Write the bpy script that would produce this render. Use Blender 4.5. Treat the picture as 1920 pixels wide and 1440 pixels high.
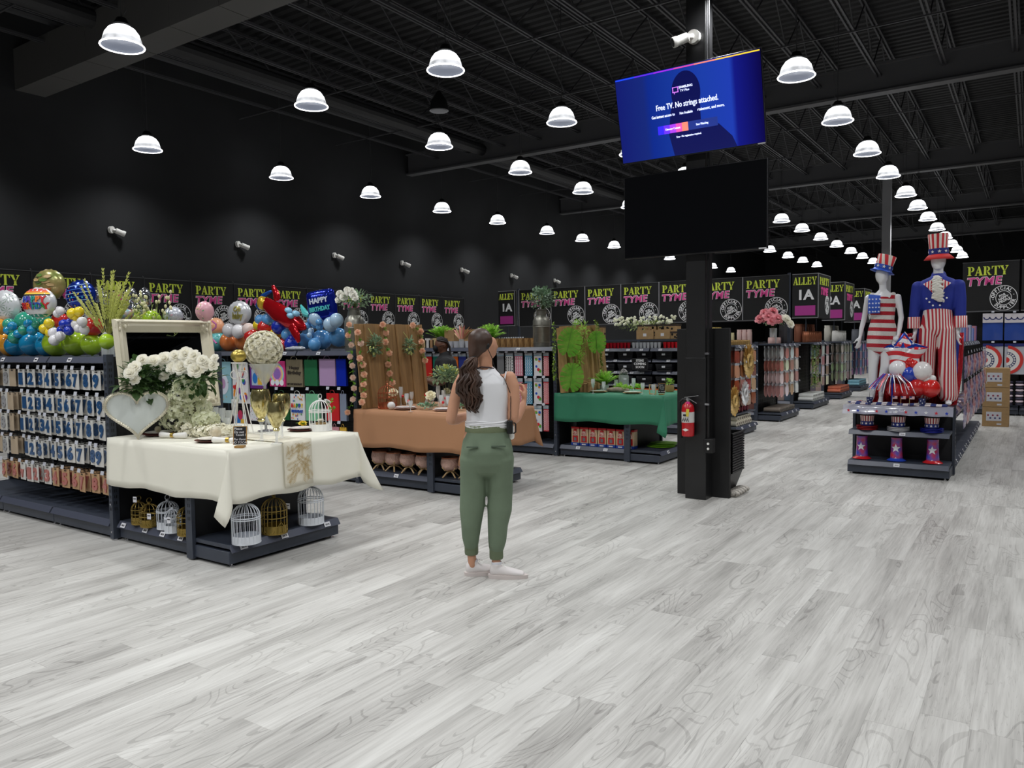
import bpy, bmesh, math, random
from mathutils import Vector, Matrix, Euler
PI = math.pi
R = random.Random(7)
for o in list(bpy.data.objects):
    bpy.data.objects.remove(o)
SC = bpy.context.scene
COL = SC.collection

# ------------------------------------------------------------ camera
CH = 1.6                                   # eye height
cam_d = bpy.data.cameras.new('camera')
cam = bpy.data.objects.new('camera', cam_d)
COL.objects.link(cam)
cam_d.sensor_width = 36.0
cam_d.lens = 1445.0 / 1920.0 * 36.0
cam_d.clip_start = 0.05
cam_d.clip_end = 200
_p, _r, _y = -5.4586e-2, -1.2979e-2, 5.94895e-1
_F = Vector((math.cos(_y) * math.cos(_p), math.sin(_y) * math.cos(_p), math.sin(_p)))
_rt = Vector((math.sin(_y), -math.cos(_y), 0))
_up = _rt.cross(_F)
RT = math.cos(_r) * _rt + math.sin(_r) * _up
UP = -math.sin(_r) * _rt + math.cos(_r) * _up
mw = Matrix((RT, UP, -_F)).transposed().to_4x4()
mw.translation = (0, 0, CH)
cam.matrix_world = mw
SC.camera = cam

# ------------------------------------------------------------ world, exposure
SC.view_settings.view_transform = 'Standard'
SC.view_settings.look = 'None'
SC.view_settings.exposure = 0.5
SC.view_settings.gamma = 1.0
SC.view_settings.use_curve_mapping = False
W = bpy.data.worlds.new('world')
SC.world = W
W.use_nodes = True
W.node_tree.nodes['Background'].inputs[0].default_value = (0.8, 0.85, 1.0, 1)
W.node_tree.nodes['Background'].inputs[1].default_value = 0.03
LAMP_W = 105.0                             # power of every hanging lamp

# ------------------------------------------------------------ measuring helpers (a photo point on a known plane of the shop)
def _ray(x, y):
    return _F + (x - 960) / 1445.0 * RT - (y - 720) / 1445.0 * UP
def PX(x, y, X):
    r = _ray(x, y)
    v = r * (X / r[0]); v[2] += CH
    return v
def PY(x, y, Y):
    r = _ray(x, y)
    v = r * (Y / r[1]); v[2] += CH
    return v
def PZ(x, y, z=0.0):
    r = _ray(x, y)
    v = r * ((z - CH) / r[2]); v[2] = z
    return v

# ------------------------------------------------------------ materials
def lin(c):
    if isinstance(c, str):
        c = tuple(int(c[i:i + 2], 16) for i in (0, 2, 4))
    return tuple(((v / 255) / 12.92 if v / 255 <= 0.04045 else ((v / 255 + 0.055) / 1.055) ** 2.4) for v in c) + (1,)
_mats = {}
def M(c, rough=0.55, metal=0.0, emit=0.0, trans=0.0, var=0.0, scale=20.0, bump=0.0, coat=0.0, alpha=1.0, stretch=None, c2=None, sheen=0.0, name=None):
    key = (str(c), rough, metal, emit, trans, var, scale, bump, coat, alpha, str(stretch), str(c2), sheen)
    if key in _mats:
        return _mats[key]
    m = bpy.data.materials.new(name or ('m_%s' % (c if isinstance(c, str) else '%d_%d_%d' % tuple(c))))
    m.use_nodes = True
    nt = m.node_tree
    b = nt.nodes['Principled BSDF']
    col = lin(c)
    b.inputs['Base Color'].default_value = col
    b.inputs['Roughness'].default_value = rough
    b.inputs['Metallic'].default_value = metal
    if coat: b.inputs['Coat Weight'].default_value = coat
    if trans:
        b.inputs['Transmission Weight'].default_value = trans
        b.inputs['IOR'].default_value = 1.3
    if alpha < 1: b.inputs['Alpha'].default_value = alpha
    if sheen: b.inputs['Sheen Weight'].default_value = sheen
    if emit:
        b.inputs['Emission Color'].default_value = col
        b.inputs['Emission Strength'].default_value = emit
    if var or bump or c2 is not None:
        tc = nt.nodes.new('ShaderNodeTexCoord')
        mp = nt.nodes.new('ShaderNodeMapping')
        if stretch: mp.inputs['Scale'].default_value = stretch
        nz = nt.nodes.new('ShaderNodeTexNoise')
        nz.inputs['Scale'].default_value = scale
        nz.inputs['Detail'].default_value = 4
        nt.links.new(tc.outputs['Object'], mp.inputs[0])
        nt.links.new(mp.outputs[0], nz.inputs['Vector'])
        if var or c2 is not None:
            cr = nt.nodes.new('ShaderNodeValToRGB')
            cr.color_ramp.elements[0].position = 0.3
            cr.color_ramp.elements[1].position = 0.7
            lo = tuple(max(0, v * (1 - var)) for v in col[:3]) + (1,)
            hi = tuple(min(1, v * (1 + var)) for v in col[:3]) + (1,)
            if c2 is not None: hi = lin(c2); lo = col
            cr.color_ramp.elements[0].color = lo
            cr.color_ramp.elements[1].color = hi
            nt.links.new(nz.outputs['Fac'], cr.inputs[0])
            nt.links.new(cr.outputs[0], b.inputs['Base Color'])
        if bump:
            bp = nt.nodes.new('ShaderNodeBump')
            bp.inputs['Strength'].default_value = bump
            bp.inputs['Distance'].default_value = 0.01
            nt.links.new(nz.outputs['Fac'], bp.inputs['Height'])
            nt.links.new(bp.outputs[0], b.inputs['Normal'])
    _mats[key] = m
    return m

def thin(m, k=0.45, gain=1.25):
    """leaves and petals let part of the light through"""
    nt = m.node_tree; b = nt.nodes['Principled BSDF']; out = nt.nodes['Material Output']
    t = nt.nodes.new('ShaderNodeBsdfTranslucent'); mx = nt.nodes.new('ShaderNodeMixShader'); mx.inputs[0].default_value = k
    if b.inputs['Base Color'].links: nt.links.new(b.inputs['Base Color'].links[0].from_socket, t.inputs[0])
    else: t.inputs[0].default_value = b.inputs['Base Color'].default_value
    nt.links.new(b.outputs[0], mx.inputs[1]); nt.links.new(t.outputs[0], mx.inputs[2]); nt.links.new(mx.outputs[0], out.inputs[0])
    return m
# ------------------------------------------------------------ mesh building
class MB:
    """collects shapes and links them as one mesh object"""
    def __init__(s):
        s.v = []; s.f = []; s.mi = []; s.T = None; s.cur = 0
    def add(s, vs, fs, m=None):
        n = len(s.v)
        if s.T is not None: vs = [s.T @ Vector(v) for v in vs]
        s.v += [tuple(v) for v in vs]
        s.f += [tuple(i + n for i in f) for f in fs]
        s.mi += [s.cur if m is None else m] * len(fs)
        return s
    def box(s, x0, x1, y0, y1, z0, z1, m=None):
        v = [(x, y, z) for z in (z0, z1) for y in (y0, y1) for x in (x0, x1)]
        return s.add(v, [(0, 2, 3, 1), (4, 5, 7, 6), (0, 1, 5, 4), (2, 6, 7, 3), (0, 4, 6, 2), (1, 3, 7, 5)], m)
    def obox(s, c, sx, sy, sz, rot=(0, 0, 0), m=None):
        T = Matrix.Translation(c) @ Euler(rot).to_matrix().to_4x4()
        v = [T @ Vector((x * sx / 2, y * sy / 2, z * sz / 2)) for z in (-1, 1) for y in (-1, 1) for x in (-1, 1)]
        return s.add(v, [(0, 2, 3, 1), (4, 5, 7, 6), (0, 1, 5, 4), (2, 6, 7, 3), (0, 4, 6, 2), (1, 3, 7, 5)], m)
    def lathe(s, prof, n=16, c=(0, 0, 0), m=None, axis=None, cap=True, fl=None):
        """prof: (radius, height) from bottom to top; fl(angle, t) scales the radius"""
        vs = []; fs = []
        Q = Matrix.Identity(3)
        if axis is not None: Q = Vector(axis).to_track_quat('Z', 'Y').to_matrix()
        k = len(prof)
        for i, (r, z) in enumerate(prof):
            for j in range(n):
                a = 2 * PI * j / n
                rr = r * (fl(a, i / max(1, k - 1)) if fl else 1)
                vs.append(Q @ Vector((rr * math.cos(a), rr * math.sin(a), z)) + Vector(c))
        for i in range(k - 1):
            for j in range(n):
                fs.append((i * n + j, i * n + (j + 1) % n, (i + 1) * n + (j + 1) % n, (i + 1) * n + j))
        if cap:
            if prof[0][0] > 1e-4: fs.append(tuple(range(n - 1, -1, -1)))
            if prof[-1][0] > 1e-4: fs.append(tuple((k - 1) * n + j for j in range(n)))
        return s.add(vs, fs, m)
    def cyl(s, a, b, r, r2=None, n=10, m=None):
        a = Vector(a); b = Vector(b); d = b - a
        return s.lathe([(r, 0), (r2 if r2 is not None else r, d.length)], n, a, m, axis=d)
    def ball(s, c, r, n=14, k=8, m=None, rot=None, fn=None):
        if not hasattr(r, '__len__'): r = (r, r, r)
        vs = []; fs = []
        Q = Euler(rot).to_matrix() if rot else Matrix.Identity(3)
        for i in range(k + 1):
            t = PI * i / k - PI / 2
            for j in range(n):
                a = 2 * PI * j / n
                p = Vector((math.cos(t) * math.cos(a), math.cos(t) * math.sin(a), math.sin(t)))
                if fn: p = p * fn(p)
                vs.append(Q @ Vector((p.x * r[0], p.y * r[1], p.z * r[2])) + Vector(c))
        for i in range(k):
            for j in range(n):
                fs.append((i * n + j, i * n + (j + 1) % n, (i + 1) * n + (j + 1) % n, (i + 1) * n + j))
        return s.add(vs, fs, m)
    def tube(s, pts, r, n=6, m=None, close=False):
        pts = [Vector(p) for p in pts]
        k = len(pts); vs = []; fs = []
        rr = r if hasattr(r, '__len__') else [r] * k
        up = None
        for i, p in enumerate(pts):
            if close: d = pts[(i + 1) % k] - pts[i - 1]
            else: d = pts[min(i + 1, k - 1)] - pts[max(i - 1, 0)]
            if d.length < 1e-9: d = Vector((0, 0, 1))
            d.normalize()
            if up is None: up = Vector((0, 0, 1)) if abs(d.z) < 0.9 else Vector((1, 0, 0))
            x = up.cross(d)
            if x.length < 1e-6: x = Vector((1, 0.1, 0)).cross(d)
            x.normalize(); y = d.cross(x); up = y
            for j in range(n):
                a = 2 * PI * j / n
                vs.append(p + (x * math.cos(a) + y * math.sin(a)) * rr[i])
        for i in range(k if close else k - 1):
            q = (i + 1) % k
            for j in range(n):
                fs.append((i * n + j, i * n + (j + 1) % n, q * n + (j + 1) % n, q * n + j))
        if not close:
            fs.append(tuple(range(n - 1, -1, -1))); fs.append(tuple((k - 1) * n + j for j in range(n)))
        return s.add(vs, fs, m)
    def limb(s, pts, n=14, m=None):
        """pts: (x,y,z, rx, ry[, twist]) rings perpendicular to the spine; rounded ends"""
        P = [Vector(p[:3]) for p in pts]
        k = len(P); rings = []
        for i in range(k):
            d = (P[min(i + 1, k - 1)] - P[max(i - 1, 0)]).normalized()
            x = Vector((1, 0, 0)) - d * d.x
            if x.length < 0.2: x = Vector((0, 1, 0)) - d * d.y
            x.normalize(); y = d.cross(x)
            rx, ry = pts[i][3], pts[i][4]
            if len(pts[i]) > 5:
                t = pts[i][5]; x, y = x * math.cos(t) + y * math.sin(t), y * math.cos(t) - x * math.sin(t)
            rings.append((P[i], x, y, rx, ry, d))
        vs = []; fs = []
        seq = []
        p, x, y, rx, ry, d = rings[0]; e = min(rx, ry)
        for t in (0.15, 0.6): seq.append((p - d * e * math.cos(t * PI / 2) * 0.8, x, y, rx * math.sin(t * PI / 2), ry * math.sin(t * PI / 2)))
        seq += [q[:5] for q in rings]
        p, x, y, rx, ry, d = rings[-1]; e = min(rx, ry)
        for t in (0.6, 0.15): seq.append((p + d * e * math.cos(t * PI / 2) * 0.8, x, y, rx * math.sin(t * PI / 2), ry * math.sin(t * PI / 2)))
        for (p, x, y, rx, ry) in seq:
            for j in range(n):
                a = 2 * PI * j / n
                vs.append(p + x * math.cos(a) * rx + y * math.sin(a) * ry)
        k = len(seq)
        for i in range(k - 1):
            for j in range(n):
                fs.append((i * n + j, i * n + (j + 1) % n, (i + 1) * n + (j + 1) % n, (i + 1) * n + j))
        fs.append(tuple(range(n - 1, -1, -1))); fs.append(tuple((k - 1) * n + j for j in range(n)))
        return s.add(vs, fs, m)
    def poly(s, pts, th, m=None, fr=None):
        """2D outline (x, z) extruded th along +y in front of the plane y=0 towards -y; fr maps (x,y,z)"""
        n = len(pts)
        if sum(pts[i][0] * pts[(i + 1) % n][1] - pts[(i + 1) % n][0] * pts[i][1] for i in range(n)) < 0: pts = pts[::-1]
        f = fr or (lambda x, y, z: (x, y, z))
        vs = [f(x, -th, z) for x, z in pts] + [f(x, 0, z) for x, z in pts]
        fs = [tuple(range(n)), tuple(range(2 * n - 1, n - 1, -1))] + [(i, i + n, (i + 1) % n + n, (i + 1) % n) for i in range(n)]
        return s.add(vs, fs, m)
    def grid(s, fn, nu, nv, m=None):
        vs = [fn(i / nu, j / nv) for i in range(nu + 1) for j in range(nv + 1)]
        fs = [(i * (nv + 1) + j, (i + 1) * (nv + 1) + j, (i + 1) * (nv + 1) + j + 1, i * (nv + 1) + j + 1) for i in range(nu) for j in range(nv)]
        return s.add(vs, fs, m)
    def build(s, name, mats, parent=None, sharp=40, bevel=0.0, th=0.0, loc=None, kind=None, smooth=True):
        me = bpy.data.meshes.new(name)
        me.from_pydata(s.v, [], s.f)
        if not isinstance(mats, (list, tuple)): mats = [mats]
        for m in mats: me.materials.append(m)
        if len(mats) > 1: me.polygons.foreach_set('material_index', s.mi)
        if smooth:
            me.polygons.foreach_set('use_smooth', [True] * len(me.polygons))
            me.set_sharp_from_angle(angle=math.radians(sharp))
        o = bpy.data.objects.new(name, me)
        COL.objects.link(o)
        if parent is not None: o.parent = parent
        if loc is not None: o.location = loc
        if bevel:
            b = o.modifiers.new('bevel', 'BEVEL'); b.width = bevel; b.segments = 2; b.limit_method = 'ANGLE'
        if th:
            t = o.modifiers.new('solid', 'SOLIDIFY'); t.thickness = th; t.offset = 0
        if kind: o['kind'] = kind
        return o
def thing(name, label, cat, loc=(0, 0, 0), rotz=0.0, group=None, rot=None):
    o = bpy.data.objects.new(name, None)
    COL.objects.link(o)
    o.empty_display_size = 0.1
    o.location = loc
    o.rotation_euler = rot or (0, 0, rotz)
    o['label'] = label; o['category'] = cat
    if group: o['group'] = group
    return o
def tag(o, label, cat, group=None, kind=None):
    o['label'] = label; o['category'] = cat
    if group: o['group'] = group
    if kind: o['kind'] = kind
    return o
def dup(root, loc, rotz=None, label=None, group=None, scale=None, rot=None):
    def cp(o, par):
        c = o.copy(); COL.objects.link(c)
        if par is not None: c.parent = par
        for ch in [q for q in KIDS(o)]: cp(ch, c)
        return c
    r = cp(root, None)
    r.location = loc
    if rotz is not None: r.rotation_euler = (0, 0, rotz)
    if rot is not None: r.rotation_euler = rot
    if label: r['label'] = label
    if group: r['group'] = group
    if scale: r.scale = (scale, scale, scale) if not hasattr(scale, '__len__') else scale
    return r
def KIDS(o):
    return list(o.children)
def drop(o):
    for c in list(o.children): drop(c)
    bpy.data.objects.remove(o)
def struct(o):
    o['kind'] = 'structure'
    return o
def part_label(o, s):
    o['label'] = s
    return o
_tc = {}
def text_data(txt, bold=0.0, shear=0.0, space=1.0, line=1.0, align='CENTER', ext=0.004):
    """(vertices, faces) of writing, 1 unit font size, lying in x/z facing -y"""
    key = (txt, bold, shear, space, line, align, ext)
    if key in _tc: return _tc[key]
    cu = bpy.data.curves.new('t', 'FONT')
    cu.body = txt; cu.size = 1; cu.offset = bold; cu.shear = shear; cu.space_character = space; cu.space_line = line
    cu.align_x = align; cu.align_y = 'CENTER'; cu.extrude = ext; cu.resolution_u = 2
    o = bpy.data.objects.new('t', cu)
    COL.objects.link(o)
    dg = bpy.context.evaluated_depsgraph_get()
    me = bpy.data.meshes.new_from_object(o.evaluated_get(dg))
    vs = [(v.co.x, -v.co.z, v.co.y) for v in me.vertices]
    fs = [tuple(p.vertices) for p in me.polygons]
    bpy.data.objects.remove(o); bpy.data.curves.remove(cu); bpy.data.meshes.remove(me)
    _tc[key] = (vs, fs)
    return vs, fs
def put_text(mb, txt, size, at=(0, 0, 0), m=None, width=None, fr=None, ang=0.0, **kw):
    vs, fs = text_data(txt, **kw)
    sx = size
    if width:
        w = max(v[0] for v in vs) - min(v[0] for v in vs)
        sx = width / w
    ca, sa = math.cos(ang), math.sin(ang)
    out = []
    for x, y, z in vs:
        x *= sx; z *= size
        x, z = x * ca - z * sa, x * sa + z * ca
        p = (x + at[0], y + at[1], z + at[2])
        out.append(fr(*p) if fr else p)
    return mb.add(out, fs, m)
def sculpt(name, mb, mat, parent=None, voxel=0.01, smooth=6, dec=0.0):
    """overlapping shapes fused into one continuous surface"""
    o = mb.build(name, mat, None, smooth=False)
    r = o.modifiers.new('r', 'REMESH'); r.mode = 'VOXEL'; r.voxel_size = voxel; r.use_smooth_shade = True
    if smooth:
        q = o.modifiers.new('s', 'SMOOTH'); q.iterations = smooth; q.factor = 0.6
    if dec:
        q = o.modifiers.new('d', 'DECIMATE'); q.ratio = dec
    dg = bpy.context.evaluated_depsgraph_get()
    me = bpy.data.meshes.new_from_object(o.evaluated_get(dg))
    old = o.data
    o.modifiers.clear()
    o.data = me; bpy.data.meshes.remove(old); me.name = name
    if not me.materials: me.materials.append(mat)
    me.polygons.foreach_set('use_smooth', [True] * len(me.polygons))
    if parent is not None: o.parent = parent
    return o

SLATE = M((58, 64, 76), 0.45, var=0.06)
DARK = M((24, 25, 29), 0.6)
BLACK = M((12, 12, 13), 0.5)
WHITE = M((235, 233, 228), 0.5)
CHROME = M((200, 200, 205), 0.25, 1.0)
GOLD = M((190, 158, 80), 0.3, 1.0)
BROWNBOX = M((170, 138, 96), 0.8, var=0.08)
GLASS = M((250, 252, 252), 0.03, trans=1.0, name='glass')
# ============================================================ SETTING
def floor_mat():
    m = bpy.data.materials.new('grey_wood_planks'); m.use_nodes = True
    nt = m.node_tree; N = nt.nodes; L = nt.links
    b = N['Principled BSDF']
    def math_(op, a, b_=None, c=None):
        n = N.new('ShaderNodeMath'); n.operation = op
        for i, v in enumerate((a, b_, c)):
            if v is None: continue
            if isinstance(v, (int, float)): n.inputs[i].default_value = v
            else: L.new(v, n.inputs[i])
        return n.outputs[0]
    tc = N.new('ShaderNodeTexCoord'); sp = N.new('ShaderNodeSeparateXYZ'); L.new(tc.outputs['Object'], sp.inputs[0])
    PWd, PLn = 0.185, 1.22
    yr = math_('DIVIDE', sp.outputs[1], PWd); row = math_('FLOOR', yr)
    w1 = N.new('ShaderNodeTexWhiteNoise'); w1.noise_dimensions = '1D'; L.new(row, w1.inputs['W'])
    xs = math_('ADD', math_('DIVIDE', sp.outputs[0], PLn), math_('MULTIPLY', w1.outputs['Value'], 7.0))
    colm = math_('FLOOR', xs)
    cid = N.new('ShaderNodeCombineXYZ'); L.new(row, cid.inputs[0]); L.new(colm, cid.inputs[1])
    w2 = N.new('ShaderNodeTexWhiteNoise'); w2.noise_dimensions = '2D'; L.new(cid.outputs[0], w2.inputs['Vector'])
    # grain coordinates, shifted for every plank
    gx = math_('ADD', sp.outputs[0], math_('MULTIPLY', w2.outputs['Value'], 31.0))
    gc = N.new('ShaderNodeCombineXYZ'); L.new(gx, gc.inputs[0]); L.new(sp.outputs[1], gc.inputs[1]); L.new(math_('MULTIPLY', w2.outputs['Value'], 17.0), gc.inputs[2])
    def noise(sc, sx, sy, det=4, dist=0.0):
        mp = N.new('ShaderNodeMapping'); mp.inputs['Scale'].default_value = (sx, sy, 1); L.new(gc.outputs[0], mp.inputs[0])
        n = N.new('ShaderNodeTexNoise'); n.inputs['Scale'].default_value = sc; n.inputs['Detail'].default_value = det; n.inputs['Distortion'].default_value = dist
        L.new(mp.outputs[0], n.inputs['Vector']); return n.outputs['Fac']
    n1 = noise(1.0, 0.9, 7.0, 3, 0.4)
    n2 = noise(1.0, 3.0, 70.0, 3, 0.3)
    # cathedral rings
    f = noise(1.0, 1.3, 5.0, 1, 0.6)
    ring = math_('ABSOLUTE', math_('SUBTRACT', math_('FRACT', math_('MULTIPLY', f, 13.0)), 0.5))
    ringm = math_('MULTIPLY', math_('LESS_THAN', ring, 0.09), math_('GREATER_THAN', noise(1.0, 0.8, 3.0, 1), 0.5))
    v = math_('ADD', math_('MULTIPLY', math_('SUBTRACT', n1, 0.5), 0.5), math_('MULTIPLY', math_('SUBTRACT', n2, 0.5), 0.30))
    v = math_('ADD', v, math_('MULTIPLY', math_('SUBTRACT', w2.outputs['Value'], 0.5), 0.12))
    v = math_('SUBTRACT', v, math_('MULTIPLY', ringm, 0.10))
    n3 = noise(1.0, 1.6, 34.0, 2, 1.2)
    line = math_('LESS_THAN', math_('ABSOLUTE', math_('SUBTRACT', math_('FRACT', math_('MULTIPLY', n3, 7.0)), 0.5)), 0.07)
    lm = math_('MULTIPLY', line, math_('GREATER_THAN', noise(1.0, 1.1, 6.0, 2, 0.5), 0.48))
    v = math_('SUBTRACT', v, math_('MULTIPLY', lm, 0.07))
    # seams
    fy = math_('FRACT', yr); fx = math_('FRACT', xs)
    seam = math_('MAXIMUM', math_('LESS_THAN', fy, 0.008), math_('LESS_THAN', fx, 0.002))
    v = math_('SUBTRACT', v, math_('MULTIPLY', seam, 0.14))
    v = math_('ADD', v, 0.5)
    cr = N.new('ShaderNodeValToRGB'); e = cr.color_ramp.elements
    e[0].position = 0.18; e[0].color = lin((118, 115, 111))
    e[1].position = 0.78; e[1].color = lin((226, 225, 220))
    e.new(0.5).color = lin((192, 190, 185))
    L.new(v, cr.inputs[0]); L.new(cr.outputs[0], b.inputs['Base Color'])
    b.inputs['Roughness'].default_value = 0.42
    b.inputs['Specular IOR Level'].default_value = 0.3
    return m
fm = MB(); fm.box(-4, 46, -16, 13.1, -0.1, 0)
struct(fm.build('floor', floor_mat(), smooth=False))
WALLM = M((36, 37, 39), 0.8, var=0.15, scale=1.5)
w = MB(); w.box(-4, 46, 13.1, 13.3, 0, 7.0); struct(w.build('wall_left', WALLM, smooth=False))
w = MB(); w.box(46, 46.2, -16, 13.3, 0, 7.0); struct(w.build('wall_back', WALLM, smooth=False))
w = MB(); w.box(-4, 46, -16.2, -16, 0, 7.0); struct(w.build('wall_right', WALLM, smooth=False))
CEILM = M((26, 26, 28), 0.7)
# corrugated deck, ribs across the joists
d = MB(); x = -4.0; prof = []
while x < 46:
    prof += [(x, 6.9), (x + 0.09, 6.9), (x + 0.12, 6.94), (x + 0.17, 6.94), (x + 0.2, 6.9)]; x += 0.2
d.add([(px, -16, pz) for px, pz in prof] + [(px, 13.3, pz) for px, pz in prof], [(i, i + 1, i + 1 + len(prof), i + len(prof)) for i in range(len(prof) - 1)])
d.box(-4, 46, -16, 13.3, 6.96, 7.05)
struct(d.build('ceiling', CEILM, smooth=False))
JM = M((66, 66, 69), 0.55)
nt_ = 0
def trim(mb, m, label=None):
    global nt_
    nt_ += 1
    o = struct(mb.build('trim_%d' % nt_, m, smooth=False)); return o
GX = [-0.1, 7.4, 14.85, 22.4, 29.9, 37.4]
for i in range(len(GX)):                          # girders
    gx = GX[i]
    if i == 1 or i == 0: continue
    g = MB(); g.box(gx - 0.11, gx + 0.11, -16, 13.1, 5.8, 5.84); g.box(gx - 0.015, gx + 0.015, -16, 13.1, 5.84, 6.28); g.box(gx - 0.11, gx + 0.11, -16, 13.1, 6.28, 6.31)
    trim(g, M((88, 88, 90), 0.6))
jy = [0.33 + 0.985 * k for k in range(-9, 13)]
for y in jy:                                      # open web joists
    j = MB()
    for dy in (-0.03, 0.03):
        j.box(-4, 46, y + dy - 0.014, y + dy + 0.014, 6.08, 6.115)
        j.box(-4, 46, y + dy - 0.014, y + dy + 0.014, 6.80, 6.84)
    if -2 < y < 12:
        x = -1.0; k = 0
        while x < 36:
            j.obox((x + 0.4, y, 6.46), math.hypot(0.8, 0.7), 0.018, 0.018, (0, (-1 if k % 2 else 1) * math.atan2(0.7, 0.8), 0)); x += 0.8; k += 1
    trim(j, JM)
for i in range(len(GX) - 1):                      # bridging rods across the joists
    for t in (0.33, 0.67):
        x = GX[i] + (GX[i + 1] - GX[i]) * t
        g = MB(); g.box(x - 0.012, x + 0.012, -9, 13.1, 6.06, 6.08); trim(g, JM)
g = MB(); g.box(5.78, 6.22, -16, 13.1, 5.58, 6.2)  # boxed duct near the camera
for y in range(-15, 13, 1): g.box(5.775, 6.225, y - 0.01, y + 0.01, 5.575, 6.2)
trim(g, M((84, 83, 81), 0.7))
g = MB(); g.cyl((-4, 10.8, 6.1), (46, 10.8, 6.1), 0.13, n=12); trim(g, M((44, 44, 46), 0.6))
g = MB(); g.cyl((-4, 12.1, 6.4), (46, 12.1, 6.4), 0.06, n=8); trim(g, JM)

# ------------------------------------------------------------ pillars
g = thing('steel_pillar', 'black square steel pillar carrying the two television screens', 'pillar', (7.47, 2.78, 0))
b = MB(); b.box(-0.1, 0.1, -0.1, 0.1, 0, 6.9); b.build('post', M((30, 30, 31), 0.4, var=0.2, scale=3), g, bevel=0.006)
b = MB(); b.box(-0.107, 0.107, -0.107, 0.107, 0, 1.42); b.build('wrap', M((27, 27, 28), 0.35, var=0.3, scale=4), g, bevel=0.004)
b = MB(); b.tube([(-0.09, -0.125, 0.6), (-0.09, -0.125, 6.3)], 0.012, 8); b.build('conduit', M((25, 25, 26), 0.35), g)
for z in (0.95, 1.45, 2.6, 3.8):
    b = MB(); b.box(-0.115, -0.07, -0.14, -0.1, z, z + 0.02); b.build('pipe_clip', CHROME, g)
b = MB(); b.box(-0.155, -0.06, -0.19, -0.1, 0.48, 0.62); e = b.build('socket_box', BLACK, g, bevel=0.006)
for z in (0.525, 0.575):
    b = MB(); b.cyl((-0.155, -0.15, z), (-0.163, -0.15, z), 0.012); b.build('socket', WHITE, e)
b = MB()
b.box(7.585, 7.605, 2.5, 3.05, 0.0, 1.71); b.box(7.56, 7.58, 2.5, 3.05, 0.0, 1.71, 0)
tag(b.build('partition_panel', M((15, 15, 16), 0.55), bevel=0.003), 'tall matt black panel standing behind the steel pillar', 'panel')
g = thing('far_column', 'light grey steel column standing behind the striped costumes', 'column', (22.3, 3.23, 0))
b = MB(); b.box(-0.1, 0.1, -0.1, 0.1, 0, 5.8); b.build('post', M((150, 150, 152), 0.5), g)
b = MB(); b.box(-0.14, 0.14, -0.14, 0.14, 0, 0.02); b.build('base_plate', SLATE, g)

# ------------------------------------------------------------ hanging lamps
SHADE = bpy.data.materials.new('prismatic_shade'); SHADE.use_nodes = True
_nt = SHADE.node_tree; _b = _nt.nodes['Principled BSDF']
_b.inputs['Base Color'].default_value = (0.9, 0.92, 0.95, 1); _b.inputs['Roughness'].default_value = 0.3
_wv = _nt.nodes.new('ShaderNodeTexNoise'); _wv.inputs['Scale'].default_value = 9.0
_cr = _nt.nodes.new('ShaderNodeMapRange'); _cr.inputs['From Min'].default_value = 0.35; _cr.inputs['From Max'].default_value = 0.65
_cr.inputs['To Min'].default_value = 0.30; _cr.inputs['To Max'].default_value = 0.62
_tcn = _nt.nodes.new('ShaderNodeTexCoord'); _nt.links.new(_tcn.outputs['Object'], _wv.inputs['Vector'])
_nt.links.new(_wv.outputs['Fac'], _cr.inputs['Value'])
_b.inputs['Emission Color'].default_value = (0.95, 0.97, 1, 1); 
_sp = _nt.nodes.new('ShaderNodeSeparateXYZ'); _nt.links.new(_tcn.outputs['Object'], _sp.inputs[0])
_hz = _nt.nodes.new('ShaderNodeMapRange'); _hz.inputs['From Min'].default_value = 0.06; _hz.inputs['From Max'].default_value = 0.17; _hz.inputs['To Min'].default_value = 0.0; _hz.inputs['To Max'].default_value = 2.2
_nt.links.new(_sp.outputs[2], _hz.inputs['Value'])
_ad = _nt.nodes.new('ShaderNodeMath'); _ad.operation = 'ADD'; _nt.links.new(_cr.outputs[0], _ad.inputs[0]); _nt.links.new(_hz.outputs[0], _ad.inputs[1]); _nt.links.new(_ad.outputs[0], _b.inputs['Emission Strength'])
_b.inputs['Base Color'].default_value = (0.5, 0.52, 0.56, 1)
lamp_t = thing('pendant_lamp', 'x', 'lamp')
b = MB(); b.lathe([(0.222, 0.0), (0.205, 0.03), (0.195, 0.07), (0.175, 0.13), (0.135, 0.185), (0.085, 0.215)], 24, cap=False)
b.build('lamp_shade', SHADE, lamp_t)
b = MB(); b.lathe([(0.214, 0.0), (0.224, -0.006), (0.23, 0.002), (0.224, 0.012), (0.214, 0.0)], 24, cap=False); b.build('rim', M((250, 250, 255), 0.3, emit=4.0), lamp_t)
b = MB(); b.lathe([(0.0, 0.02), (0.19, 0.012), (0.212, 0.004)], 24, cap=False); b.build('lens', M((110, 116, 130), 0.3, emit=0.55), lamp_t)
b = MB(); b.lathe([(0.09, 0.205), (0.1, 0.225), (0.07, 0.26), (0.05, 0.3), (0.02, 0.31)], 14); b.build('ballast_cap', BLACK, lamp_t)
b = MB(); b.cyl((0, 0, 0.3), (0, 0, 2.04), 0.006, n=6); b.tube([(0.0, 0, 0.3), (0.05, 0.02, 0.38), (0.02, 0.03, 0.5), (0.06, 0.03, 0.62), (0.05, 0, 2.04)], 0.004, 5); b.build('suspension_cord', M((60, 60, 62), 0.5), lamp_t)
LX = [-2.6, 0.0, 2.3, 4.75, 7.4, 10.15, 12.6, 15.1, 17.5, 20.1, 22.3, 24.6, 27.1, 29.6, 32.2, 34.6, 37.2]
LR = [(12.25, 'the left wall row'), (8.27, 'the second row'), (5.91, 'the middle row'), (2.52, 'the costume row'), (-1.4, 'the row at the right edge')]
lamp_n = 0
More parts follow.
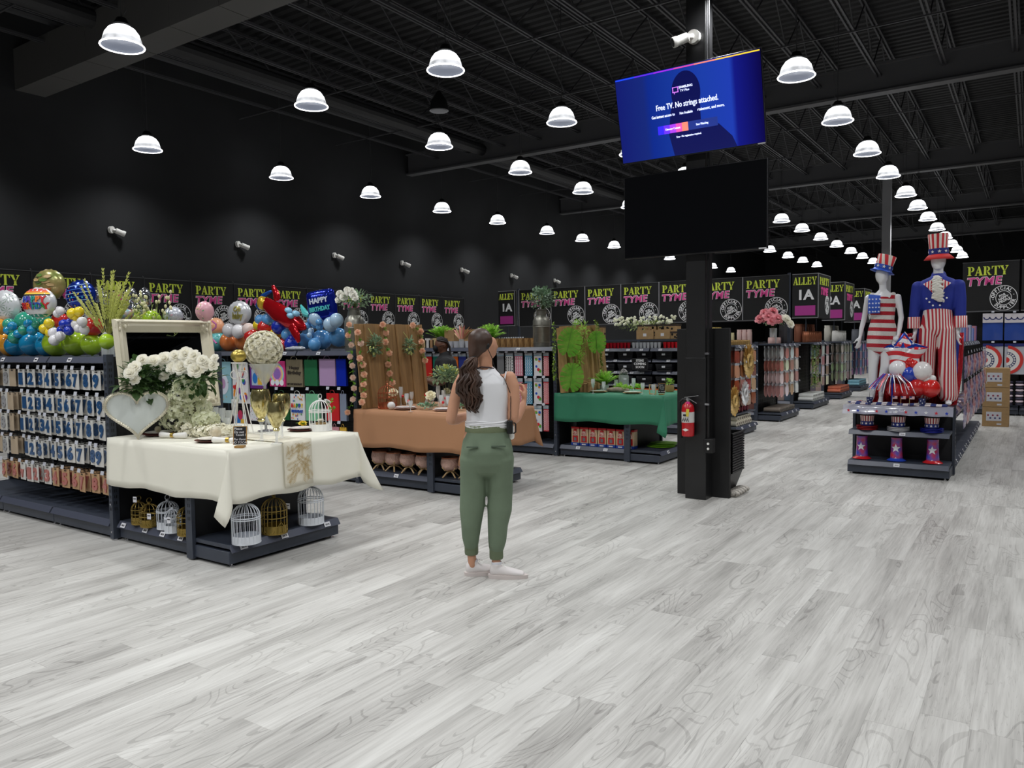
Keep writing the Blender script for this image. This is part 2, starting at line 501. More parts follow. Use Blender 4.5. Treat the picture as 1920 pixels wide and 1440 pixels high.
for ri, (y, rn) in enumerate(LR):
    for k, x in enumerate(LX):
        seen = x > 4 or (False)
        lamp_n += 1
        if seen and not (ri == 4) and not (ri == 3 and x < 9) and not (ri == 0 and x < 7) and not (ri == 2 and x < 6):
            o = dup(lamp_t, (x, y, 4.86), R.uniform(0, 6), 'glowing dome lamp, %s one away from the camera in %s' % (['first', 'second', 'third', 'fourth', 'fifth', 'sixth', 'seventh', 'eighth', 'ninth', 'tenth', 'eleventh', 'twelfth', 'thirteenth', 'fourteenth', 'fifteenth', 'sixteenth', 'seventeenth'][k - 3], rn), 'dome lamps hanging from the ceiling')
        if x > 30 and ri not in (2, 3): continue
        if ri == 4 and x > 20: continue
        ld = bpy.data.lights.new('lamp_light', 'SPOT')
        ld.energy = LAMP_W * (0.85 if ri == 0 else 1.0); ld.spot_size = math.radians(132 if ri == 0 else 140); ld.spot_blend = 1.0 if ri == 0 else 0.55; ld.shadow_soft_size = 0.17
        ld.color = (0.97, 0.985, 1.0)
        lo = bpy.data.objects.new('lamp_light', ld); COL.objects.link(lo); lo.location = (x, y, 4.84)
drop(lamp_t)
# unlit pendant speakers
for i, (x, y, z, l) in enumerate(((9.5, 7.73, 5.2, 'black pendant speaker hanging between the nearest lit lamps'), (15.3, 5.0, 5.45, 'black pendant speaker hanging left of the upper television'))):
    g = thing('pendant_speaker', l, 'speaker', (x, y, z), group='pendant speakers')
    b = MB(); b.lathe([(0.15, 0), (0.15, 0.03), (0.12, 0.16), (0.06, 0.25), (0.03, 0.3)], 18); b.build('housing', BLACK, g)
    b = MB(); b.lathe([(0.13, -0.004), (0.13, 0.0)], 18); b.build('grille', M((70, 70, 74), 0.6), g)
    b = MB(); b.cyl((0, 0, 0.3), (0, 0, 6.9 - z), 0.005, n=5); b.build('cable', M((60, 60, 62)), g)
# wall cameras
def camera_unit(name, label, loc, rotz, sc=1.0, arm=True, group=None):
    g = thing(name, label, 'camera', loc, rotz, group)
    b = MB(); b.cyl((0, 0, 0), (0, -0.05, 0), 0.06 * sc, n=14); b.build('wall_mount', WHITE, g)
    b = MB(); b.tube([(0, -0.05, 0), (0.03, -0.09, -0.01), (0.06, -0.1, -0.03)], 0.022 * sc, 8); b.build('arm', WHITE, g)
    b = MB(); b.lathe([(0.03, -0.07), (0.045, -0.06), (0.045, 0.04), (0.05, 0.05), (0.05, 0.09)], 14, c=(0.075 * sc, -0.12 * sc, -0.035 * sc), axis=(0.75, -0.55, -0.35)); e = b.build('housing', WHITE, g)
    b = MB(); b.lathe([(0.04, 0.091), (0.036, 0.096), (0.0, 0.096)], 12, c=(0.075 * sc, -0.12 * sc, -0.035 * sc), axis=(0.75, -0.55, -0.35)); b.build('lens', BLACK, e)
    return g
ordn = ['nearest the camera', 'second along from the left', 'third along from the left', 'fourth along from the left', 'fifth along from the left', 'sixth along from the left', 'last before the corner']
for i, x in enumerate((7.18, 9.71, 12.25, 14.5, 16.93, 19.36, 21.89)):
    camera_unit('security_camera', 'small white security camera on the black left wall, ' + ordn[i], (x, 13.1, 3.6), 0.35, 1.0, group='wall security cameras')
# ============================================================ SHOP SHELVING
TAGM = M((225, 225, 230), 0.5)
INK = M((40, 40, 44), 0.6)
def price_tag(parent, x, y, z, tilt=-0.35):
    b = MB(); b.obox((x, y, z), 0.062, 0.004, 0.038, (tilt, 0, 0), 0)
    for k, hgt in ((-0.016, 0.02), (-0.008, 0.02), (0.0, 0.02), (0.01, 0.02), (0.018, 0.02)):
        b.obox((x + k, y - 0.003, z), 0.004, 0.002, 0.014, (tilt, 0, 0), 1)
    return b.build('price_tag', [TAGM, INK], parent)
def bay(label, loc, rotz, w=1.0, d=0.5, h=1.54, shelves=(), back='panel', posts=(1, 1), base=True, tags=(), basetags=(), group=None, name='gondola_shelf', lowpanel=True, mat=None, tshelf=True, postfront=False, feet=True):
    S = mat or SLATE
    g = thing(name, label, 'shelf unit', loc, rotz, group)
    def shelf(z, dep, tg, nm='shelf'):
        b = MB()
        b.box(-w / 2 + 0.012, w / 2 - 0.012, d - dep + 0.012, d, z - 0.03, z)
        o = b.build(nm, S, g, bevel=0.003)
        b = MB(); yy = d - dep
        b.add([(-w / 2 + 0.012, yy + 0.012, z), (w / 2 - 0.012, yy + 0.012, z), (w / 2 - 0.012, yy - 0.02, z - 0.05), (-w / 2 + 0.012, yy - 0.02, z - 0.05),
               (-w / 2 + 0.012, yy + 0.012, z - 0.03), (w / 2 - 0.012, yy + 0.012, z - 0.03), (w / 2 - 0.012, yy - 0.008, z - 0.055), (-w / 2 + 0.012, yy - 0.008, z - 0.055)],
              [(0, 3, 2, 1), (4, 5, 6, 7), (3, 7, 6, 2), (0, 1, 5, 4), (0, 4, 7, 3), (1, 2, 6, 5)])
        r = b.build('price_rail', M((74, 78, 92), 0.35), o)
        for t in tg:
            price_tag(r, t, yy - 0.012, z - 0.025, -0.5)
        return o
    if base:
        b = MB(); b.box(-w / 2 + 0.004, w / 2 - 0.004, 0.015, d, 0.025, 0.115); b.build('base_plinth', S, g, bevel=0.004)
        shelf(0.165, d, basetags, 'base_shelf')
        if feet:
            for fx in (-w / 2 + 0.05, w / 2 - 0.05):
                b = MB(); b.cyl((fx, 0.05, 0), (fx, 0.05, 0.008), 0.018); b.cyl((fx, 0.05, 0.008), (fx, 0.05, 0.03), 0.007); b.build('levelling_foot', CHROME, g)
    for (z, dep) in shelves:
        shelf(z, dep, tags if z > 1.3 else [t * 0.8 + 0.05 for t in tags])
    if back == 'panel':
        b = MB(); b.box(-w / 2, w / 2, d - 0.01, d, 0.1, h - 0.02); b.build('back_panel', DARK, g)
    if back == 'mesh':
        b = MB(); b.box(-w / 2, w / 2, d - 0.01, d + 0.0, 0.1, h - 0.02); b.build('back_panel', BLACK, g)
        b = MB()
        k = int(w / 0.075)
        for i in range(k + 1):
            x = -w / 2 + 0.02 + i * (w - 0.04) / k
            b.box(x - 0.002, x + 0.002, d - 0.034, d - 0.03, 0.18, h - 0.08)
        for i in range(19):
            z = 0.2 + i * 0.075
            if z < h - 0.08: b.box(-w / 2 + 0.02, w / 2 - 0.02, d - 0.038, d - 0.034, z - 0.002, z + 0.002)
        b.build('wire_grid', M((20, 20, 21), 0.4), g)
    for side, on in ((-1, posts[0]), (1, posts[1])):
        if not on: continue
        x = side * w / 2
        b = MB(); y0 = d - 0.035 if not postfront else 0.0
        b.box(x - 0.015, x + 0.015, y0, y0 + 0.07, 0.012, h, 0)
        z = 0.3
        while z < h - 0.04:
            for dy in (0.02, 0.04):
                b.box(x - 0.0165, x + 0.0165, y0 + dy, y0 + dy + 0.006, z, z + 0.026, 1)
            z += 0.05
        b.build('upright', [S, BLACK], g)
    return g
def frame_end(label, loc, rotz, w, h, group=None):
    """slotted end frame: two uprights and a dark panel, a thin upright wall"""
    g = thing('slotted_divider', label, 'shelf divider', loc, rotz, group)
    b = MB(); b.box(-w / 2 + 0.03, w / 2 - 0.03, 0.01, 0.03, 0.1, h - 0.02); b.build('back_panel', DARK, g)
    for s in (-1, 1):
        b = MB(); x = s * (w / 2 - 0.02)
        b.box(x - 0.03, x + 0.03, 0, 0.05, 0.012, h, 0)
        z = 0.25
        while z < h - 0.04:
            for dy in (0.014, 0.03):
                b.box(x + s * 0.0305 - 0.001, x + s * 0.0305 + 0.001, dy, dy + 0.006, z, z + 0.026, 1)
                b.box(x - 0.012 + dy - 0.014, x - 0.006 + dy - 0.014, -0.001, 0.0, z, z + 0.026, 1)
            z += 0.05
        o = b.build('upright', [SLATE, BLACK], g)
        for z in (0.07, 0.3, h - 0.08):
            b = MB(); b.cyl((x + s * 0.03, 0.025, z), (x + s * 0.034, 0.025, z), 0.008); b.build('bolt', CHROME, o)
        b = MB(); b.cyl((x, 0.025, 0), (x, 0.025, 0.014), 0.02); b.build('levelling_foot', CHROME, g)
    return g
NEG = -PI / 2      # a unit whose front faces the camera side (-X)
DW = 1.06
def display_gondola(X, yend, words, n_left, left_back, btags, etags):
    """end display table unit: low end cap, low side bay, tall frame, then tall bays"""
    bay('low end shelf unit under the right end of the %s' % words, (X + DW / 2, yend, 0), 0, DW, 0.46, 0.82, back='panel', posts=(1, 1), basetags=etags, group='end shelf units of the display tables', name='end_shelf_unit')
    y0 = yend + 0.46
    bay('low side shelf unit under the left half of the %s' % words, (X + 0.02, y0 + 0.53, 0), NEG, 1.04, 0.5, 0.82, back='panel', posts=(0, 0), basetags=btags, group='side shelf units of the display tables', name='side_shelf_unit')
    for s, t in ((0, 'right'), (1.07, 'left')):
        frame_end('%s slotted divider wall of the gondola under the %s' % ('low' if s == 0 else 'tall', words), (X + DW / 2, y0 + s, 0), 0, DW, 0.82 if s == 0 else 1.54, 'slotted divider walls')
    b = MB(); b.box(X + 0.0, X + DW, yend + 0.0, y0 + 1.07, 0.82, 0.845)
    tag(b.build('display_board', M((90, 80, 70), 0.7)), 'flat board carrying the %s cloth' % words, 'table board', 'boards under the table cloths')
    names = ['first', 'second', 'third', 'fourth', 'fifth', 'sixth', 'seventh']
    for i in range(n_left):
        bay('tall %s wire back shelf bay, %s one left of the %s' % ('slate', names[i], words), (X, y0 + 1.12 + 0.5 + i * 1.0, 0), NEG, 1.0, 0.53, 1.54, [(1.52, 0.5)], left_back, posts=(1, 0) if i else (1, 1), tags=(-0.36, 0.3) if i % 2 else (-0.1,), group='tall gondola bays')
        bay('rear tall shelf bay back to back with %s bay left of the %s' % (names[i], words), (X + DW, y0 + 1.12 + 0.5 + i * 1.0, 0), -NEG, 1.0, 0.48, 1.54, [(1.52, 0.5)], None, posts=(0, 0), group='tall gondola bays') if i < 2 else None
display_gondola(3.37, 4.74, 'cream table', 3, 'mesh', (-0.42, -0.1, 0.14, 0.38), (-0.42, -0.05, 0.38))
display_gondola(6.26, 4.83, 'terracotta table', 4, 'mesh', (0.02,), ())
display_gondola(9.18, 3.93, 'green table', 6, 'mesh', (-0.22, 0.2), (-0.3,))
# gondola with the orange bins: open shelves facing the camera
for i in range(5):
    bay('tall shelf bay of black baskets, %s from its right end' % ['first', 'second', 'third', 'fourth', 'fifth'][i], (12.25, 4.45 + 0.5 + i, 0), NEG, 1.0, 0.53, 1.54, [(1.46, 0.5), (1.27, 0.42), (1.06, 0.42), (0.85, 0.42), (0.6, 0.42)], 'panel', tags=(-0.3, 0.1, 0.35), group='open shelf bays behind the green table')
gx = [(12.25, 3.94, 1.15), (15.04, 3.97, 1.4), (18.0, 4.04, 1.6), (21.27, 4.08, 1.4), (24.6, 4.2, 1.4)]
for i, (x, y, dx) in enumerate(gx):
    n = ['first', 'second', 'third', 'fourth', 'fifth'][i]
    bay('end shelf unit at the main aisle, %s beyond the black pillar' % n, (x + dx / 2, y, 0), 0, dx, 0.48, 1.54, [(1.5, 0.46)], 'mesh', tags=(-0.4, -0.1, 0.3), basetags=(-0.3, 0.1, 0.4), group='end shelf units along the main aisle', name='end_shelf_unit')
    if i: 
        for k in range(2 if i < 3 else 1):
            bay('tall slate side bay %s in the %s aisle gondola' % ('nearest the aisle' if k == 0 else 'farther in', n), (x, y + 0.5 + 0.5 + k * 1.0, 0), NEG, 1.0, 0.6, 1.54, [(1.5, 0.5), (1.1, 0.4), (0.7, 0.4)], 'panel', tags=(-0.2, 0.3), group='side bays of the aisle gondolas')
# costume gondola
bay('low front shelf unit under the two costumed mannequins', (9.67, 1.265, 0), NEG, 1.06, 0.46, 0.82, [(0.80, 0.46), (0.52, 0.42)], 'panel', tags=(0.0,), basetags=(0.0,), name='end_shelf_unit')
for i in range(5):
    bay('tall side bay of patriotic goods, %s from the mannequins' % ['first', 'second', 'third', 'fourth', 'fifth'][i], (10.16 + 0.5 + i, 0.73, 0), 0, 1.0, 0.53, 1.54, [(1.52, 0.5), (0.55, 0.4)], 'panel', tags=(-0.3, 0.3), basetags=(-0.3, 0.1, 0.3), group='side bays of patriotic goods')
# rear right gondola that faces the camera
for i in range(3):
    bay('tall shelf bay behind the stacked cartons, %s from the left' % ['first', 'second', 'third'][i], (18.3, 0.72 - i, 0), NEG, 1.0, 0.5, 2.1, [], 'mesh', group='tall bays of bunting and fans')

# ============================================================ PRINTED BOARDS
YEL = M((222, 238, 84), 0.6, name='lime_print')
MAG = M((240, 84, 162), 0.6)
PWH = M((250, 250, 250), 0.6)
def arcpts(cx, cz, rx, rz, a0, a1, n=10):
    return [(cx + rx * math.cos(math.radians(a0 + (a1 - a0) * i / n)), cz + rz * math.sin(math.radians(a0 + (a1 - a0) * i / n))) for i in range(n + 1)]
_stem = [(0, 0), (.44, 0), (.44, .07), (.35, .09), (.35, 1), (0, 1), (0, .93), (.09, .91), (.09, .09), (0, .07)]
_bowl = arcpts(.42, .71, .36, .29, 90, -90) + arcpts(.42, .71, .13, .2, -90, 90)
GLY = {
    'P': (.82, [_stem, _bowl]),
    'R': (.96, [_stem, _bowl, [(.50, .40), (.66, .38), (.82, .08), (.94, .08), (.94, 0), (.64, 0), (.42, .40)]]),
    'A': (.96, [[(.36, .86), (.40, 1), (.56, 1), (.86, .09), (.93, .07), (.93, 0), (.48, 0), (.48, .07), (.57, .09)], [(.33, .80), (.37, .68), (.20, .09), (.27, .07), (.27, 0), (0, 0), (0, .07), (.09, .09)], [(.24, .27), (.50, .27), (.48, .35), (.27, .35)]]),
    'T': (.93, [[(.28, 0), (.62, 0), (.62, .07), (.57, .09), (.57, 1), (.33, 1), (.33, .09), (.28, .07)], [(0, 1), (.29, 1), (.29, .92), (.14, .9), (.05, .68), (0, .68)], [(.61, 1), (.9, 1), (.9, .68), (.85, .68), (.76, .9), (.61, .92)]]),
    'Y': (.95, [[(.30, 0), (.66, 0), (.66, .07), (.6, .09), (.6, .42), (.36, .42), (.36, .09), (.3, .07)], [(0, 1), (.38, 1), (.38, .93), (.33, .91), (.53, .47), (.34, .47), (.07, .91), (0, .93)], [(.6, 1), (.93, 1), (.93, .93), (.86, .91), (.63, .47), (.56, .47), (.74, .91), (.6, .93)]]),
    'L': (.84, [[(0, 0), (.35, 0), (.35, .91), (.44, .93), (.44, 1), (0, 1), (0, .93), (.09, .91), (.09, .09), (0, .07)], [(.4, 0), (.78, 0), (.8, .34), (.74, .34), (.62, .1), (.4, .08)]]),
    'E': (.86, [[(0, 0), (.35, 0), (.35, 1), (0, 1), (0, .93), (.09, .91), (.09, .09), (0, .07)], [(.4, 0), (.78, 0), (.8, .32), (.74, .32), (.62, .1), (.4, .08)], [(.4, 1), (.76, 1), (.76, .7), (.7, .7), (.6, .9), (.4, .92)], [(.4, .46), (.52, .46), (.56, .34), (.62, .34), (.62, .68), (.56, .68), (.52, .55), (.4, .55)]]),
}
def stencil(mb, word, x0, z0, w, h, m=None, y=-0.003, top=None):
    tot = sum(GLY[c][0] for c in word); k = w / tot; x = x0
    for c in word:
        gw, polys = GLY[c]
        for p in polys:
            mb.poly([(x + a * k, z0 + b * h) for a, b in p], 0.002, m, fr=lambda X, Y, Z: (X, Y + y, Z))
        x += gw * k
def ring(mb, cx, cz, r0, r1, n=36, y=-0.004, m=None, a0=0, a1=360):
    vs = []; fs = []
    for i in range(n + 1):
        a = math.radians(a0 + (a1 - a0) * i / n)
        vs += [(cx + r0 * math.cos(a), y, cz + r0 * math.sin(a)), (cx + r1 * math.cos(a), y, cz + r1 * math.sin(a))]
    for i in range(n): fs.append((2 * i, 2 * i + 2, 2 * i + 3, 2 * i + 1))
    mb.add(vs, fs, m)
def arc_text(mb, word, cx, cz, r, size, a_mid, step, flip=False, m=None, **kw):
    n = len(word)
    for i, c in enumerate(word):
        a = math.radians(a_mid + (i - (n - 1) / 2) * (step if flip else -step))
        put_text(mb, c, size, (cx + r * math.cos(a), -0.004, cz + r * math.sin(a)), m, ang=a + (PI / 2 if flip else -PI / 2), bold=0.03, **kw)
def board_art(g, w=0.92, h=0.86):
    b = MB(); stencil(b, 'PARTY', -0.375 * w / .92, 0.195 * h / .86, 0.66 * w / .92, 0.16)
    b.build('lime_lettering', YEL, g, smooth=False)
    b = MB(); put_text(b, 'TYME', 0.2, (-0.11 * w / .92, -0.003, 0.085 * h / .86), 0, width=0.58 * w / .92, bold=0.055, shear=0.15, ang=0.03, space=1.15)
    put_text(b, 'TYME', 0.195, (-0.11 * w / .92, -0.007, 0.085 * h / .86), 1, width=0.56 * w / .92, bold=0.022, shear=0.15, ang=0.03, space=1.15)
    b.build('pink_lettering', [PWH, MAG], g, smooth=False)
    cx, cz = 0.215 * w / .92, -0.215 * h / .86
    b = MB()
    ring(b, cx, cz, 0.212, 0.222); ring(b, cx, cz, 0.12, 0.13)
    arc_text(b, 'OFFICIAL', cx, cz, 0.17, 0.078, 110, 17)
    arc_text(b, 'SUPPLIER', cx, cz, 0.17, 0.078, 270 + 14, 17, True)
    for a in (20, 188): b.obox((cx + 0.17 * math.cos(math.radians(a)), -0.004, cz + 0.17 * math.sin(math.radians(a))), 0.014, 0.002, 0.014)
    put_text(b, 'FOR\nHAPPY\nPEOPLE', 0.058, (cx, -0.004, cz), ang=0.42, bold=0.035, line=0.85)
    b.build('round_seal', PWH, g, smooth=False)
BOARD = M((17, 17, 18), 0.7, bump=0.15, scale=6, stretch=(1, 1, 14))
proto = thing('hanging_banner', 'x', 'sign')
b = MB(); b.box(-0.455, 0.455, 0, 0.012, -0.43, 0.43); b.build('panel', BOARD, proto)
b = MB(); b.box(-0.46, 0.46, -0.004, 0.016, 0.427, 0.437); b.build('hanging_rail', M((92, 92, 94), 0.4), proto)
b = MB(); b.box(-0.46, 0.46, -0.004, 0.016, -0.455, -0.43); b.build('bottom_rail', M((92, 92, 94), 0.4), proto)
board_art(proto)
ords = ['first', 'second', 'third', 'fourth', 'fifth', 'sixth', 'seventh', 'eighth', 'ninth', 'tenth', 'eleventh', 'twelfth', 'thirteenth', 'fourteenth']
for k in range(13):
    x = 5.86 + 0.922 * (k - 0.5)
    o = dup(proto, (x, 13.02, 2.375), 0, 'black banner with lime and pink lettering, %s from the left along the left wall' % ords[k], 'banners along the left wall')
    b = MB(); b.cyl((0.46, 0.0, 0.437), (0.46, 0.04, 0.47), 0.008, n=6); b.box(0.455, 0.465, -0.01, 0.02, -0.43, 0.437); b.build('seam_strip', M((60, 60, 62), 0.5), o)
for k in range(7):
    y = 3.99 + 0.905 * (k + 0.5)
    o = dup(proto, (15.6, y, 2.41), NEG, 'black lime and pink banner over the middle shelves, %s from the right end' % ords[k], 'banners over the middle shelves')
    b = MB(); b.box(-0.456, -0.445, -0.006, 0.02, -0.43, 0.437); b.build('edge_strip', M((190, 190, 192), 0.4), o)
g = dup(proto, (18.4, 0.745, 2.6), NEG, 'black banner with lime and pink lettering above the blue bunting packs at the right', scale=(1.07, 1, 1.14))
g = dup(proto, (18.4, -0.27, 2.6), NEG, 'black banner cut off by the right edge of the picture', scale=(1.07, 1, 1.14))
drop(proto)
# posts that carry the middle banners
for i, (x, y) in enumerate(((15.63, 3.99), (15.63, 7.2), (15.63, 10.35))):
    b = MB(); b.box(x - 0.02, x + 0.02, y - 0.025, y + 0.025, 1.5, 2.88)
    tag(b.build('banner_post', SLATE), 'slate post holding the middle banners, %s from the right' % ords[i], 'post', 'banner posts')
# rear boards beyond, only their dark backs and rails show
def alley_box(X, Y, d, txt, label, w=0.56):
    g = thing('alley_sign', label, 'sign', (X, Y, 2.56), NEG, 'box signs over the aisle ends')
    b = MB(); b.box(-w, 0, 0, d, -0.5, 0.48); b.build('sign_box', BOARD, g)
    b = MB()
    for (x0, x1, y0, y1, z0, z1) in ((-w, 0.006, -0.006, 0.006, 0.47, 0.484), (-w, 0.006, -0.006, 0.006, -0.51, -0.495), (-0.007, 0.007, -0.007, 0.007, -0.5, 0.48), (-0.007, 0.007, d - 0.01, d + 0.01, -0.5, 0.48), (-0.006, 0.006, 0, d, 0.47, 0.484)):
        b.box(x0, x1, y0, y1, z0, z1)
    b.build('edge_trim', M((150, 150, 152), 0.4), g)
    b = MB(); stencil(b, 'ALLEY', -w + 0.02, 0.235, w - 0.05, 0.17); b.build('alley_lettering', YEL, g, smooth=False)
    b = MB(); put_text(b, txt, 0.3, (-w / 2, -0.004, 0.0), 0, width=w * 0.58, bold=0.035); b.build('aisle_number', PWH, g, smooth=False)
    b = MB(); b.box(-w + 0.06, -0.06, -0.004, 0, -0.45, -0.23); b.build('magenta_panel', M((184, 60, 150), 0.6), g)
    if d > .5: side_art(g, d)
    for y in (0.1, d - 0.1) if d > .5 else (.05,):
        b = MB(); b.cyl((-w / 2, y, -1.05 if d > .5 else -2.56), (-w / 2, y, -0.5), 0.015); b.build('support_post', SLATE, g)
def side_art(g, d):
    b = MB(); T = Matrix.Rotation(PI / 2, 4, 'Z'); 
    b.T = Matrix.Translation((0.004, d / 2, 0)) @ T
    stencil(b, 'PARTY', -0.4 * d, 0.235, 0.78 * d, 0.17, 0)
    put_text(b, 'TYME', 0.22, (-0.04, -0.003, 0.09), 1, width=0.6 * d, bold=0.06, shear=0.25)
    ring(b, 0.22 * d, -0.2, 0.2, 0.222, m=2); ring(b, 0.22 * d, -0.2, 0.11, 0.125, m=2)
    arc_text(b, 'OFFICIAL', 0.22 * d, -0.2, 0.165, 0.08, 110, 17, m=2); arc_text(b, 'SUPPLIER', 0.22 * d, -0.2, 0.165, 0.08, 284, 17, True, m=2)
    put_text(b, 'FOR\nHAPPY\nPEOPLE', 0.058, (0.22 * d, -0.004, -0.2), 2, ang=0.42, bold=0.035, line=0.85)
    b.build('side_lettering', [YEL, MAG, PWH], g, smooth=False)
alley_box(18.1, 3.99, 1.2, '1A', 'box sign ALLEY 1A over the shelves right of the middle banners')
alley_box(21.4, 4.06, 1.2, '2A', 'box sign ALLEY 2A behind the nearer ALLEY 1A box')
alley_box(24.7, 4.15, 1.2, '3A', 'box sign ALLEY 3A, farthest of the row, left of the dress mannequin')
alley_box(18.1, 12.12, 0.1, '1A', 'narrow sign ALLEY 1A at the far left corner above the fern')
# ============================================================ HANGING GOODS
FOIL = M((214, 212, 206), 0.35, coat=0.3)
def pack_proto(txt, ink, card, w=0.118, h=0.168, frame=None):
    g = thing('balloon_pack', 'x', 'balloon pack')
    b = MB()
    b.grid(lambda u, v: ((u - 0.5) * w, -0.004 - 0.006 * math.sin(PI * u) * math.sin(PI * v), -h * v), 4, 5)
    b.box(-w / 2, w / 2, -0.003, 0.0, -h, 0.0)
    b.build('pouch', card, g)
    b = MB(); b.box(-0.018, 0.018, -0.006, -0.003, -0.02, -0.012); b.build('hang_slot', BLACK, g)
    if txt:
        b = MB(); put_text(b, txt, 0.145, (0, -0.012, -0.095), width=0.062 if txt == '1' else 0.078, bold=0.045)
        b.build('numeral', ink, g, smooth=False)
    return g
BLUEINK = M((34, 78, 124), 0.3, coat=0.4)
GREYINK = M((150, 150, 152), 0.35)
ROSEINK = M((176, 100, 92), 0.35, coat=0.3)
KRAFT = M((186, 150, 112), 0.7, var=0.05)
BLACKW = M((18, 18, 19), 0.4)
pk = {}
for d_ in '123456789': pk['b' + d_] = pack_proto(d_, BLUEINK, FOIL)
for d_ in '89': pk['g' + d_] = pack_proto(d_, GREYINK, M((196, 194, 188), 0.4))
for d_ in '123': pk['r' + d_] = pack_proto(d_, ROSEINK, FOIL)
for d_ in '45678': pk['k' + d_] = pack_proto(d_, ROSEINK, KRAFT)
pk['n'] = pack_proto('', ROSEINK, M((178, 160, 136), 0.6))
pk['v'] = pack_proto('v', ROSEINK, FOIL)
def peg(X, y, z, L, label, tagc=True, rot=NEG, grp='peg hooks'):
    g = thing('peg_hook', label, 'hook', (X, y, z), rot, grp)
    b = MB(); b.tube([(0, L, 0), (0, -0.01, 0), (0, -0.025, 0.02)], 0.003, 5); b.build('wire', BLACKW, g)
    if tagc:
        b = MB(); b.obox((0, -0.03, 0.022), 0.05, 0.003, 0.034, (-0.2, 0, 0)); b.build('price_holder', M((198, 200, 208), 0.4), g)
    return g
rn = ['top', 'second', 'third', 'fourth', 'lowest']
ztop = [1.405, 1.18, 0.98, 0.755, 0.515]
WN = dict(zip('123456789', ('one', 'two', 'three', 'four', 'five', 'six', 'seven', 'eight', 'nine')))
names_c = {'b': 'blue number %s', 'g': 'grey number %s', 'r': 'rose gold number %s', 'k': 'kraft brown number %s', 'n': 'plain brown', 'v': 'rose gold heart'}
for r in range(5):
    if r < 4: seq = [('b' + d_, 7.87 - 0.169 * i + 0.012 * R.uniform(-1, 1)) for i, d_ in enumerate('123456789')] + [('n', 8.1), ('g8', 8.24), ('n', 8.42), ('n', 8.58)]
    else: seq = [('r1', 7.8), ('r2', 7.7), ('r3', 7.5), ('k4', 7.33), ('k5', 7.16), ('k6', 7.0), ('k7', 6.82), ('k8', 6.66), ('k4', 6.5), ('v', 7.98), ('k6', 8.14), ('k5', 8.3)]
    seen = {}
    for kind, y in seq:
        nm = names_c[kind[0]] % WN[kind[1]] if '%s' in names_c[kind[0]] else names_c[kind[0]]
        seen[nm] = seen.get(nm, 0) + 1
        q = ['', ', second from right', ', farthest left', ', at the left edge'][seen[nm] - 1]
        z = ztop[r] - 0.0
        X = 3.40 + 0.04 * R.random()
        peg(X, y, z + 0.0, 3.86 - X, 'peg hook above the %s packs, %s row%s' % (nm, rn[r], q), grp='peg hooks of the number wall')
        o = dup(pk[kind], (X, y, z), NEG + R.uniform(-0.12, 0.12), '%s balloon pack, %s row%s' % (nm, rn[r], q), 'number balloon packs')
        for k in range(3):
            dup(pk[kind], (X + 0.035 * (k + 1) + 0.02 * R.random(), y + R.uniform(-0.008, 0.008), z), NEG + R.uniform(-0.06, 0.06), '%s pack behind the front one, %s row%s' % (nm, rn[r], q), '%s packs behind the front one, %s row%s' % (nm, rn[r], q))
for p in pk.values(): drop(p)

# ------------------------------------------------------------ gift bags
def bag(label, X, x0, x1, y0, y1, mat, art=None, dep=0.035, handle=True, group=None, name='gift_bag', cat='gift bag', tilt=0.0):
    a = PX(x0, y0, X); c = PX(x1, y1, X); w = a.y - c.y; h = a.z - c.z
    g = thing(name, label, cat, (X, (a.y + c.y) / 2, a.z), NEG + tilt, None, )
    if group: g['group'] = group
    b = MB()
    b.add([(-w / 2, 0, 0), (w / 2, 0, 0), (w / 2 - .002, 0.012, 0), (-w / 2 + .002, 0.012, 0), (-w / 2, 0, -h), (w / 2, 0, -h), (w / 2, dep, -h), (-w / 2, dep, -h)],
          [(0, 1, 2, 3), (4, 7, 6, 5), (0, 4, 5, 1), (1, 5, 6, 2), (2, 6, 7, 3), (3, 7, 4, 0)])
    b.build('bag_body', mat, g, smooth=False)
    if handle:
        b = MB(); b.tube([(-w * 0.2, -0.002, -0.01), (-w * 0.14, -0.004, 0.028), (0, -0.004, 0.04), (w * 0.14, -0.004, 0.028), (w * 0.2, -0.002, -0.01)], 0.003, 5); b.build('handle', mat, g)
    if art: art(g, w, h)
    peg(X - 0.02, (a.y + c.y) / 2 + w * 0.12, a.z + 0.042, 0.45, 'peg hook of the %s' % ' '.join(label.split(',')[0].split()[:11]), grp='peg hooks of the bag rows')
    return g
def disc(b, x, z, r, m, y=-0.003, n=14, sq=1.0):
    b.add([(x + r * math.cos(2 * PI * i / n), y, z + r * sq * math.sin(2 * PI * i / n)) for i in range(n)], [tuple(range(n))], m)
def art_balloons(cols, n=14, rr=0.02, seed=1, teardrop=True):
    def f(g, w, h):
        Q = random.Random(seed); b = MB()
        for i in range(n):
            disc(b, Q.uniform(-w / 2 + rr, w / 2 - rr), -Q.uniform(rr * 1.3, h - rr * 1.3), rr * Q.uniform(0.7, 1.1), i % len(cols), y=-0.002 - 0.0004 * i, sq=1.25 if teardrop else 1)
        b.build('printed_pattern', cols, g, smooth=False)
    return f
def art_dots(mat, step=0.03, r=0.008, top=0.02):
    def f(g, w, h):
        b = MB(); k = 0; z = -top - r
        while z > -h + r:
            x = -w / 2 + step * (0.5 if k % 2 else 1.0) * 0.5 + r * 0.4
            while x < w / 2 - r * 0.6:
                disc(b, x, z, r, 0, n=10); x += step
            z -= step * 0.6; k += 1
        b.build('printed_dots', mat, g, smooth=False)
    return f
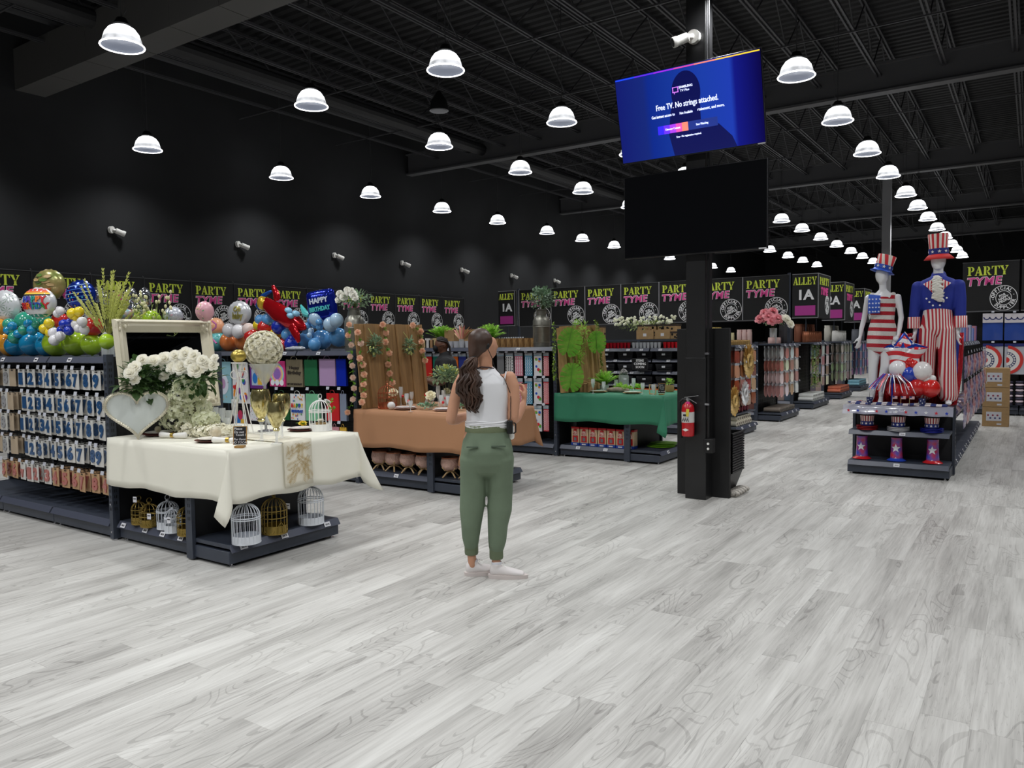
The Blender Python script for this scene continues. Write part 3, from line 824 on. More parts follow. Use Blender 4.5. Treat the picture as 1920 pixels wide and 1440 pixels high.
def art_moon(g, w, h):
    b = MB(); disc(b, 0, -h * 0.55, w * 0.36, 0, n=24, sq=1.15); disc(b, 0, -h * 0.53, w * 0.17, 1, y=-0.005, n=18, sq=1.25)
    for x, z in ((-.3, -.2), (.33, -.5), (-.2, -.82), (.2, -.85), (0, -.92)): disc(b, x * w, z * h, 0.009, 2, n=5)
    b.build('printed_pattern', [M((222, 228, 240)), M((190, 150, 190)), M((224, 180, 110))], g, smooth=False)
def art_party(g, w, h):
    b = MB(); b.box(-w * .38, w * .38, -0.002, 0, -h * .88, -h * .25, 0); disc(b, -w * .15, -h * .6, w * .17, 1, sq=1.4); b.box(0.01, w * .33, -0.004, 0, -h * .85, -h * .55, 2); disc(b, w * .02, -h * .3, w * .15, 3, y=-0.005, sq=1.3)
    b.build('printed_pattern', [M((180, 200, 220)), M((40, 120, 200)), M((236, 186, 60)), M((200, 50, 90))], g, smooth=False)
def art_rainbow(g, w, h):
    b = MB()
    for i, (r, m) in enumerate(((.5, 0), (.42, 1), (.34, 2), (.26, 3))): disc(b, 0, -h * .5, w * r * .9, i, y=-0.002 - i * 0.0006, n=20)
    for x in (-.3, 0, .3): disc(b, x * w, -h * .85, w * .13, 4, y=-0.006)
    b.build('printed_pattern', [M((150, 200, 230)), M((240, 220, 120)), M((236, 150, 190)), M((150, 110, 190)), M((240, 240, 245))], g, smooth=False)
def art_words(lines, mat, sizes):
    def f(g, w, h):
        b = MB()
        for (t, z, ww, s) in lines: put_text(b, t, s, (0, -0.003, -h * z), 0, width=w * ww, bold=0.02)
        b.build('printed_words', mat, g, smooth=False)
    return f
def art_birthday(g, w, h):
    cols = [M((214, 50, 50)), M((240, 170, 50)), M((60, 160, 80)), M((50, 90, 180)), M((240, 210, 60))]
    Q = random.Random(5); b = MB()
    for i in range(22):
        z = Q.choice((Q.uniform(.04, .28), Q.uniform(.75, .96))); disc(b, Q.uniform(-w * .42, w * .42), -h * z, 0.009, i % 5, sq=1.3, y=-0.002 - .0003 * i)
    for i, c in enumerate('HAPPY'): put_text(b, c, 0.07, ((i - 2) * w * .17, -0.009, -h * .45), i, width=w * .13, bold=0.03)
    put_text(b, 'BIRTHDAY', 0.045, (0, -0.009, -h * .66), 3, width=w * .8, bold=0.03)
    b.build('printed_words', cols, g, smooth=False)
X2 = 6.33
bags = [
    ('tall light blue gift bag with a moon print', 403, 434, 678, 756, M((150, 196, 208), 0.4), art_moon),
    ('white gift bag printed with bright balloons', 435, 466, 680, 757, M((232, 230, 232), 0.4), art_balloons([M((214, 50, 50)), M((50, 110, 200)), M((240, 150, 40)), M((60, 150, 70)), M((130, 60, 150))], 26, 0.03, 3)),
    ('purple gift bag with party scene print', 468, 497, 680, 729, M((108, 46, 132), 0.4), art_party),
    ('bright pink gift bag with rainbow print', 505, 535, 677, 725, M((226, 66, 140), 0.4), art_rainbow),
    ('gold foil gift bag with dark script', 536, 568, 674, 726, M((186, 172, 142), 0.3, 0.6, bump=0.4, scale=30), art_words([('Happy', .3, .6, .05), ('Birthday', .48, .8, .06), ('HIP HIP HOORAY', .9, .9, .03)], M((60, 52, 44)), 0)),
    ('shiny dark green gift bag in the top row', 570, 595, 674, 724, M((44, 110, 72), 0.22, coat=0.5, bump=0.4, scale=25), None),
    ('plain lilac gift bag', 598, 629, 673, 724, M((182, 150, 190), 0.45), None),
    ('shiny cobalt blue gift bag beside the divider', 630, 649, 673, 724, M((20, 44, 170), 0.2, coat=0.5, bump=0.4, scale=25), None),
    ('dark green gift bag in the second row', 514, 543, 737, 788, M((22, 92, 46), 0.4), None),
    ('white HAPPY BIRTHDAY gift bag', 544, 572, 738, 789, M((238, 238, 238), 0.4), art_birthday),
    ('mint green gift bag behind the white birdcage', 573, 599, 738, 790, M((124, 196, 152), 0.4), None),
    ('plain red gift bag behind the white birdcage', 612, 636, 737, 790, M((206, 34, 38), 0.4), None),
    ('silver holographic gift bag beside the divider', 637, 650, 738, 790, M((178, 190, 214), 0.18, 0.5), None),
    ('white gift bag with small coloured dots', 468, 494, 746, 790, M((236, 236, 238), 0.4), art_balloons([M((200, 50, 60)), M((50, 90, 180)), M((40, 40, 60))], 40, 0.006, 9, False)),
    ('gift bag with dark sweets print in the second row', 436, 466, 768, 800, M((70, 44, 50), 0.4), art_party),
    ('pink wrapped gift bag in the third row', 620, 636, 800, 830, M((214, 150, 160), 0.4), None),
    ('yellow gift bag in the third row', 637, 650, 801, 830, M((222, 176, 60), 0.4), None),
]
for i, (l, x0, x1, y0, y1, m, art) in enumerate(bags):
    bag(l, X2 + 0.002 * i, x0, x1, y0, y1, m, art, group='gift bags behind the cream table')
X3 = 9.26
CARD = M((186, 190, 196), 0.5)
def polka(label, x0, x1, y0, y1, m, art, X=X3):
    g = bag(label, X, x0, x1, y0, y1, m, art, handle=False, group='gift sacks right of the woman', name='gift_sack', cat='gift sack', dep=0.02)
    a = PX(x0, y0, X); c = PX(x1, y1, X); w = a.y - c.y
    b = MB(); b.box(-w / 2, w / 2, -0.004, 0.012, -0.004, 0.045); o = b.build('header_card', CARD, g)
    b = MB(); b.box(-w / 2, w / 2, -0.0055, -0.004, 0.0, 0.006); b.build('teal_stripe', M((90, 150, 170)), o)
    return g
ABAL = art_balloons([M((90, 180, 60)), M((236, 140, 50)), M((216, 50, 60)), M((40, 90, 200)), M((120, 200, 90))], 9, 0.022, 4, False)
WDOT = art_dots(M((240, 240, 240)), 0.034, 0.0075)
rowy = [(667, 705), (715, 758), (766, 809)]
rl = ['top', 'middle', 'bottom']
for r, (y0, y1) in enumerate(rowy):
    for nm, x0, x1, m, art in (('silver', 932, 945, M((170, 172, 174), 0.3, 0.6), None), ('white with black polka dots', 948, 962, M((232, 232, 230)), art_dots(M((20, 20, 22)), 0.034, 0.009)),
                               ('pink with white polka dots', 965, 980, M((222, 130, 150)), WDOT), ('blue with white polka dots', 984, 998, M((92, 160, 192)), WDOT),
                               ('white with coloured balloon print', 1001, 1016, M((228, 228, 230)), ABAL), ('red with white squiggle print', 1019, 1029, M((206, 40, 56)), art_dots(M((244, 230, 232)), 0.022, 0.006))):
        if r == 2 and x0 < 960: continue
        polka('gift sack %s, %s row' % (nm, rl[r]), x0, x1, y0, y1, m, art)
for nm, x0, x1, y1, c in (('red', 795, 810, 706, (206, 44, 40)), ('teal', 812, 826, 706, (30, 120, 100)), ('orange', 847, 859, 706, (226, 110, 40)), ('navy blue', 860, 874, 706, (44, 56, 130)), ('grey', 876, 890, 706, (130, 130, 134)), ('second red', 828, 842, 706, (190, 40, 44))):
    polka('plain %s gift sack behind the crouching employee' % nm, x0, x1, 668, y1, M(c, 0.4), None)

# ------------------------------------------------------------ boxes of gumball dispensers under the green table
def gum(i):
    y = 5.22 - i * 0.137
    g = thing('toy_box', 'boxed gumball dispenser under the green table, %s from the left' % ords[i], 'toy box', (9.26, y, 0.166), NEG, 'boxed gumball dispensers')
    b = MB(); b.box(-0.06, 0.06, 0.0, 0.11, 0.03, 0.245, 0); b.box(-0.062, 0.062, -0.012, 0.11, 0.0, 0.035, 1); b.box(-0.062, 0.062, -0.002, 0.11, 0.225, 0.25, 2)
    b.build('carton', [M((214, 186, 150), 0.5), M((30, 70, 170), 0.5), M((190, 26, 34), 0.5)], g)
    b = MB(); b.box(-0.042, 0.042, -0.004, 0.0, 0.045, 0.13, 0); b.box(-0.02, 0.02, -0.007, 0.0, 0.06, 0.11, 1); b.build('dispenser_base', [M((200, 30, 36), 0.3), M((150, 152, 158), 0.3, 0.7)], g)
    b = MB(); b.ball((0, -0.002, 0.165), (0.042, 0.02, 0.042), 14, 8); b.build('globe', M((226, 210, 190), 0.15, c2=(180, 60, 70), scale=60), g)
    b = MB(); b.ball((0, -0.002, 0.208), (0.03, 0.02, 0.014), 12, 6); b.build('red_cap', M((206, 30, 36), 0.3), g)
    b = MB(); b.box(-0.03, 0.03, -0.0135, -0.012, 0.008, 0.024); b.build('white_label', WHITE, g)
for i in range(7): gum(i)
# green leaf shaped mats under the green table end
for i in range(3):
    b = MB(); b.lathe([(0.0, 0.0), (0.17, 0.0), (0.19, 0.006), (0.185, 0.008), (0.0, 0.004)], 28, fl=lambda a, t: 1 + 0.04 * math.sin(9 * a))
    o = b.build('placemat', M((120, 180, 40), 0.5, var=0.1), None); o.location = (9.68 + 0.1 * i, 4.14 + 0.02 * i, 0.167 + 0.009 * i)
    tag(o, 'round lime green mat, %s of the pile under the green table' % ('lowest', 'middle', 'topmost')[i], 'placemat', 'lime green mats')
# copper planters under the terracotta table
def planter(i, x, y):
    g = thing('footed_planter', 'blush clay bowl on a wooden cross stand, %s from the left under the terracotta table' % ords[i], 'planter', (x, y, 0.166), R.uniform(0, 3), 'footed clay bowls'); g.scale = (1, 1, .86)
    b = MB(); b.lathe([(0.02, 0.085), (0.06, 0.09), (0.092, 0.12), (0.104, 0.165), (0.1, 0.21), (0.09, 0.24), (0.083, 0.235), (0.093, 0.2), (0.085, 0.13), (0.0, 0.1)], 22, cap=False)
    b.build('bowl', M((206, 168, 154), 0.7, bump=0.8, scale=60, var=0.1), g)
    b = MB(); b.lathe([(0.091, 0.235), (0.093, 0.25), (0.086, 0.25), (0.085, 0.235)], 22, cap=False); b.build('rim', M((176, 106, 70), 0.5), g)
    for k in range(2):
        b = MB(); a = k * PI / 2; c, s_ = math.cos(a), math.sin(a)
        b.tube([(0.1 * c, 0.1 * s_, 0.0), (0.05 * c, 0.05 * s_, 0.055), (0, 0, 0.07), (-0.05 * c, -0.05 * s_, 0.055), (-0.1 * c, -0.1 * s_, 0.0)], 0.009, 6)
        b.tube([(0.1 * c, 0.1 * s_, 0.13), (0.07 * c, 0.07 * s_, 0.09), (0, 0, 0.07), (-0.07 * c, -0.07 * s_, 0.09), (-0.1 * c, -0.1 * s_, 0.13)], 0.008, 6)
        b.build('cross_leg', M((206, 176, 130), 0.6), g)
for i, y in enumerate((6.16, 5.95, 5.73, 5.5)): planter(i, 6.40, y)
planter(4, 6.4, 5.14); planter(5, 6.42, 4.9 + 0.02)
# cartons by the aisle
for i in range(3):
    g = thing('cardboard_box', 'brown cardboard carton right of the mannequins, %s of three stacked' % ('bottom', 'middle', 'top')[i], 'box', (15.95, 0.53, 0.345 * i), NEG, 'stacked cartons')
    b = MB(); b.box(-0.2, 0.2, 0, 0.35, 0.0, 0.34); b.build('carton', BROWNBOX, g, bevel=0.004)
    b = MB(); b.box(-0.14, 0.09, -0.002, 0, 0.1, 0.26, 0); b.box(0.02, 0.09, -0.002, 0, 0.03, 0.06, 0)
    for k in range(6): disc(b, -0.11 + 0.035 * k, 0.2 - 0.05 * (k % 2), 0.016, 1 + k % 2, y=-0.003)
    b.build('shipping_label', [M((206, 206, 212)), M((150, 60, 80)), M((60, 70, 120))], g, smooth=False)

# ------------------------------------------------------------ goods on top of and inside the far gondolas
def crate_row(n, X, y0, dy, z, f):
    for i in range(n): f(i, X, y0 - dy * i, z)
def cow(i, X, y, z):
    g = thing('gift_box', 'kraft box with black cow print on the middle shelf top, %s' % ords[i], 'gift box', (X, y, z), NEG, 'cow print boxes')
    b = MB(); b.box(-0.17, 0.17, 0, 0.2, 0, 0.1); b.build('carton', BROWNBOX, g, bevel=0.003)
    b = MB(); b.box(-0.175, 0.175, -0.004, 0.204, 0.095, 0.125); b.build('lid', M((60, 48, 40), 0.7), g)
    Q = random.Random(i); b = MB()
    for k in range(7): disc(b, Q.uniform(-.13, .13), Q.uniform(.02, .08), Q.uniform(.012, .024), 0, n=7)
    b.build('printed_patches', BLACK, g, smooth=False)
k = 0
for z in (1.615, 1.74):
    for y in ((6.95, 6.58) if z < 1.7 else (6.58, 5.15, 5.52)): cow(k, 12.32, y, z); k += 1
for y in (5.0, 5.36): cow(k, 12.32, y, 1.615); k += 1
for i, (x0, x1) in enumerate(((1193, 1225), (1228, 1256))):
    a = PX(x0, 617, 12.3); c = PX(x1, 634, 12.3)
    g = thing('cardboard_box', 'plain brown shelf carton below the white flowers, %s one' % ('left', 'right')[i], 'box', (12.3, (a.y + c.y) / 2, 1.615), NEG, 'plain cartons under white flowers')
    w = (a.y - c.y); b = MB(); b.box(-w / 2, w / 2, 0, 0.25, 0, 0.16); b.build('carton', BROWNBOX, g, bevel=0.003)
    b = MB(); b.box(-0.03, 0.03, -0.002, 0, 0.05, 0.1); b.build('white_label', TAGM, g)
n_cup = 0
for ci, (y0, n, c, nm) in enumerate(((6.95, 8, (196, 170, 90), 'gold'), (6.4, 9, (176, 20, 40), 'dark red'), (5.76, 8, (200, 202, 208), 'silver'), (5.18, 8, (206, 26, 40), 'bright red'), (4.62, 7, (170, 160, 170), 'mauve'))):
    for i in range(n):
        b = MB(); b.lathe([(0.024, 0), (0.034, 0.1), (0.031, 0.1), (0.022, 0.01)], 12, cap=False)
        b.add([(0.024 * math.cos(2*PI*j/12), 0.024 * math.sin(2*PI*j/12), 0.002) for j in range(12)], [tuple(range(12))])
        o = b.build('votive_cup', M(c, 0.2, 0.4)); o.location = (12.31, y0 - 0.068 * i, 1.462 + 0.0)
        tag(o, '%s votive cup in the row under the kraft boxes' % nm, 'cup', '%s votive cups' % nm)
b = MB(); b.box(12.27, 12.72, 4.5, 9.4, 1.585, 1.612)
tag(b.build('shelf_riser', SLATE), 'long slate riser carrying the cow print boxes', 'shelf riser')
# wire baskets on the open shelves
def basket(x, y, z, m, label, grp, w=0.3, h=0.14, d=0.24):
    g = thing('storage_basket', label, 'basket', (x, y, z), NEG, grp)
    b = MB(); b.add([(-w * .43, .03, 0), (w * .43, .03, 0), (w * .43, d - .03, 0), (-w * .43, d - .03, 0), (-w / 2, 0, h), (w / 2, 0, h), (w / 2, d, h), (-w / 2, d, h), (-w * .47, .01, h - .002), (w * .47, .01, h - .002), (w * .47, d - .01, h - .002), (-w * .47, d - .01, h - .002), (-w * .41, .04, .01), (w * .41, .04, .01), (w * .41, d - .04, .01), (-w * .41, d - .04, .01)],
        [(0, 3, 2, 1), (0, 1, 5, 4), (1, 2, 6, 5), (2, 3, 7, 6), (3, 0, 4, 7), (4, 5, 9, 8), (5, 6, 10, 9), (6, 7, 11, 10), (7, 4, 8, 11), (8, 9, 13, 12), (9, 10, 14, 13), (10, 11, 15, 14), (11, 8, 12, 15), (12, 13, 14, 15)])
    b.build('basket_body', m, g, smooth=False)
    b = MB()
    for k in range(4): b.box(-w * .45, w * .45, -0.004, 0.004 + .01 * (3 - k), 0.02 + k * .035, 0.024 + k * .035)
    b.build('rib', m, g) 
    b = MB(); b.box(-0.03, 0.03, -0.006, 0, h * .5, h * .75); b.build('white_label', TAGM, g)
kk = 0
for z, c, nm, hh in ((1.272, (34, 34, 38), 'black', 0.13), (1.062, (40, 40, 46), 'charcoal', 0.13), (0.852, (30, 30, 34), 'jet black', 0.12)):
    for i in range(9):
        basket(12.33, 8.2 - 0.36 * i - (0.1 if i > 4 else 0), z, M(c, 0.35), '%s basket on the open shelf behind the green table, %s from left' % (nm, ords[i]), '%s storage baskets' % nm, h=hh)
for i in range(8):
    basket(12.35, 7.4 - 0.36 * i, 0.602, M((226, 96, 40), 0.5), 'orange basket on the low shelf behind the green table, %s from left' % ords[i], 'orange storage baskets', h=0.16)
# easel sign ITEMS COMING SOON
g = thing('easel_sign', 'small black ITEMS COMING SOON sign on the open shelf', 'sign', PX(1200, 690, 12.22), NEG)
b = MB(); b.box(-0.14, 0.14, 0, 0.012, -0.02, 0.16); b.build('sign_panel', BLACK, g)
b = MB(); b.box(-0.15, 0.15, -0.004, 0.016, 0.155, 0.17); b.box(-0.15, -0.138, -0.004, 0.016, -0.03, 0.17); b.box(0.138, 0.15, -0.004, 0.016, -0.03, 0.17); b.box(-0.15, 0.15, -0.004, 0.016, -0.03, -0.018); b.build('frame', M((44, 44, 46)), g)
b = MB(); put_text(b, 'ITEMS\nCOMING\nSOON', 0.056, (0, -0.003, 0.07), bold=0.02); b.build('lettering', PWH, g, smooth=False)

# stacks hanging on pegs of the aisle end units: thin packets seen edge on
def pegpack(label, X, y, z, w, h, m, n=6, dy=0.05, shape='card', grp=None, m2=None, tilt=0.0, name='hanging_pack', cat='pack'):
    """a row of n packets on one peg, facing -Y"""
    src = None
    for k in range(n):
        if src is None:
            g = thing(name, label, cat, (X, y, z), 0, grp or label)
            b = MB()
            if shape == 'card': b.grid(lambda u, v: ((u - .5) * w, -0.004 - .012 * math.sin(PI * u) * math.sin(PI * v), -h * v), 4, 4); b.box(-w / 2, w / 2, -.004, 0, -h, 0)
            elif shape == 'disc': b.lathe([(w / 2, 0), (w / 2 * .7, 0.012), (0.0, 0.012)], 20, c=(0, 0, -h / 2), axis=(0, 1, 0), cap=False); b.lathe([(w / 2, 0), (w / 2 * 1.02, -.004), (w / 2 * .98, 0.0)], 20, c=(0, 0, -h / 2), axis=(0, 1, 0), cap=False)
            b.build('contents', m, g)
            b = MB(); b.box(-w * .45, w * .45, -0.003, 0.001, 0, 0.04); b.build('header_card', m2 or CARD, g)
            src = g
        else:
            dup(src, (X + R.uniform(-.004, .004), y + dy * k, z), R.uniform(-.05, .05))
    p = peg(X, y - 0.03, z + 0.03, dy * n + 0.06, 'peg hook carrying the %s' % label, rot=0, grp='peg hooks of the aisle end units')
COLS4 = {0: [((150, 74, 50), 'copper'), ((196, 150, 120), 'tan')], 1: [((226, 222, 216), 'white'), ((200, 150, 140), 'blush')], 2: [((226, 226, 222), 'pale'), ((180, 150, 130), 'beige')],
         3: [((206, 202, 180), 'cream'), ((180, 176, 160), 'straw')], 4: [((110, 130, 170), 'blue'), ((186, 150, 176), 'lilac')]}
for gi, (x, y, dx) in enumerate(gx):
    for r, z in enumerate((1.41, 1.17, .93, .69)):
        for c in range(4):
            if gi == 2 and c < 2: continue
            X = x + .13 + (dx - .26) * c / 3
            co, cn = COLS4[gi][(c + r) % 2]
            jj = tuple(max(0, min(255, v + R.randint(-16, 16))) for v in co)
            pegpack('%s packs, %s column %s row, %s aisle end unit' % (cn, ords[c], ('top', 'second', 'third', 'lowest')[r], ords[gi]), X, y + 0.03, z, 0.25, 0.2, M(jj, 0.4), (4, 5, 3, 3, 3)[gi], (.09, .075, .12, .12, .12)[gi], 'disc' if gi in (1, 3) and c < 3 else 'card')
# straw wreaths on the nearest end unit
def wreath_pack(px, py, Y, r, label, m, X=None):
    p = PY(px, py, Y)
    g = thing('straw_wreath', label, 'wreath', p, 0, 'large round wreaths')
    b = MB(); n = 60
    for k in range(n):
        a = 2 * PI * k / n; Q = random.Random(k)
        r1 = r * Q.uniform(.88, 1.05); c, s_ = math.cos(a), math.sin(a)
        t = Vector((-s_, 0, c)) * r * 0.075; A = Vector((c, 0, s_))
        b.add([A * r * .28 - t * .5, A * r * .28 + t * .5, A * r1 + t + Vector((0, -.03 * Q.random(), 0)), A * r1 * 1.03, A * r1 - t], [(0, 1, 2, 3, 4)])
    b.build('frond_ring', m, g, smooth=False)
    b = MB(); b.tube([(r * .33 * math.cos(2 * PI * k / 20), -.012, r * .33 * math.sin(2 * PI * k / 20)) for k in range(20)], r * .08, 6, close=True); b.build('braided_core', m, g)
STRAW = M((206, 172, 104), 0.6, var=0.25, scale=40)
wreath_pack(1404, 676, 3.93, 0.29, 'large golden straw wreath high on the nearest aisle end unit', STRAW)
wreath_pack(1377, 752, 3.95, 0.24, 'golden straw wreath low on the nearest aisle end unit', STRAW)
wreath_pack(1397, 737, 3.90, 0.2, 'white feather wreath in clear bag between the straw wreaths', M((226, 226, 226), 0.5))
# rolls of fabric on the bases
def rolls(X0, dxx, y, z, n, rows, r, m, nm, core=(70, 50, 40)):
    idx = 0
    for q in range(rows):
        for i in range(n - q):
            g = thing('fabric_roll', '%s roll on the end base, row %s, %s from the left' % (nm, ('lower', 'upper', 'third')[q], ords[i]), 'roll', (X0 + dxx * (i + q * .5), y, z + r + q * r * 1.75), 0, nm + ' rolls')
            b = MB(); b.cyl((0, 0, 0), (0, 0.32, 0), r, n=12); b.build('wound_fabric', m, g)
            b = MB(); b.cyl((0, -0.002, 0), (0, 0.0, 0), r * .5, n=10); b.build('core', M(core, 0.8), g)
rolls(12.45, 0.105, 3.99, 0.168, 8, 2, 0.045, M((224, 216, 196), 0.8), 'cream fabric')
rolls(15.2, 0.1, 4.02, 0.168, 11, 1, 0.045, M((120, 110, 100), 0.8), 'taupe fabric', (40, 40, 40))
rolls(18.2, 0.1, 4.1, 0.168, 12, 2, 0.045, M((226, 226, 222), 0.8), 'white fabric', (50, 50, 54))
rolls(21.4, 0.1, 4.14, 0.168, 12, 2, 0.045, M((214, 120, 90), 0.8), 'coral fabric')
rolls(24.7, 0.1, 4.26, 0.168, 12, 2, 0.045, M((130, 180, 196), 0.8), 'aqua fabric')
for i in range(5):
    b = MB(); b.lathe([(0.0, 0), (.05, 0.01), (.055, .1), (.05, .4), (.0, .42)], 12, axis=(0, 1, 0.05)); o = b.build('folded_cloth', M((112, 30, 44), 0.8)); o.location = (12.45 + .14 * i, 3.98, 0.44 + .01 * (i % 2))
    tag(o, 'burgundy cloth bundle on the nearest end unit, %s from the left' % ords[i], 'cloth bundle', 'burgundy bundles')
b = MB(); b.box(12.3, 13.35, 3.96, 4.4, 0.36, 0.385); tag(b.build('low_shelf', SLATE), 'extra low shelf under the burgundy bundles', 'shelf')
# green hanging garland curtain of the third end unit
for i in range(8):
    b = MB(); Q = random.Random(i)
    X = 18.15 + i * 0.085
    for k in range(60):
        z = 1.45 - 0.0155 * k * 1.05; a = Q.uniform(0, 6.28); p = Vector((Q.uniform(-.03, .03), Q.uniform(-.03, .03), 0))
        d = Vector((math.cos(a), math.sin(a), -.4)) * .045; t = Vector((-math.sin(a), math.cos(a), 0)) * .014
        b.add([p + Vector((0, 0, z)), p + d * .5 + t + Vector((0, 0, z)), p + d + Vector((0, 0, z)), p + d * .5 - t + Vector((0, 0, z))], [(0, 1, 2, 3)])
    o = b.build('leaf_garland', M((110, 150, 40), 0.6, var=0.3, scale=8), smooth=False); o.location = (X, 4.12, 0)
    tag(o, 'long green leaf garland on the third end unit, %s strand from the left' % ords[i], 'garland', 'green leaf garland strands')
# goods standing on the tops of the aisle gondolas
def can_row(nm, c, X, Y, n, dx, dy, z, r, h, metal=0.0, rough=0.5, kind='canister', per=None):
    for i in range(n):
        b = MB(); b.lathe(per or [(r * .9, 0), (r, .01), (r, h * .8), (r * .9, h * .85), (r * .92, h)], 14)
        o = b.build(kind, M(c, rough, metal)); o.location = (X + dx * i, Y + dy * i, z)
        tag(o, '%s, %s from the left' % (nm, ords[i % 14]), kind.replace('_', ' '), nm)
can_row('blush paper roll on the nearest aisle end top', (206, 150, 130), 12.33, 4.42, 10, 0.105, 0, 1.503, 0.05, 0.16)
can_row('gold foil roll in front on the nearest aisle end top', (196, 160, 100), 12.36, 4.08, 10, 0.105, 0, 1.503, 0.04, 0.08, 0.5)
can_row('cream lattice jar on the second aisle end top', (214, 206, 160), 15.1, 4.95, 9, 0, 0.13, 1.503, 0.05, 0.22)
can_row('blush candle on the second aisle end top', (222, 186, 180), 15.12, 4.2, 10, 0.11, 0, 1.503, 0.05, 0.12)
can_row('tall blush candle on the second aisle shelf top', (222, 190, 184), 15.1, 4.6, 3, 0, 0.1, 1.503, 0.048, 0.28)
can_row('rose copper lantern on the third aisle end top', (176, 110, 80), 18.15, 4.25, 7, 0.19, 0, 1.503, 0.085, 0.25, 0.6, 0.3, 'lantern')
can_row('white pillar candle on the fourth aisle end top', (222, 220, 214), 21.4, 4.3, 8, 0.16, 0, 1.503, 0.07, 0.28, kind='candle')
can_row('grey tin on the fifth aisle end top', (90, 92, 100), 24.7, 4.4, 6, 0.2, 0, 1.503, 0.09, 0.34, kind='tin')

can_row('gold lattice jar at the back of the nearest aisle end top', (206, 190, 110), 12.38, 4.36 + .2, 8, 0.115, 0, 1.503, 0.055, 0.3, kind='jar')
can_row('dark canister at the back of the second aisle end top', (60, 58, 62), 15.75, 4.15, 5, .14, 0, 1.503, 0.06, 0.4)
can_row('copper wire lantern at the back of the third aisle end top', (150, 96, 74), 18.3, 4.45, 6, .22, 0, 1.503, 0.1, 0.42, .5, .35, 'lantern')
can_row('ivory pillar candle at the back of the fourth aisle end top', (206, 202, 190), 21.5, 4.5, 6, .2, 0, 1.503, 0.08, 0.42, kind='candle')
for gi, (x, y, dx) in enumerate(gx):
    if gi == 0: continue
    for k in range(5):
        for r, z in enumerate((1.102, .702, .17)):
            c = ((196, 170, 160), (120, 110, 120), (214, 206, 196), (150, 100, 90), (110, 130, 150))[(k + r + gi) % 5]
            b = MB(); b.box(-.09, .09, 0, .3, 0, .2 + .03 * ((k + r) % 3)); b.box(-.05, .05, -.003, 0, .06, .12)
            o = b.build('gift_box', M(c, .6)); o.location = (x + .26, y + .62 + .19 * k, z); o.rotation_euler = (0, 0, NEG)
            tag(o, 'gift box, %s shelf of the %s aisle side bay, %s from the aisle' % (('upper', 'middle', 'bottom')[r], ords[gi], ords[k]), 'gift box', 'gift boxes in the aisle side bays')
# ============================================================ CLOTHS AND DECOR
def cloth(name, label, x0, x1, y0, y1, z, drop, mat, fl0=0.1, fl1=0.12, lift=0.0, backdrop=0.1, fold1=False):
    """cloth over a table: front at x0 (towards -X), end at y0 (towards -Y)"""
    g = thing(name, label, 'tablecloth', (x0, y0, z))
    b = MB()
    b.grid(lambda u, v: (u * (x1 - x0), v * (y1 - y0), 0.004 * math.sin(9 * u + 3 * v) * math.sin(7 * v)), 10, 12)
    S = []                                            # strip: point, outward direction, length, flare
    n = 26
    for i in range(n + 1): S.append(((0, (y1 - y0) * (1 - i / n)), (-1, 0), drop + 0.012 * math.sin(i * .5), 0.012 + 0.008 * math.sin(i * 1.3)))
    for i, (ox, oy, L) in enumerate(((-.03, .03, .38), (-.06, .06, .42), (-.085, .055, .455), (-.09, .02, .47), (-.085, -.02, .5), (-.08, -.05, .52), (-.055, -.055, .48), (-.03, -.05, .43), (-.01, -.035, .39))) if fold1 else ():
        q = math.hypot(ox, oy); S.append(((0, 0), (ox / q, oy / q), L * drop / .375, q))
    for i in range(1, 10) if not fold1 else ():
        a = i / 10 * PI / 2; k = min(a, PI / 2 - a)
        S.append(((0, 0), (-math.cos(a), -math.sin(a)), drop / math.cos(k) * (1 + .12 * math.sin(2 * a)), 0.02 + fl0 * math.sin(2 * a) ** 2))
    for i in range(n + 1): S.append((((x1 - x0) * i / n, 0), (0, -1), drop - 0.03 * math.sin(PI * i / n) * (1 if lift else 0) + 0.01 * math.sin(i * .7), 0.014 + 0.01 * math.sin(i * 1.1)))
    for i in range(1, 10):
        a = i / 10 * PI / 2; k = min(a, PI / 2 - a)
        S.append(((x1 - x0, 0), (math.sin(a), -math.cos(a)), drop * (1 + fl1 * 1.9 * math.sin(2 * a)), 0.02 + fl1 * math.sin(2 * a) ** 2))
    for i in range(n + 1): S.append(((x1 - x0, (y1 - y0) * i / n), (1, 0), drop * (1 if i < n * .6 else 0.6), 0.012))
    for i in range(2): S.append(((x1 - x0 - (x1 - x0) * i, y1 - y0), (0, 1), backdrop, 0.004))
    m = 7; vs = []; fs = []
    for (p, d, L, f) in S:
        for j in range(m + 1):
            t = j / m; q = f * t ** 1.3 + 0.008 * math.sin(t * PI / 2) ** .5
            vs.append((p[0] + d[0] * q, p[1] + d[1] * q, -L * t - (0.0 if j else -0.001)))
    for i in range(len(S) - 1):
        for j in range(m): fs.append((i * (m + 1) + j, i * (m + 1) + j + 1, (i + 1) * (m + 1) + j + 1, (i + 1) * (m + 1) + j))
    b.add(vs, fs)
    b.build('fabric', mat, g, sharp=75, th=0.003)
    return g
CREAM = M((236, 233, 218), 0.75, bump=0.1, scale=8)
cloth('tablecloth', 'cream tablecloth over the nearest display table', 3.33, 4.58, 4.66, 6.25, 0.862, 0.375, CREAM, 0.07, 0.17, fold1=True)
cloth('tablecloth', 'terracotta brown tablecloth over the table behind the woman', 6.2, 7.46, 4.75, 6.36, 0.862, 0.41, M((176, 128, 92), 0.7, bump=0.1, scale=8), 0.06, 0.08, fold1=True)
cloth('tablecloth', 'green tablecloth over the table left of the pillar', 9.13, 10.28, 3.86, 5.47, 0.885, 0.375, M((46, 124, 92), 0.65, bump=0.12, scale=7), 0.12, 0.12, fold1=True)
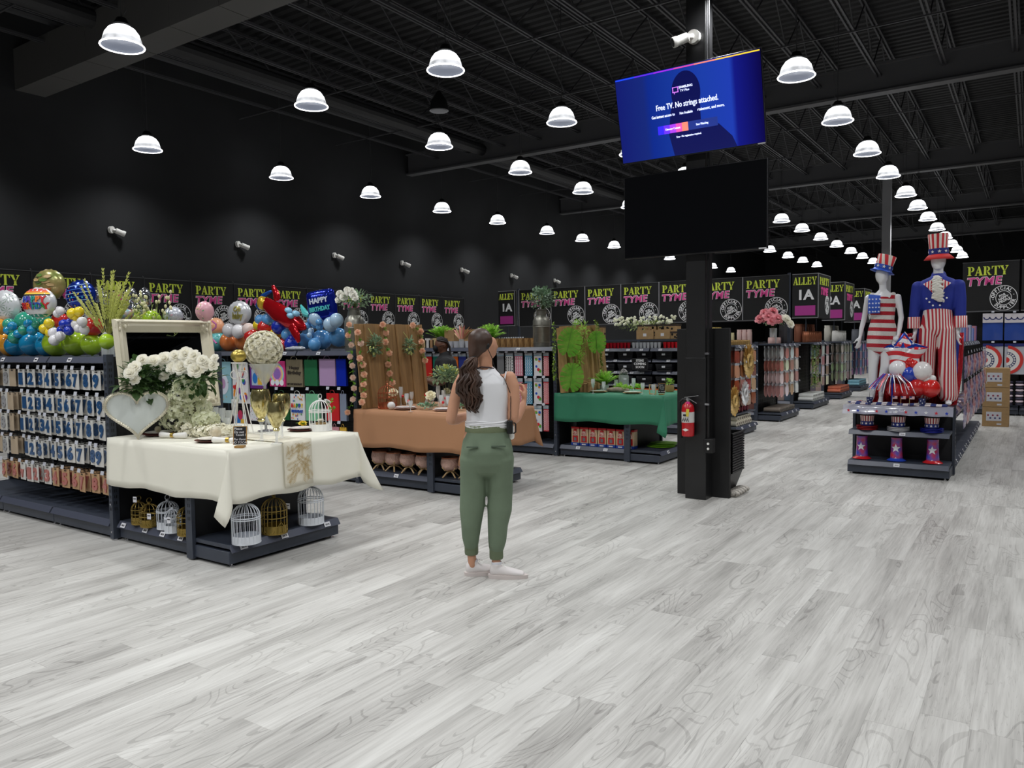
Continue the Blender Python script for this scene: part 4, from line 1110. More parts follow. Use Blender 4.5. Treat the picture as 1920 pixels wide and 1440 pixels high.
# gold palm runner on the cream cloth
g = thing('table_runner', 'cream table runner with gold palm fronds over the end of the cream table', 'table runner', (3.79, 4.66, 0.862))
b = MB(); w_ = 0.27
b.grid(lambda u, v: (u * w_, 0.9 - 0.905 * v, 0.008) , 3, 10); b.grid(lambda u, v: (u * w_, -0.02 - 0.012 * v, 0.008 - 0.345 * v), 3, 8)
b.add([(0, -0.005, 0.008), (w_, -0.005, 0.008), (w_, -0.02, 0.008), (0, -0.02, 0.008)], [(0, 1, 2, 3)])
b.build('runner_fabric', M((232, 226, 206), 0.6), g, sharp=80, th=0.002)
b = MB(); Q = random.Random(3)
def frond(b, x, z, ang, L, on_top=False):
    for k in range(13):
        t = k / 13; px, pz = x + math.cos(ang) * L * t, z + math.sin(ang) * L * t
        for s in (-1, 1):
            a2 = ang + s * 0.75; l2 = 0.06 * (1 - t * .6); q = Vector((px, pz)); e = q + Vector((math.cos(a2), math.sin(a2))) * l2; nn = Vector((-math.sin(a2), math.cos(a2))) * .0017
            pts = [q - nn * .4, q * .5 + e * .5 - nn, e, q * .5 + e * .5 + nn]
            if any(not (0.002 < c.x < w_ - .002) or not (-.33 < c.y < -.005) for c in pts): continue
            b.add([(c.x, -0.0255 - 0.012 * (-c.y / .345), c.y) for c in pts], [(0, 1, 2, 3)])
for (x, z, a) in ((.0, -.12, .5), (.15, -.15, 1.5), (.0, -.2, .35), (.27, -.06, 2.8), (.05, -.33, 1.2), (.2, -.33, 1.5), (.27, -.2, 2.6), (.0, -.3, .6), (.13, -.25, .9), (.06, -.1, 1.6), (.26, -.3, 2.2), (.1, -.06, .2)): frond(b, x, z, a, .17)
b.build('palm_print', M((186, 158, 96), 0.5), g, smooth=False)

# ---------------------------------------------------------------- flowers and leaves
def petal(b, c, ax, ang, tilt, L, wd, m=None):
    ax = Vector(ax).normalized(); u = ax.orthogonal().normalized(); v = ax.cross(u)
    rad = u * math.cos(ang) + v * math.sin(ang); tn = ax.cross(rad)
    vs = []
    for i in range(3):
        t = i / 2; tt = tilt * (0.6 + .5 * t)
        p = Vector(c) + (rad * math.sin(tt) + ax * math.cos(tt)) * L * t
        ww = wd * (0.35, 1.0, 0.55)[i]
        for s in (-1, 0, 1): vs.append(p + tn * s * ww * .5 - rad * (0.12 * ww if s else 0) * (1 if i else 0))
    b.add(vs, [(0, 1, 4, 3), (1, 2, 5, 4), (3, 4, 7, 6), (4, 5, 8, 7)], m)
def rose(b, c, r, ax=(0, 0, 1), m=None, q=None):
    q = q or R
    a_ = Vector(ax).normalized(); b.ball(Vector(c) + a_ * r * .22, r * .42, 8, 5, m)
    for layer, (tilt, n, L) in enumerate(((1.2, 6, 1.0), (0.95, 6, .95), (0.7, 5, .88), (0.45, 5, .8), (0.25, 4, .72))):
        o = q.uniform(0, 6)
        for k in range(n): petal(b, c, ax, o + 2 * PI * k / n, tilt + q.uniform(-.1, .1), r * L, r * 1.0, m)
def leaf(b, p, d, L, wd, m=None, fold=0.25, upv=None):
    p = Vector(p); d = Vector(d).normalized(); up = Vector(upv) if upv else Vector((0, 0, 1))
    s = d.cross(up)
    if s.length < .05: s = d.cross(Vector((1, 0, 0)))
    s.normalize(); n = s.cross(d)
    m1 = p + d * L * .35; m2 = p + d * L * .72; e = p + d * L - n * L * .08
    w1 = wd * .5; w2 = wd * .38
    b.add([p, m1 + s * w1 + n * fold * w1, m1, m1 - s * w1 + n * fold * w1, m2 + s * w2 + n * fold * w2, m2, m2 - s * w2 + n * fold * w2, e],
          [(0, 2, 1), (0, 3, 2), (2, 5, 4, 1), (3, 6, 5, 2), (5, 7, 4), (6, 7, 5)], m)
def rdir(q, zmin=-1.0):
    while True:
        v = Vector((q.gauss(0, 1), q.gauss(0, 1), q.gauss(0, 1))).normalized()
        if v.z >= zmin: return v
def bush(b, c, rad, n, L, wd, q, zmin=-.6, m=None, inner=.45):
    c = Vector(c)
    for i in range(n):
        d = rdir(q, zmin); t = q.uniform(inner, 1)
        p = c + Vector((d.x * rad[0], d.y * rad[1], d.z * rad[2])) * t
        leaf(b, p, (d + rdir(q) * .6), L * q.uniform(.7, 1.2), wd * q.uniform(.7, 1.2), m)
WR = M((255, 253, 243), 0.6); WR2 = M((236, 238, 212), 0.65)
DKG = M((70, 98, 52), 0.5, var=0.35, scale=9); EUC = M((140, 164, 130), 0.6, var=0.3, scale=12); FERN = M((168, 214, 92), 0.55, var=0.35, scale=10)
BRG = M((110, 164, 48), 0.5, var=0.25, scale=10)
STEM = M((84, 96, 50), 0.6)
PEACH = M((250, 206, 176), 0.6, var=0.1, scale=30); PALE = M((240, 214, 196), 0.6)
for m_ in (WR, WR2, DKG, EUC, FERN, BRG, PEACH, PALE): thin(m_)
def W0(g): return Vector(g.location)

# white rose arrangement on the cream table
def PF(x, y, X):
    p = PX(x, y, X)
    return p if p.y < 5.93 else PY(x, y, 5.93)
c = Vector((3.85, 6.02, 1.42))
g = thing('flower_arrangement', 'white rose arrangement with dark green leaves in front of the mirror', 'flowers', (3.8, 6.0, 0.864))
def L_(p): return Vector(p) - Vector((3.8, 6.0, 0.864))
Q = random.Random(11); b = MB()
cc = [PF(258, 722, 3.75), PF(285, 730, 3.72), PF(325, 712, 3.72), PF(368, 715, 3.74), PF(310, 695, 3.78), PF(262, 700, 3.78), PF(385, 705, 3.76)]
for p in cc: bush(b, L_(p), (.13, .1, .09), 70, .085, .05, Q, -1)
b.build('foliage', DKG, g, smooth=False)
for i, (x, y, r) in enumerate(((248, 690, 10), (262, 676, 9), (283, 678, 10), (303, 674, 11), (322, 668, 9), (342, 665, 11), (357, 668, 9), (318, 690, 10), (335, 690, 13), (362, 694, 13), (380, 684, 9), (392, 686, 8), (350, 682, 9), (240, 700, 10), (302, 706, 8), (372, 676, 8), (248, 713, 8), (395, 672, 6))):
    b = MB(); rose(b, L_(PF(x, y, 3.62 + .02 * (i % 3)) + Vector((-.03, -.1, 0))), r * 0.0062, (-.7, -.5, .45), q=Q); b.build('rose', WR, g, smooth=False)
b = MB(); b.tube([(0, 0, 0), (0.0, 0.02, 0.3), (-.02, 0, .5)], .012, 6); b.lathe([(.09, 0), (.09, .012), (.02, .02)], 16); b.build('stand', M((60, 70, 50)), g)
# hydrangea cone
def petalmass(name, label, pts, n, s, mat, cat, q, base, g=None):
    g = g or thing(name, label, cat, base)
    b = MB()
    for i in range(n):
        p, rad = q.choice(pts); d = rdir(q)
        c = Vector(p) + Vector((d.x * rad[0], d.y * rad[1], d.z * rad[2])) * q.uniform(.8, 1) - Vector(base)
        ax = (d + rdir(q) * .35).normalized(); o = q.uniform(0, 6)
        u = ax.orthogonal().normalized(); v = ax.cross(u)
        for k in range(4):
            a = o + k * PI / 2; r1 = u * math.cos(a) + v * math.sin(a); r2 = u * math.cos(a + .75) + v * math.sin(a + .75); r0 = u * math.cos(a - .75) + v * math.sin(a - .75)
            b.add([c, c + r0 * s * .62 + ax * s * .12, c + r1 * s + ax * s * .3, c + r2 * s * .62 + ax * s * .12], [(0, 1, 2, 3)])
    b.build('blossoms', mat, g, smooth=False)
    return g
pts = [(PX(357, 722, 3.72), (.13, .14, .08)), (PX(352, 742, 3.74), (.17, .16, .1)), (PX(352, 765, 3.76), (.2, .19, .1)), (PX(345, 788, 3.76), (.19, .2, .09)), (PX(385, 790, 3.76), (.1, .14, .1))]
gh = petalmass('hydrangea_cone', 'tall cone of cream hydrangea blossoms below the mirror', pts, 1500, .021, WR2, 'flowers', Q, (3.76, 5.72, .864))
b = MB(); b.tube([(0, 0, 0), (0, 0, .35)], .03, 8); b.build('stem', M((90, 84, 60)), gh)
pts = [(PX(385, 808, 3.72), (.1, .14, .05)), (PX(358, 812, 3.72), (.09, .12, .05)), (PX(412, 806, 3.74), (.1, .14, .045)), (PX(350, 800, 3.7), (.08, .1, .05))]
petalmass('rose_pile', 'low pile of cream petals and feathers between the plates', pts, 700, .022, M((244, 240, 218), 0.7), 'flowers', Q, (3.72, 5.4, .864))
# mirror
g = thing('framed_mirror', 'large mirror in an ornate cream frame behind the white roses', 'mirror', (3.37, 6.08, 1.06), rot=(-0.14, 0, 0))
FRM = M((222, 214, 190), 0.5, bump=0.3, scale=30)
b = MB(); w_, h_ = .89, .77
prof = [(0, 0), (0, -.03), (.02, -.045), (.035, -.03), (.055, -.036), (.075, -.022), (.1, -.012), (.112, 0)]
def frame_mesh(b, w_, h_, prof):
    n = len(prof); vs = []
    for cx, cz, sx, sz in ((0, 0, 1, 1), (w_, 0, -1, 1), (w_, h_, -1, -1), (0, h_, 1, -1)):
        for (t, y) in prof: vs.append((cx + sx * t, y, cz + sz * t))
    fs = [(i * n + j, i * n + j + 1, ((i + 1) % 4) * n + j + 1, ((i + 1) % 4) * n + j) for i in range(4) for j in range(n - 1)]
    b.add(vs, fs)
frame_mesh(b, w_, h_, prof); b.box(0.02, w_ - .02, 0, .015, .02, h_ - .02)
b.build('frame', FRM, g, sharp=25)
for i, (cx, cz, a) in enumerate(((.06, h_ - .06, 0), (w_ - .06, h_ - .06, 1), (.06, .06, 2), (w_ - .06, .06, 3))):
    b = MB()
    for k in range(5):
        b.tube([(cx + (.055 - .01 * k) * math.cos(t), -.038, cz + (.055 - .01 * k) * math.sin(t)) for t in [j * .42 + a for j in range(9)]], .003, 5)
    for k in range(3): b.ball((cx + .03 * math.cos(k * 2 + a), -.036, cz + .03 * math.sin(k * 2 + a)), (.012, .008, .02), 8, 5)
    b.build('corner_carving', FRM, g)
b = MB(); b.box(.105, w_ - .105, -.006, 0, .105, h_ - .105); b.build('mirror_glass', M((200, 205, 215), 0.02, 1.0), g)
b = MB(); b.box(.2, .24, 0.0, .1, h_ - .3, h_ - .27); b.box(.65, .69, 0.0, .1, h_ - .3, h_ - .27); b.build('hanging_bracket', BLACK, g)
# heart frame
p = PZ(257, 815, .864); p = Vector((3.39, 5.90, .864))
g = thing('heart_frame', 'white heart shaped picture frame with silver beaded edge', 'picture frame', p, math.atan2(p.y, p.x) - PI / 2)
def heart(s, n=40):
    o = []
    for i in range(n):
        t = 2 * PI * i / n
        o.append((16 * math.sin(t) ** 3 / 16 * s * .5 * 1.0, (13 * math.cos(t) - 5 * math.cos(2 * t) - 2 * math.cos(3 * t) - math.cos(4 * t)) / 29 * s * .80))
    return o
hz_ = .225
b = MB(); b.poly([(x, z + hz_) for x, z in heart(.44)], .008); b.build('picture_panel', M((214, 220, 216), 0.25, coat=0.5), g, smooth=False)
b = MB(); hp = heart(.455, 80); b.tube([(x, -.012, z + hz_) for x, z in hp], .012, 6, close=True)
for i, (x, z) in enumerate(heart(.475, 110)): b.ball((x, -.018, z + hz_), .0065, 6, 4)
for i, (x, z) in enumerate(heart(.43, 90)): b.ball((x, -.02, z + hz_), .005, 6, 4)
b.build('beaded_frame', M((216, 210, 190), 0.3, 0.5), g)
b = MB(); b.poly([(x, z + hz_ + .05) for x, z in heart(.05, 20)], .002, fr=lambda X, Y, Z: (X, Y - .009, Z)); b.build('heart_sticker', M((200, 204, 200), 0.4), g, smooth=False)
b = MB(); b.box(-.02, .02, 0.0, .1, 0, .006); b.obox((0, .05, .11), .03, .004, .24, (.4, 0, 0)); b.build('easel_back', WHITE, g)

# ---------------------------------------------------------------- tableware
DKRIM = M((96, 40, 34), 0.5)
def place_setting(loc, rz, label, plate=(244, 240, 232), rim=DKRIM, charger=True, r=.125):
    g = thing('plate', label + ' plate', 'plate', loc, rz)
    b = MB(); b.lathe([(r * .6, 0), (r * .95, .012), (r * 1.05, .016), (r * 1.05, .018), (r * .6, .005), (0, .005)], 30, cap=False); b.build('charger', rim, g)
    b = MB(); b.lathe([(r * .55, .018), (r * .85, .026), (r * .9, .03), (r * .55, .023), (0, .022)], 30, cap=False); b.build('dinner_plate', M(plate, 0.25, coat=0.3), g)
    return g
def napkin(loc, rz, label):
    g = thing('rolled_napkin', label, 'napkin', loc, rz, 'rolled napkins')
    b = MB(); b.limb([(-.11, 0, .022, .02, .024), (-.05, 0, .02, .018, .02), (0, 0, .018, .014, .015), (.05, 0, .02, .018, .02), (.12, 0, .022, .02, .025)], 12); b.build('napkin_cloth', WHITE, g)
    b = MB(); b.lathe([(.018, -.014), (.021, -.012), (.021, .012), (.018, .014)], 14, c=(0, 0, .02), axis=(1, 0, 0), cap=False); b.build('napkin_ring', GOLD, g)
GL = M((236, 240, 240), 0.05, alpha=0.32, coat=0.6, name='clear_glassware')
def flute(loc, h=.2, r=.026, label='', liquid=None, name='champagne_flute', cat='glass', grp=None, tint=GL):
    g = thing(name, label, cat, loc, 0, grp)
    b = MB(); b.lathe([(r * 1.1, 0), (r * 1.1, .003), (.005, .008), (.004, h * .35), (r * .7, h * .45), (r, h * .75), (r * .95, h), (r * .9, h), (r * .92, h * .75), (r * .6, h * .48), (0, h * .42)], 16, cap=False); b.build('glass_body', tint, g)
    if liquid:
        b = MB(); b.lathe([(0, h * .43), (r * .6, h * .49), (r * .88, h * .72), (0, h * .72)], 14, cap=False); b.build('contents', liquid, g)
    return g
TZ = .866
p = PZ(286, 822, TZ); place_setting((3.62, 5.98, TZ), 0, 'white on brown charger, left front of the cream table'); napkin((3.55, 5.68, TZ + .006), -1.25, 'white rolled napkin with gold ring beside the left plate')
place_setting((3.58, 5.2, TZ), 0, 'white on brown charger with glass ball, front of the cream table'); napkin((3.57, 5.0, TZ + .006), -1.05, 'white rolled napkin with gold ring beside the glass ball')
place_setting((4.42, 5.15, TZ), 0, 'white with yellow flower, behind the gold goblets')
for i, (x, y, l) in enumerate(((3.62, 5.22, 'clear ball ornament with gold flakes on the front plate'), (3.62, 6.0, 'small clear ball ornament on the left plate'))):
    b = MB(); b.ball((0, 0, .045 * (1 - .4 * i)), .045 * (1 - .4 * i), 18, 12); o = b.build('glass_ball', M((222, 214, 190), 0.05, alpha=0.5, coat=1)); o.location = (x, y, TZ + .023); tag(o, l, 'ornament')
    b = MB(); b.ball((0, 0, .038 * (1 - .4 * i)), (.036 * (1 - .4 * i),) * 2 + (.03 * (1 - .4 * i),), 12, 8); b.build('gold_flakes', M((170, 130, 60), 0.4, 0.4, c2=(240, 230, 200), scale=60), o)
b = MB(); leaf(b, (0, 0, .03), (1, 0, .3), .07, .03); leaf(b, (0, 0, .03), (-.4, 1, .3), .07, .03); leaf(b, (0, 0, .03), (-.5, -.8, .4), .07, .03)
g = thing('artificial_flower', 'yellow flower with green leaves on the rear plate', 'flower', (4.40, 5.13, TZ + .025)); b.build('leaf', BRG, g, smooth=False)
b = MB(); rose(b, (0, 0, .03), .04, (-.3, -.4, 1)); b.build('yellow_bloom', M((226, 196, 50), 0.6), g, smooth=False)
for i, (x, y, h, yy) in enumerate(((405, 806, .2, 0), (418, 803, .18, 0), (430, 806, .17, 0), (440, 800, .25, 0), (426, 812, .13, 0), (345, 806, .16, 0), (366, 806, .14, 0), (505, 812, .2, 0), (447, 826, .12, 0))):
    q = PZ(x, y, TZ); flute((q.x, q.y, TZ), h, .03 if h < .22 else .024, 'clear glass on the cream table, %s one counted from the first flute' % ords[i], None, grp='clear glasses on the cream table', name='drinking_glass')
# gold mercury goblets
def goblet(px, ybase, ytop, ybowl, wpx, label):
    p = PZ(px, ybase, TZ); d = (p - Vector((0, 0, CH))).dot(_F); k = d / 1445
    H = (ybase - ytop) * k; hb = (ybase - ybowl) * k; r = wpx * k / 2
    g = thing('glass_goblet', label, 'goblet', (p.x, p.y, TZ), 0, 'gold goblets')
    b = MB(); b.lathe([(r * .7, 0), (r * .7, .004), (.012, .012), (.009, hb * .5), (.011, hb * .8), (.02, hb)], 16, cap=False); b.build('stem', GL, g)
    b = MB(); rib = lambda a, t: 1 + .035 * abs(math.sin(10 * a))
    b.lathe([(.02, hb), (r * .42, hb + .012), (r * .3, hb + .025), (r * .45, hb + .035), (r * .72, hb + (H - hb) * .32), (r * .95, hb + (H - hb) * .5), (r, hb + (H - hb) * .68), (r * .95, hb + (H - hb) * .86), (r * .82, H), (r * .78, H), (r * .9, hb + (H - hb) * .7), (r * .6, hb + (H - hb) * .36), (0, hb + .04)], 40, cap=False, fl=rib)
    b.build('mercury_bowl', M((150, 132, 66), 0.16, 0.9, c2=(244, 232, 170), scale=34, coat=0.5), g)
goblet(491, 826, 730, 790, 36, 'largest gold mercury glass goblet, nearest the flower ball')
goblet(529, 822, 738, 790, 33, 'gold mercury goblet at the right rear of the three')
goblet(519, 832, 753, 808, 32, 'lowest gold mercury goblet in front of the other two')
# flower ball on cone stand
p = PZ(497, 806, TZ); p = Vector((4.25, 5.42, TZ))
g = thing('flower_ball_stand', 'round ball of white roses on a tall gold cone stand', 'flower stand', p)
r_ = .16; zc = PX(497, 655, 4.25).z - TZ
b = MB(); b.ball((0, 0, zc), r_ * .85, 20, 12)
Q = random.Random(5)
for i in range(70):
    ph = math.acos(1 - 2 * (i + .5) / 70); th = PI * (1 + 5 ** .5) * i
    d = Vector((math.cos(th) * math.sin(ph), math.sin(th) * math.sin(ph), math.cos(ph)))
    rose(b, Vector((0, 0, zc)) + d * r_ * .78, .05, d, q=Q)
b.build('rose_ball', M((240, 236, 216), 0.7), g, smooth=False)
b = MB(); b.lathe([(.01, zc - .31), (.03, zc - .28), (.13, zc - .12), (.125, zc - .12), (.025, zc - .27)], 20, cap=False); b.build('glass_cone', GL, g)
for i in range(7):
    b = MB(); a = i * 2.4; rr = .02 + .008 * i; b.ball((rr * math.cos(a), rr * math.sin(a), zc - .26 + .018 * i), .024, 10, 8); b.build('gold_ball', M((196, 176, 90), 0.35, 0.6), g)
b = MB(); b.lathe([(.07, 0), (.07, .006), (.012, .015), (.01, zc * .5), (.014, zc - .31)], 14); b.build('pedestal', M((176, 178, 184), 0.2, 0.7), g)
# wire stand with gold ball
p = Vector((4.02, 5.45, TZ)); zt = PX(449, 680, 4.02).z - TZ
g = thing('wire_stand', 'white wire cone stand topped with a gold ball', 'decoration', p)
b = MB(); b.ball((0, 0, zt + .055), (.062, .062, .055), 20, 12); b.build('gold_ball', M((190, 168, 84), 0.3, 0.7), g)
b = MB(); b.cyl((0, 0, zt - .005), (0, 0, zt + .003), .062, n=24); b.build('top_plate', WHITE, g)
for k in range(6):
    a = k * PI / 3 + .3; b = MB(); b.tube([(.05 * math.cos(a), .05 * math.sin(a), zt), (.012 * math.cos(a), .012 * math.sin(a), zt - .13), (.03 * math.cos(a), .03 * math.sin(a), zt - .25), (.1 * math.cos(a), .1 * math.sin(a), .0)], .0045, 6)
    b.build('wire_leg', WHITE, g)
for s in (-1, 1):
    b = MB(); b.tube([(s * (.035 + .035 * math.cos(t)) * .56, -s * (.035 + .035 * math.cos(t)) * .83, zt - .1 + .035 * math.sin(t)) for t in [j * 2 * PI / 14 for j in range(14)]], .004, 6, close=True); b.build('wire_loop', WHITE, g)
# bird cages
def cage(loc, r, H, mat, label, bars=20, flat=False, solid=.06, ornate=False, rz=0):
    g = thing('birdcage', label, 'birdcage', loc, rz, None)
    hb = H * .6
    b = MB(); b.lathe([(r, 0), (r, .006), (r * .98, solid), (r * .95, solid), (r * .95, .008), (0, .008)], 28, cap=False); b.tube([(r * math.cos(t), r * math.sin(t), .004) for t in [j * PI / 14 for j in range(28)]], .004, 5, close=True); b.build('base_tray', mat, g)
    for k in range(bars):
        a = 2 * PI * k / bars; c_, s_ = math.cos(a), math.sin(a)
        pts = [(r * c_, r * s_, 0.004), (r * c_, r * s_, hb)] + [(r * math.cos(t) * c_, r * math.cos(t) * s_, hb + (H * .9 - hb) * math.sin(t)) for t in (.3, .6, .9, 1.2, 1.5)]
        b = MB(); b.tube(pts, .0026 if not ornate else .0024, 5); b.build('bar', mat, g)
    for z in ((hb, hb * .93) if not ornate else (hb * .35, hb * .7, hb)):
        b = MB(); b.tube([(r * 1.01 * math.cos(t), r * 1.01 * math.sin(t), z) for t in [j * PI / 14 for j in range(28)]], .004, 5, close=True); b.build('hoop', mat, g)
    b = MB(); b.ball((0, 0, H * .92), .014, 10, 6)
    b.tube([(.02 * math.cos(t), 0, H * .94 + .02 + .02 * math.sin(t)) for t in [j * PI / 6 for j in range(12)]], .003, 5, close=True)
    if ornate: b.lathe([(.02, H * .9), (.008, H * .93), (.014, H * .96), (.003, H)], 8)
    b.build('top_ring', mat, g)
    if ornate:
        b = MB(); b.tube([(-r * .4, -r * .95, .01), (-r * .4, -r * 1.0, hb * .4), (-r * .2, -r * 1.05, hb * .55), (0, -r * 1.07, hb * .4), (0, -r * 1.05, .01)], .003, 5); b.build('door_arch', mat, g)
        b = MB(); Q = random.Random(2)
        for k in range(24): a = k * 2 * PI / 24; b.tube([(r * 1.0 * math.cos(a), r * 1.0 * math.sin(a), .012), (r * 1.01 * math.cos(a + .1), r * 1.01 * math.sin(a + .1), .03), (r * math.cos(a + .2), r * math.sin(a + .2), .012)], .002, 4)
        b.build('filigree', mat, g)
    return g
WW = M((214, 218, 224), 0.45); GW = M((150, 128, 66), 0.35, 0.75); PW = M((240, 240, 238), 0.4); CW = M((190, 112, 80), 0.3, 0.8)
zb = .166
cage((3.5, 4.62 + .1, zb), .10, .32, WW, 'white birdcage at the left corner of the end shelf', 22)
cage((3.80, 4.66 + .12, zb), .095, .30, GW, 'gold birdcage between the two white ones on the end shelf', 18, ornate=True)
cage((4.16, 4.64 + .14, zb), .10, .33, WW, 'white birdcage at the right end of the end shelf', 22)
cage((3.42, 5.98, zb), .058, .2, GW, 'small gold birdcage, far left under the cream cloth', 12, ornate=True)
cage((3.42, 5.83, zb), .07, .2, GW, 'small gold birdcage, second from the left under the cream cloth', 12, ornate=True)
cage((3.46, 5.64, zb), .082, .24, WW, 'grey white birdcage in the middle under the cream cloth', 16)
cage((3.40, 5.48, zb), .06, .2, WW, 'smaller grey white birdcage with price card under the cream cloth', 14)
cage((3.42, 5.31, zb), .078, .24, GW, 'tall gold birdcage beside the low divider under the cream cloth', 16, ornate=True)
for i, (x, y, z) in enumerate(((3.35, 5.72, .27), (3.33, 5.42, .28), (3.36, 5.93, .38), (3.89, 4.73, .36))):
    b = MB(); b.obox((0, 0, 0), .035, .002, .045, (0, 0, NEG + .3), 0); b.obox((-.002, -.001, .006), .024, .003, .006, (0, 0, NEG + .3), 1); o = b.build('price_card', [TAGM, INK]); o.location = (x, y, z)
    tag(o, 'small white price card hung on a birdcage, %s' % ('second gold cage', 'smaller white cage', 'far left gold cage', 'gold cage on the end shelf')[i], 'price card')
gc = cage((4.5, 5.02, TZ), .092, .29, PW, 'white birdcage with ribbon on the right of the cream table', 18)
g = thing('tree_stump', 'small log candle standing inside the white birdcage', 'candle holder', (4.5, 5.02, TZ + .009))
b = MB(); b.lathe([(.045, 0), (.045, .06), (.04, .062), (0, .062)], 12, fl=lambda a, t: 1 + .06 * math.sin(5 * a)); b.build('bark', M((170, 144, 100), 0.8, var=.2), g)
b = MB(); rose(b, (0, 0, .065), .04); b.build('white_bloom', WR, g, smooth=False)
b = MB(); rose(b, (0, 0, 0), .035, (.3, -.6, .8))
g = thing('ribbon_bow', 'white bow with leaves tied to the top of the white birdcage', 'bow', (4.54, 4.98, TZ + .24)); b.build('bow_loops', WHITE, g, smooth=False)
b = MB(); bush(b, (.02, -.03, -.02), (.03, .03, .05), 26, .03, .02, R, -1); b.build('leaf', BRG, g, smooth=False)
# chalk sign
def chalk(loc, rz, w, h, lines, label):
    g = thing('chalk_sign', label, 'sign', loc, rz)
    b = MB(); b.obox((0, 0.01, h / 2 + .02), w, .008, h, (-.12, 0, 0)); b.build('black_board', M((24, 25, 28), 0.6), g)
    b = MB(); T = M((170, 130, 70), 0.5)
    b.box(-w * .35, w * .35, -.03, .03, 0, .014); b.build('wood_foot', T, g)
    b = MB(); b.obox((-w / 2, .01, h / 2 + .02), .005, .012, h, (-.12, 0, 0)); b.obox((w / 2, .01, h / 2 + .02), .005, .012, h, (-.12, 0, 0)); b.obox((0, .01 + h * .06, h + .02), w, .012, .005, (-.12, 0, 0)); b.build('wood_edge', T, g)
    b = MB()
    for t, x, z, s in lines: put_text(b, t, s, (x * w, -.001 - (0.5 - z) * h * .12 * -1 + .0 - .0, z * h + .02), fr=lambda X, Y, Z: (X, .004 + (Z - h / 2 - .02) * .12 - .001, Z), bold=.02, shear=.2)
    b.build('chalk_lettering', PWH, g, smooth=False)
p = PZ(467, 831, TZ)
chalk((3.47, 4.72, TZ), NEG + .62, .092, .13, (('Please', -.15, .88, .024), ('Do not', -.08, .7, .024), ('Touch !', .05, .54, .024), ('Por Favor', 0, .3, .022), ('NO TOCAR', 0, .12, .022)), 'small black chalk sign reading Please Do not Touch on the cream table')

# ---------------------------------------------------------------- wooden backdrops
WOODM = M((152, 118, 76), 0.7, var=0.22, scale=5, stretch=(6, 6, .6), bump=.3)
def backdrop(label, x0, x1, y, z0, z1, n, lean, mat, seed, wav=0.0, depth=.05):
    g = thing('wooden_backdrop', label, 'backdrop', (x0, y, z0), rot=(lean, 0, 0)); Q = random.Random(seed); x = 0.0; W_ = x1 - x0
    while x < W_ - .02:
        w_ = min(Q.uniform(W_ / n * .6, W_ / n * 1.4), W_ - x); b = MB(); t = Q.uniform(.012, depth); h = (z1 - z0) * (1 + wav * Q.uniform(-1, .2))
        if wav: b.lathe([(w_ * .5, 0), (w_ * .56, h * .3), (w_ * .48, h * .6), (w_ * .52, h)], 9, c=(x + w_ / 2, -.03, 0), fl=lambda a, t_: 1 + .1 * math.sin(3 * a + x * 9))
        else: b.box(x, x + w_ - .003, -t, 0, 0, h)
        b.build('plank', mat, g, bevel=0 if wav else .002); x += w_
    b = MB(); b.box(0, W_, 0.0, .012, (z1 - z0) * .2, (z1 - z0) * .26); b.box(0, W_, 0.0, .012, (z1 - z0) * .75, (z1 - z0) * .8); b.build('rear_batten', mat, g)
    return g
backdrop('wooden plank backdrop hung with peach rose garlands', 6.22, 7.36, 6.26, .866, 1.83, 12, -.1, WOODM, 4)
backdrop('driftwood backdrop with large monstera leaves on the green table', 9.12, 10.42, 5.37, .889, 1.83, 11, -.06, M((168, 134, 86), 0.8, var=0.3, scale=6, stretch=(4, 4, .8), bump=.4), 9, .06)
# peach rose garlands
def garland(label, pts, X, r=.042, leafs=3, jitter=.01):
    p0 = PX(pts[0][0], pts[0][1], X) if not callable(X) else X(*pts[0][:2])
    f = (lambda x, y: PX(x, y, X)) if not callable(X) else X
    g = thing('rose_garland', label, 'garland', p0); Q = random.Random(int(pts[0][0] * 7))
    P = [f(*q[:2]) - p0 for q in pts]
    b = MB(); b.tube(P, .003, 5)
    for i in range(len(P) - 1):
        for k in range(leafs): t = Q.random(); leaf(b, P[i].lerp(P[i + 1], .5 + .25 * (t - .5)), Vector((-.3, Q.uniform(-1, 1), Q.uniform(-.8, .3))), .055, .034)
    b.build('leafy_vine', BRG, g, smooth=False)
    for i, q in enumerate(P):
        b = MB(); rose(b, q + Vector((-.01, -.01, 0)), r, (-.75, -.5, Q.uniform(-.1, .4)), q=Q); b.build('rose', PALE if (len(pts[i]) > 2) else PEACH, g, smooth=False)
yb = lambda x, y: PY(x, y, 6.24 + (y - 765) * -.0008 * -1 * 0 - .02)
yb = lambda x, y: PY(x, y, 6.2 + .1 * (765 - y) / 155)
garland('peach rose garland hanging on the left edge of the plank backdrop', [(671, 624), (677, 644, 1), (675, 672), (681, 684), (683, 702), (682, 721), (682, 741), (679, 754)], yb)
garland('peach rose garland trailing down the dark upright beside the terracotta cloth', [(655, 609), (653, 629), (659, 647, 1), (657, 669, 1), (661, 686, 1), (662, 708, 1), (664, 728, 1), (662, 749, 1), (652, 773)], lambda x, y: PX(x, y, 6.2), .038)
garland('peach rose garland down the middle of the plank backdrop', [(718, 609), (724, 624), (723, 641), (730, 662), (728, 683), (731, 700), (736, 718)], yb)
garland('peach rose garland on the right edge of the plank backdrop', [(774, 610), (789, 621), (790, 641), (792, 658), (797, 676)], yb)
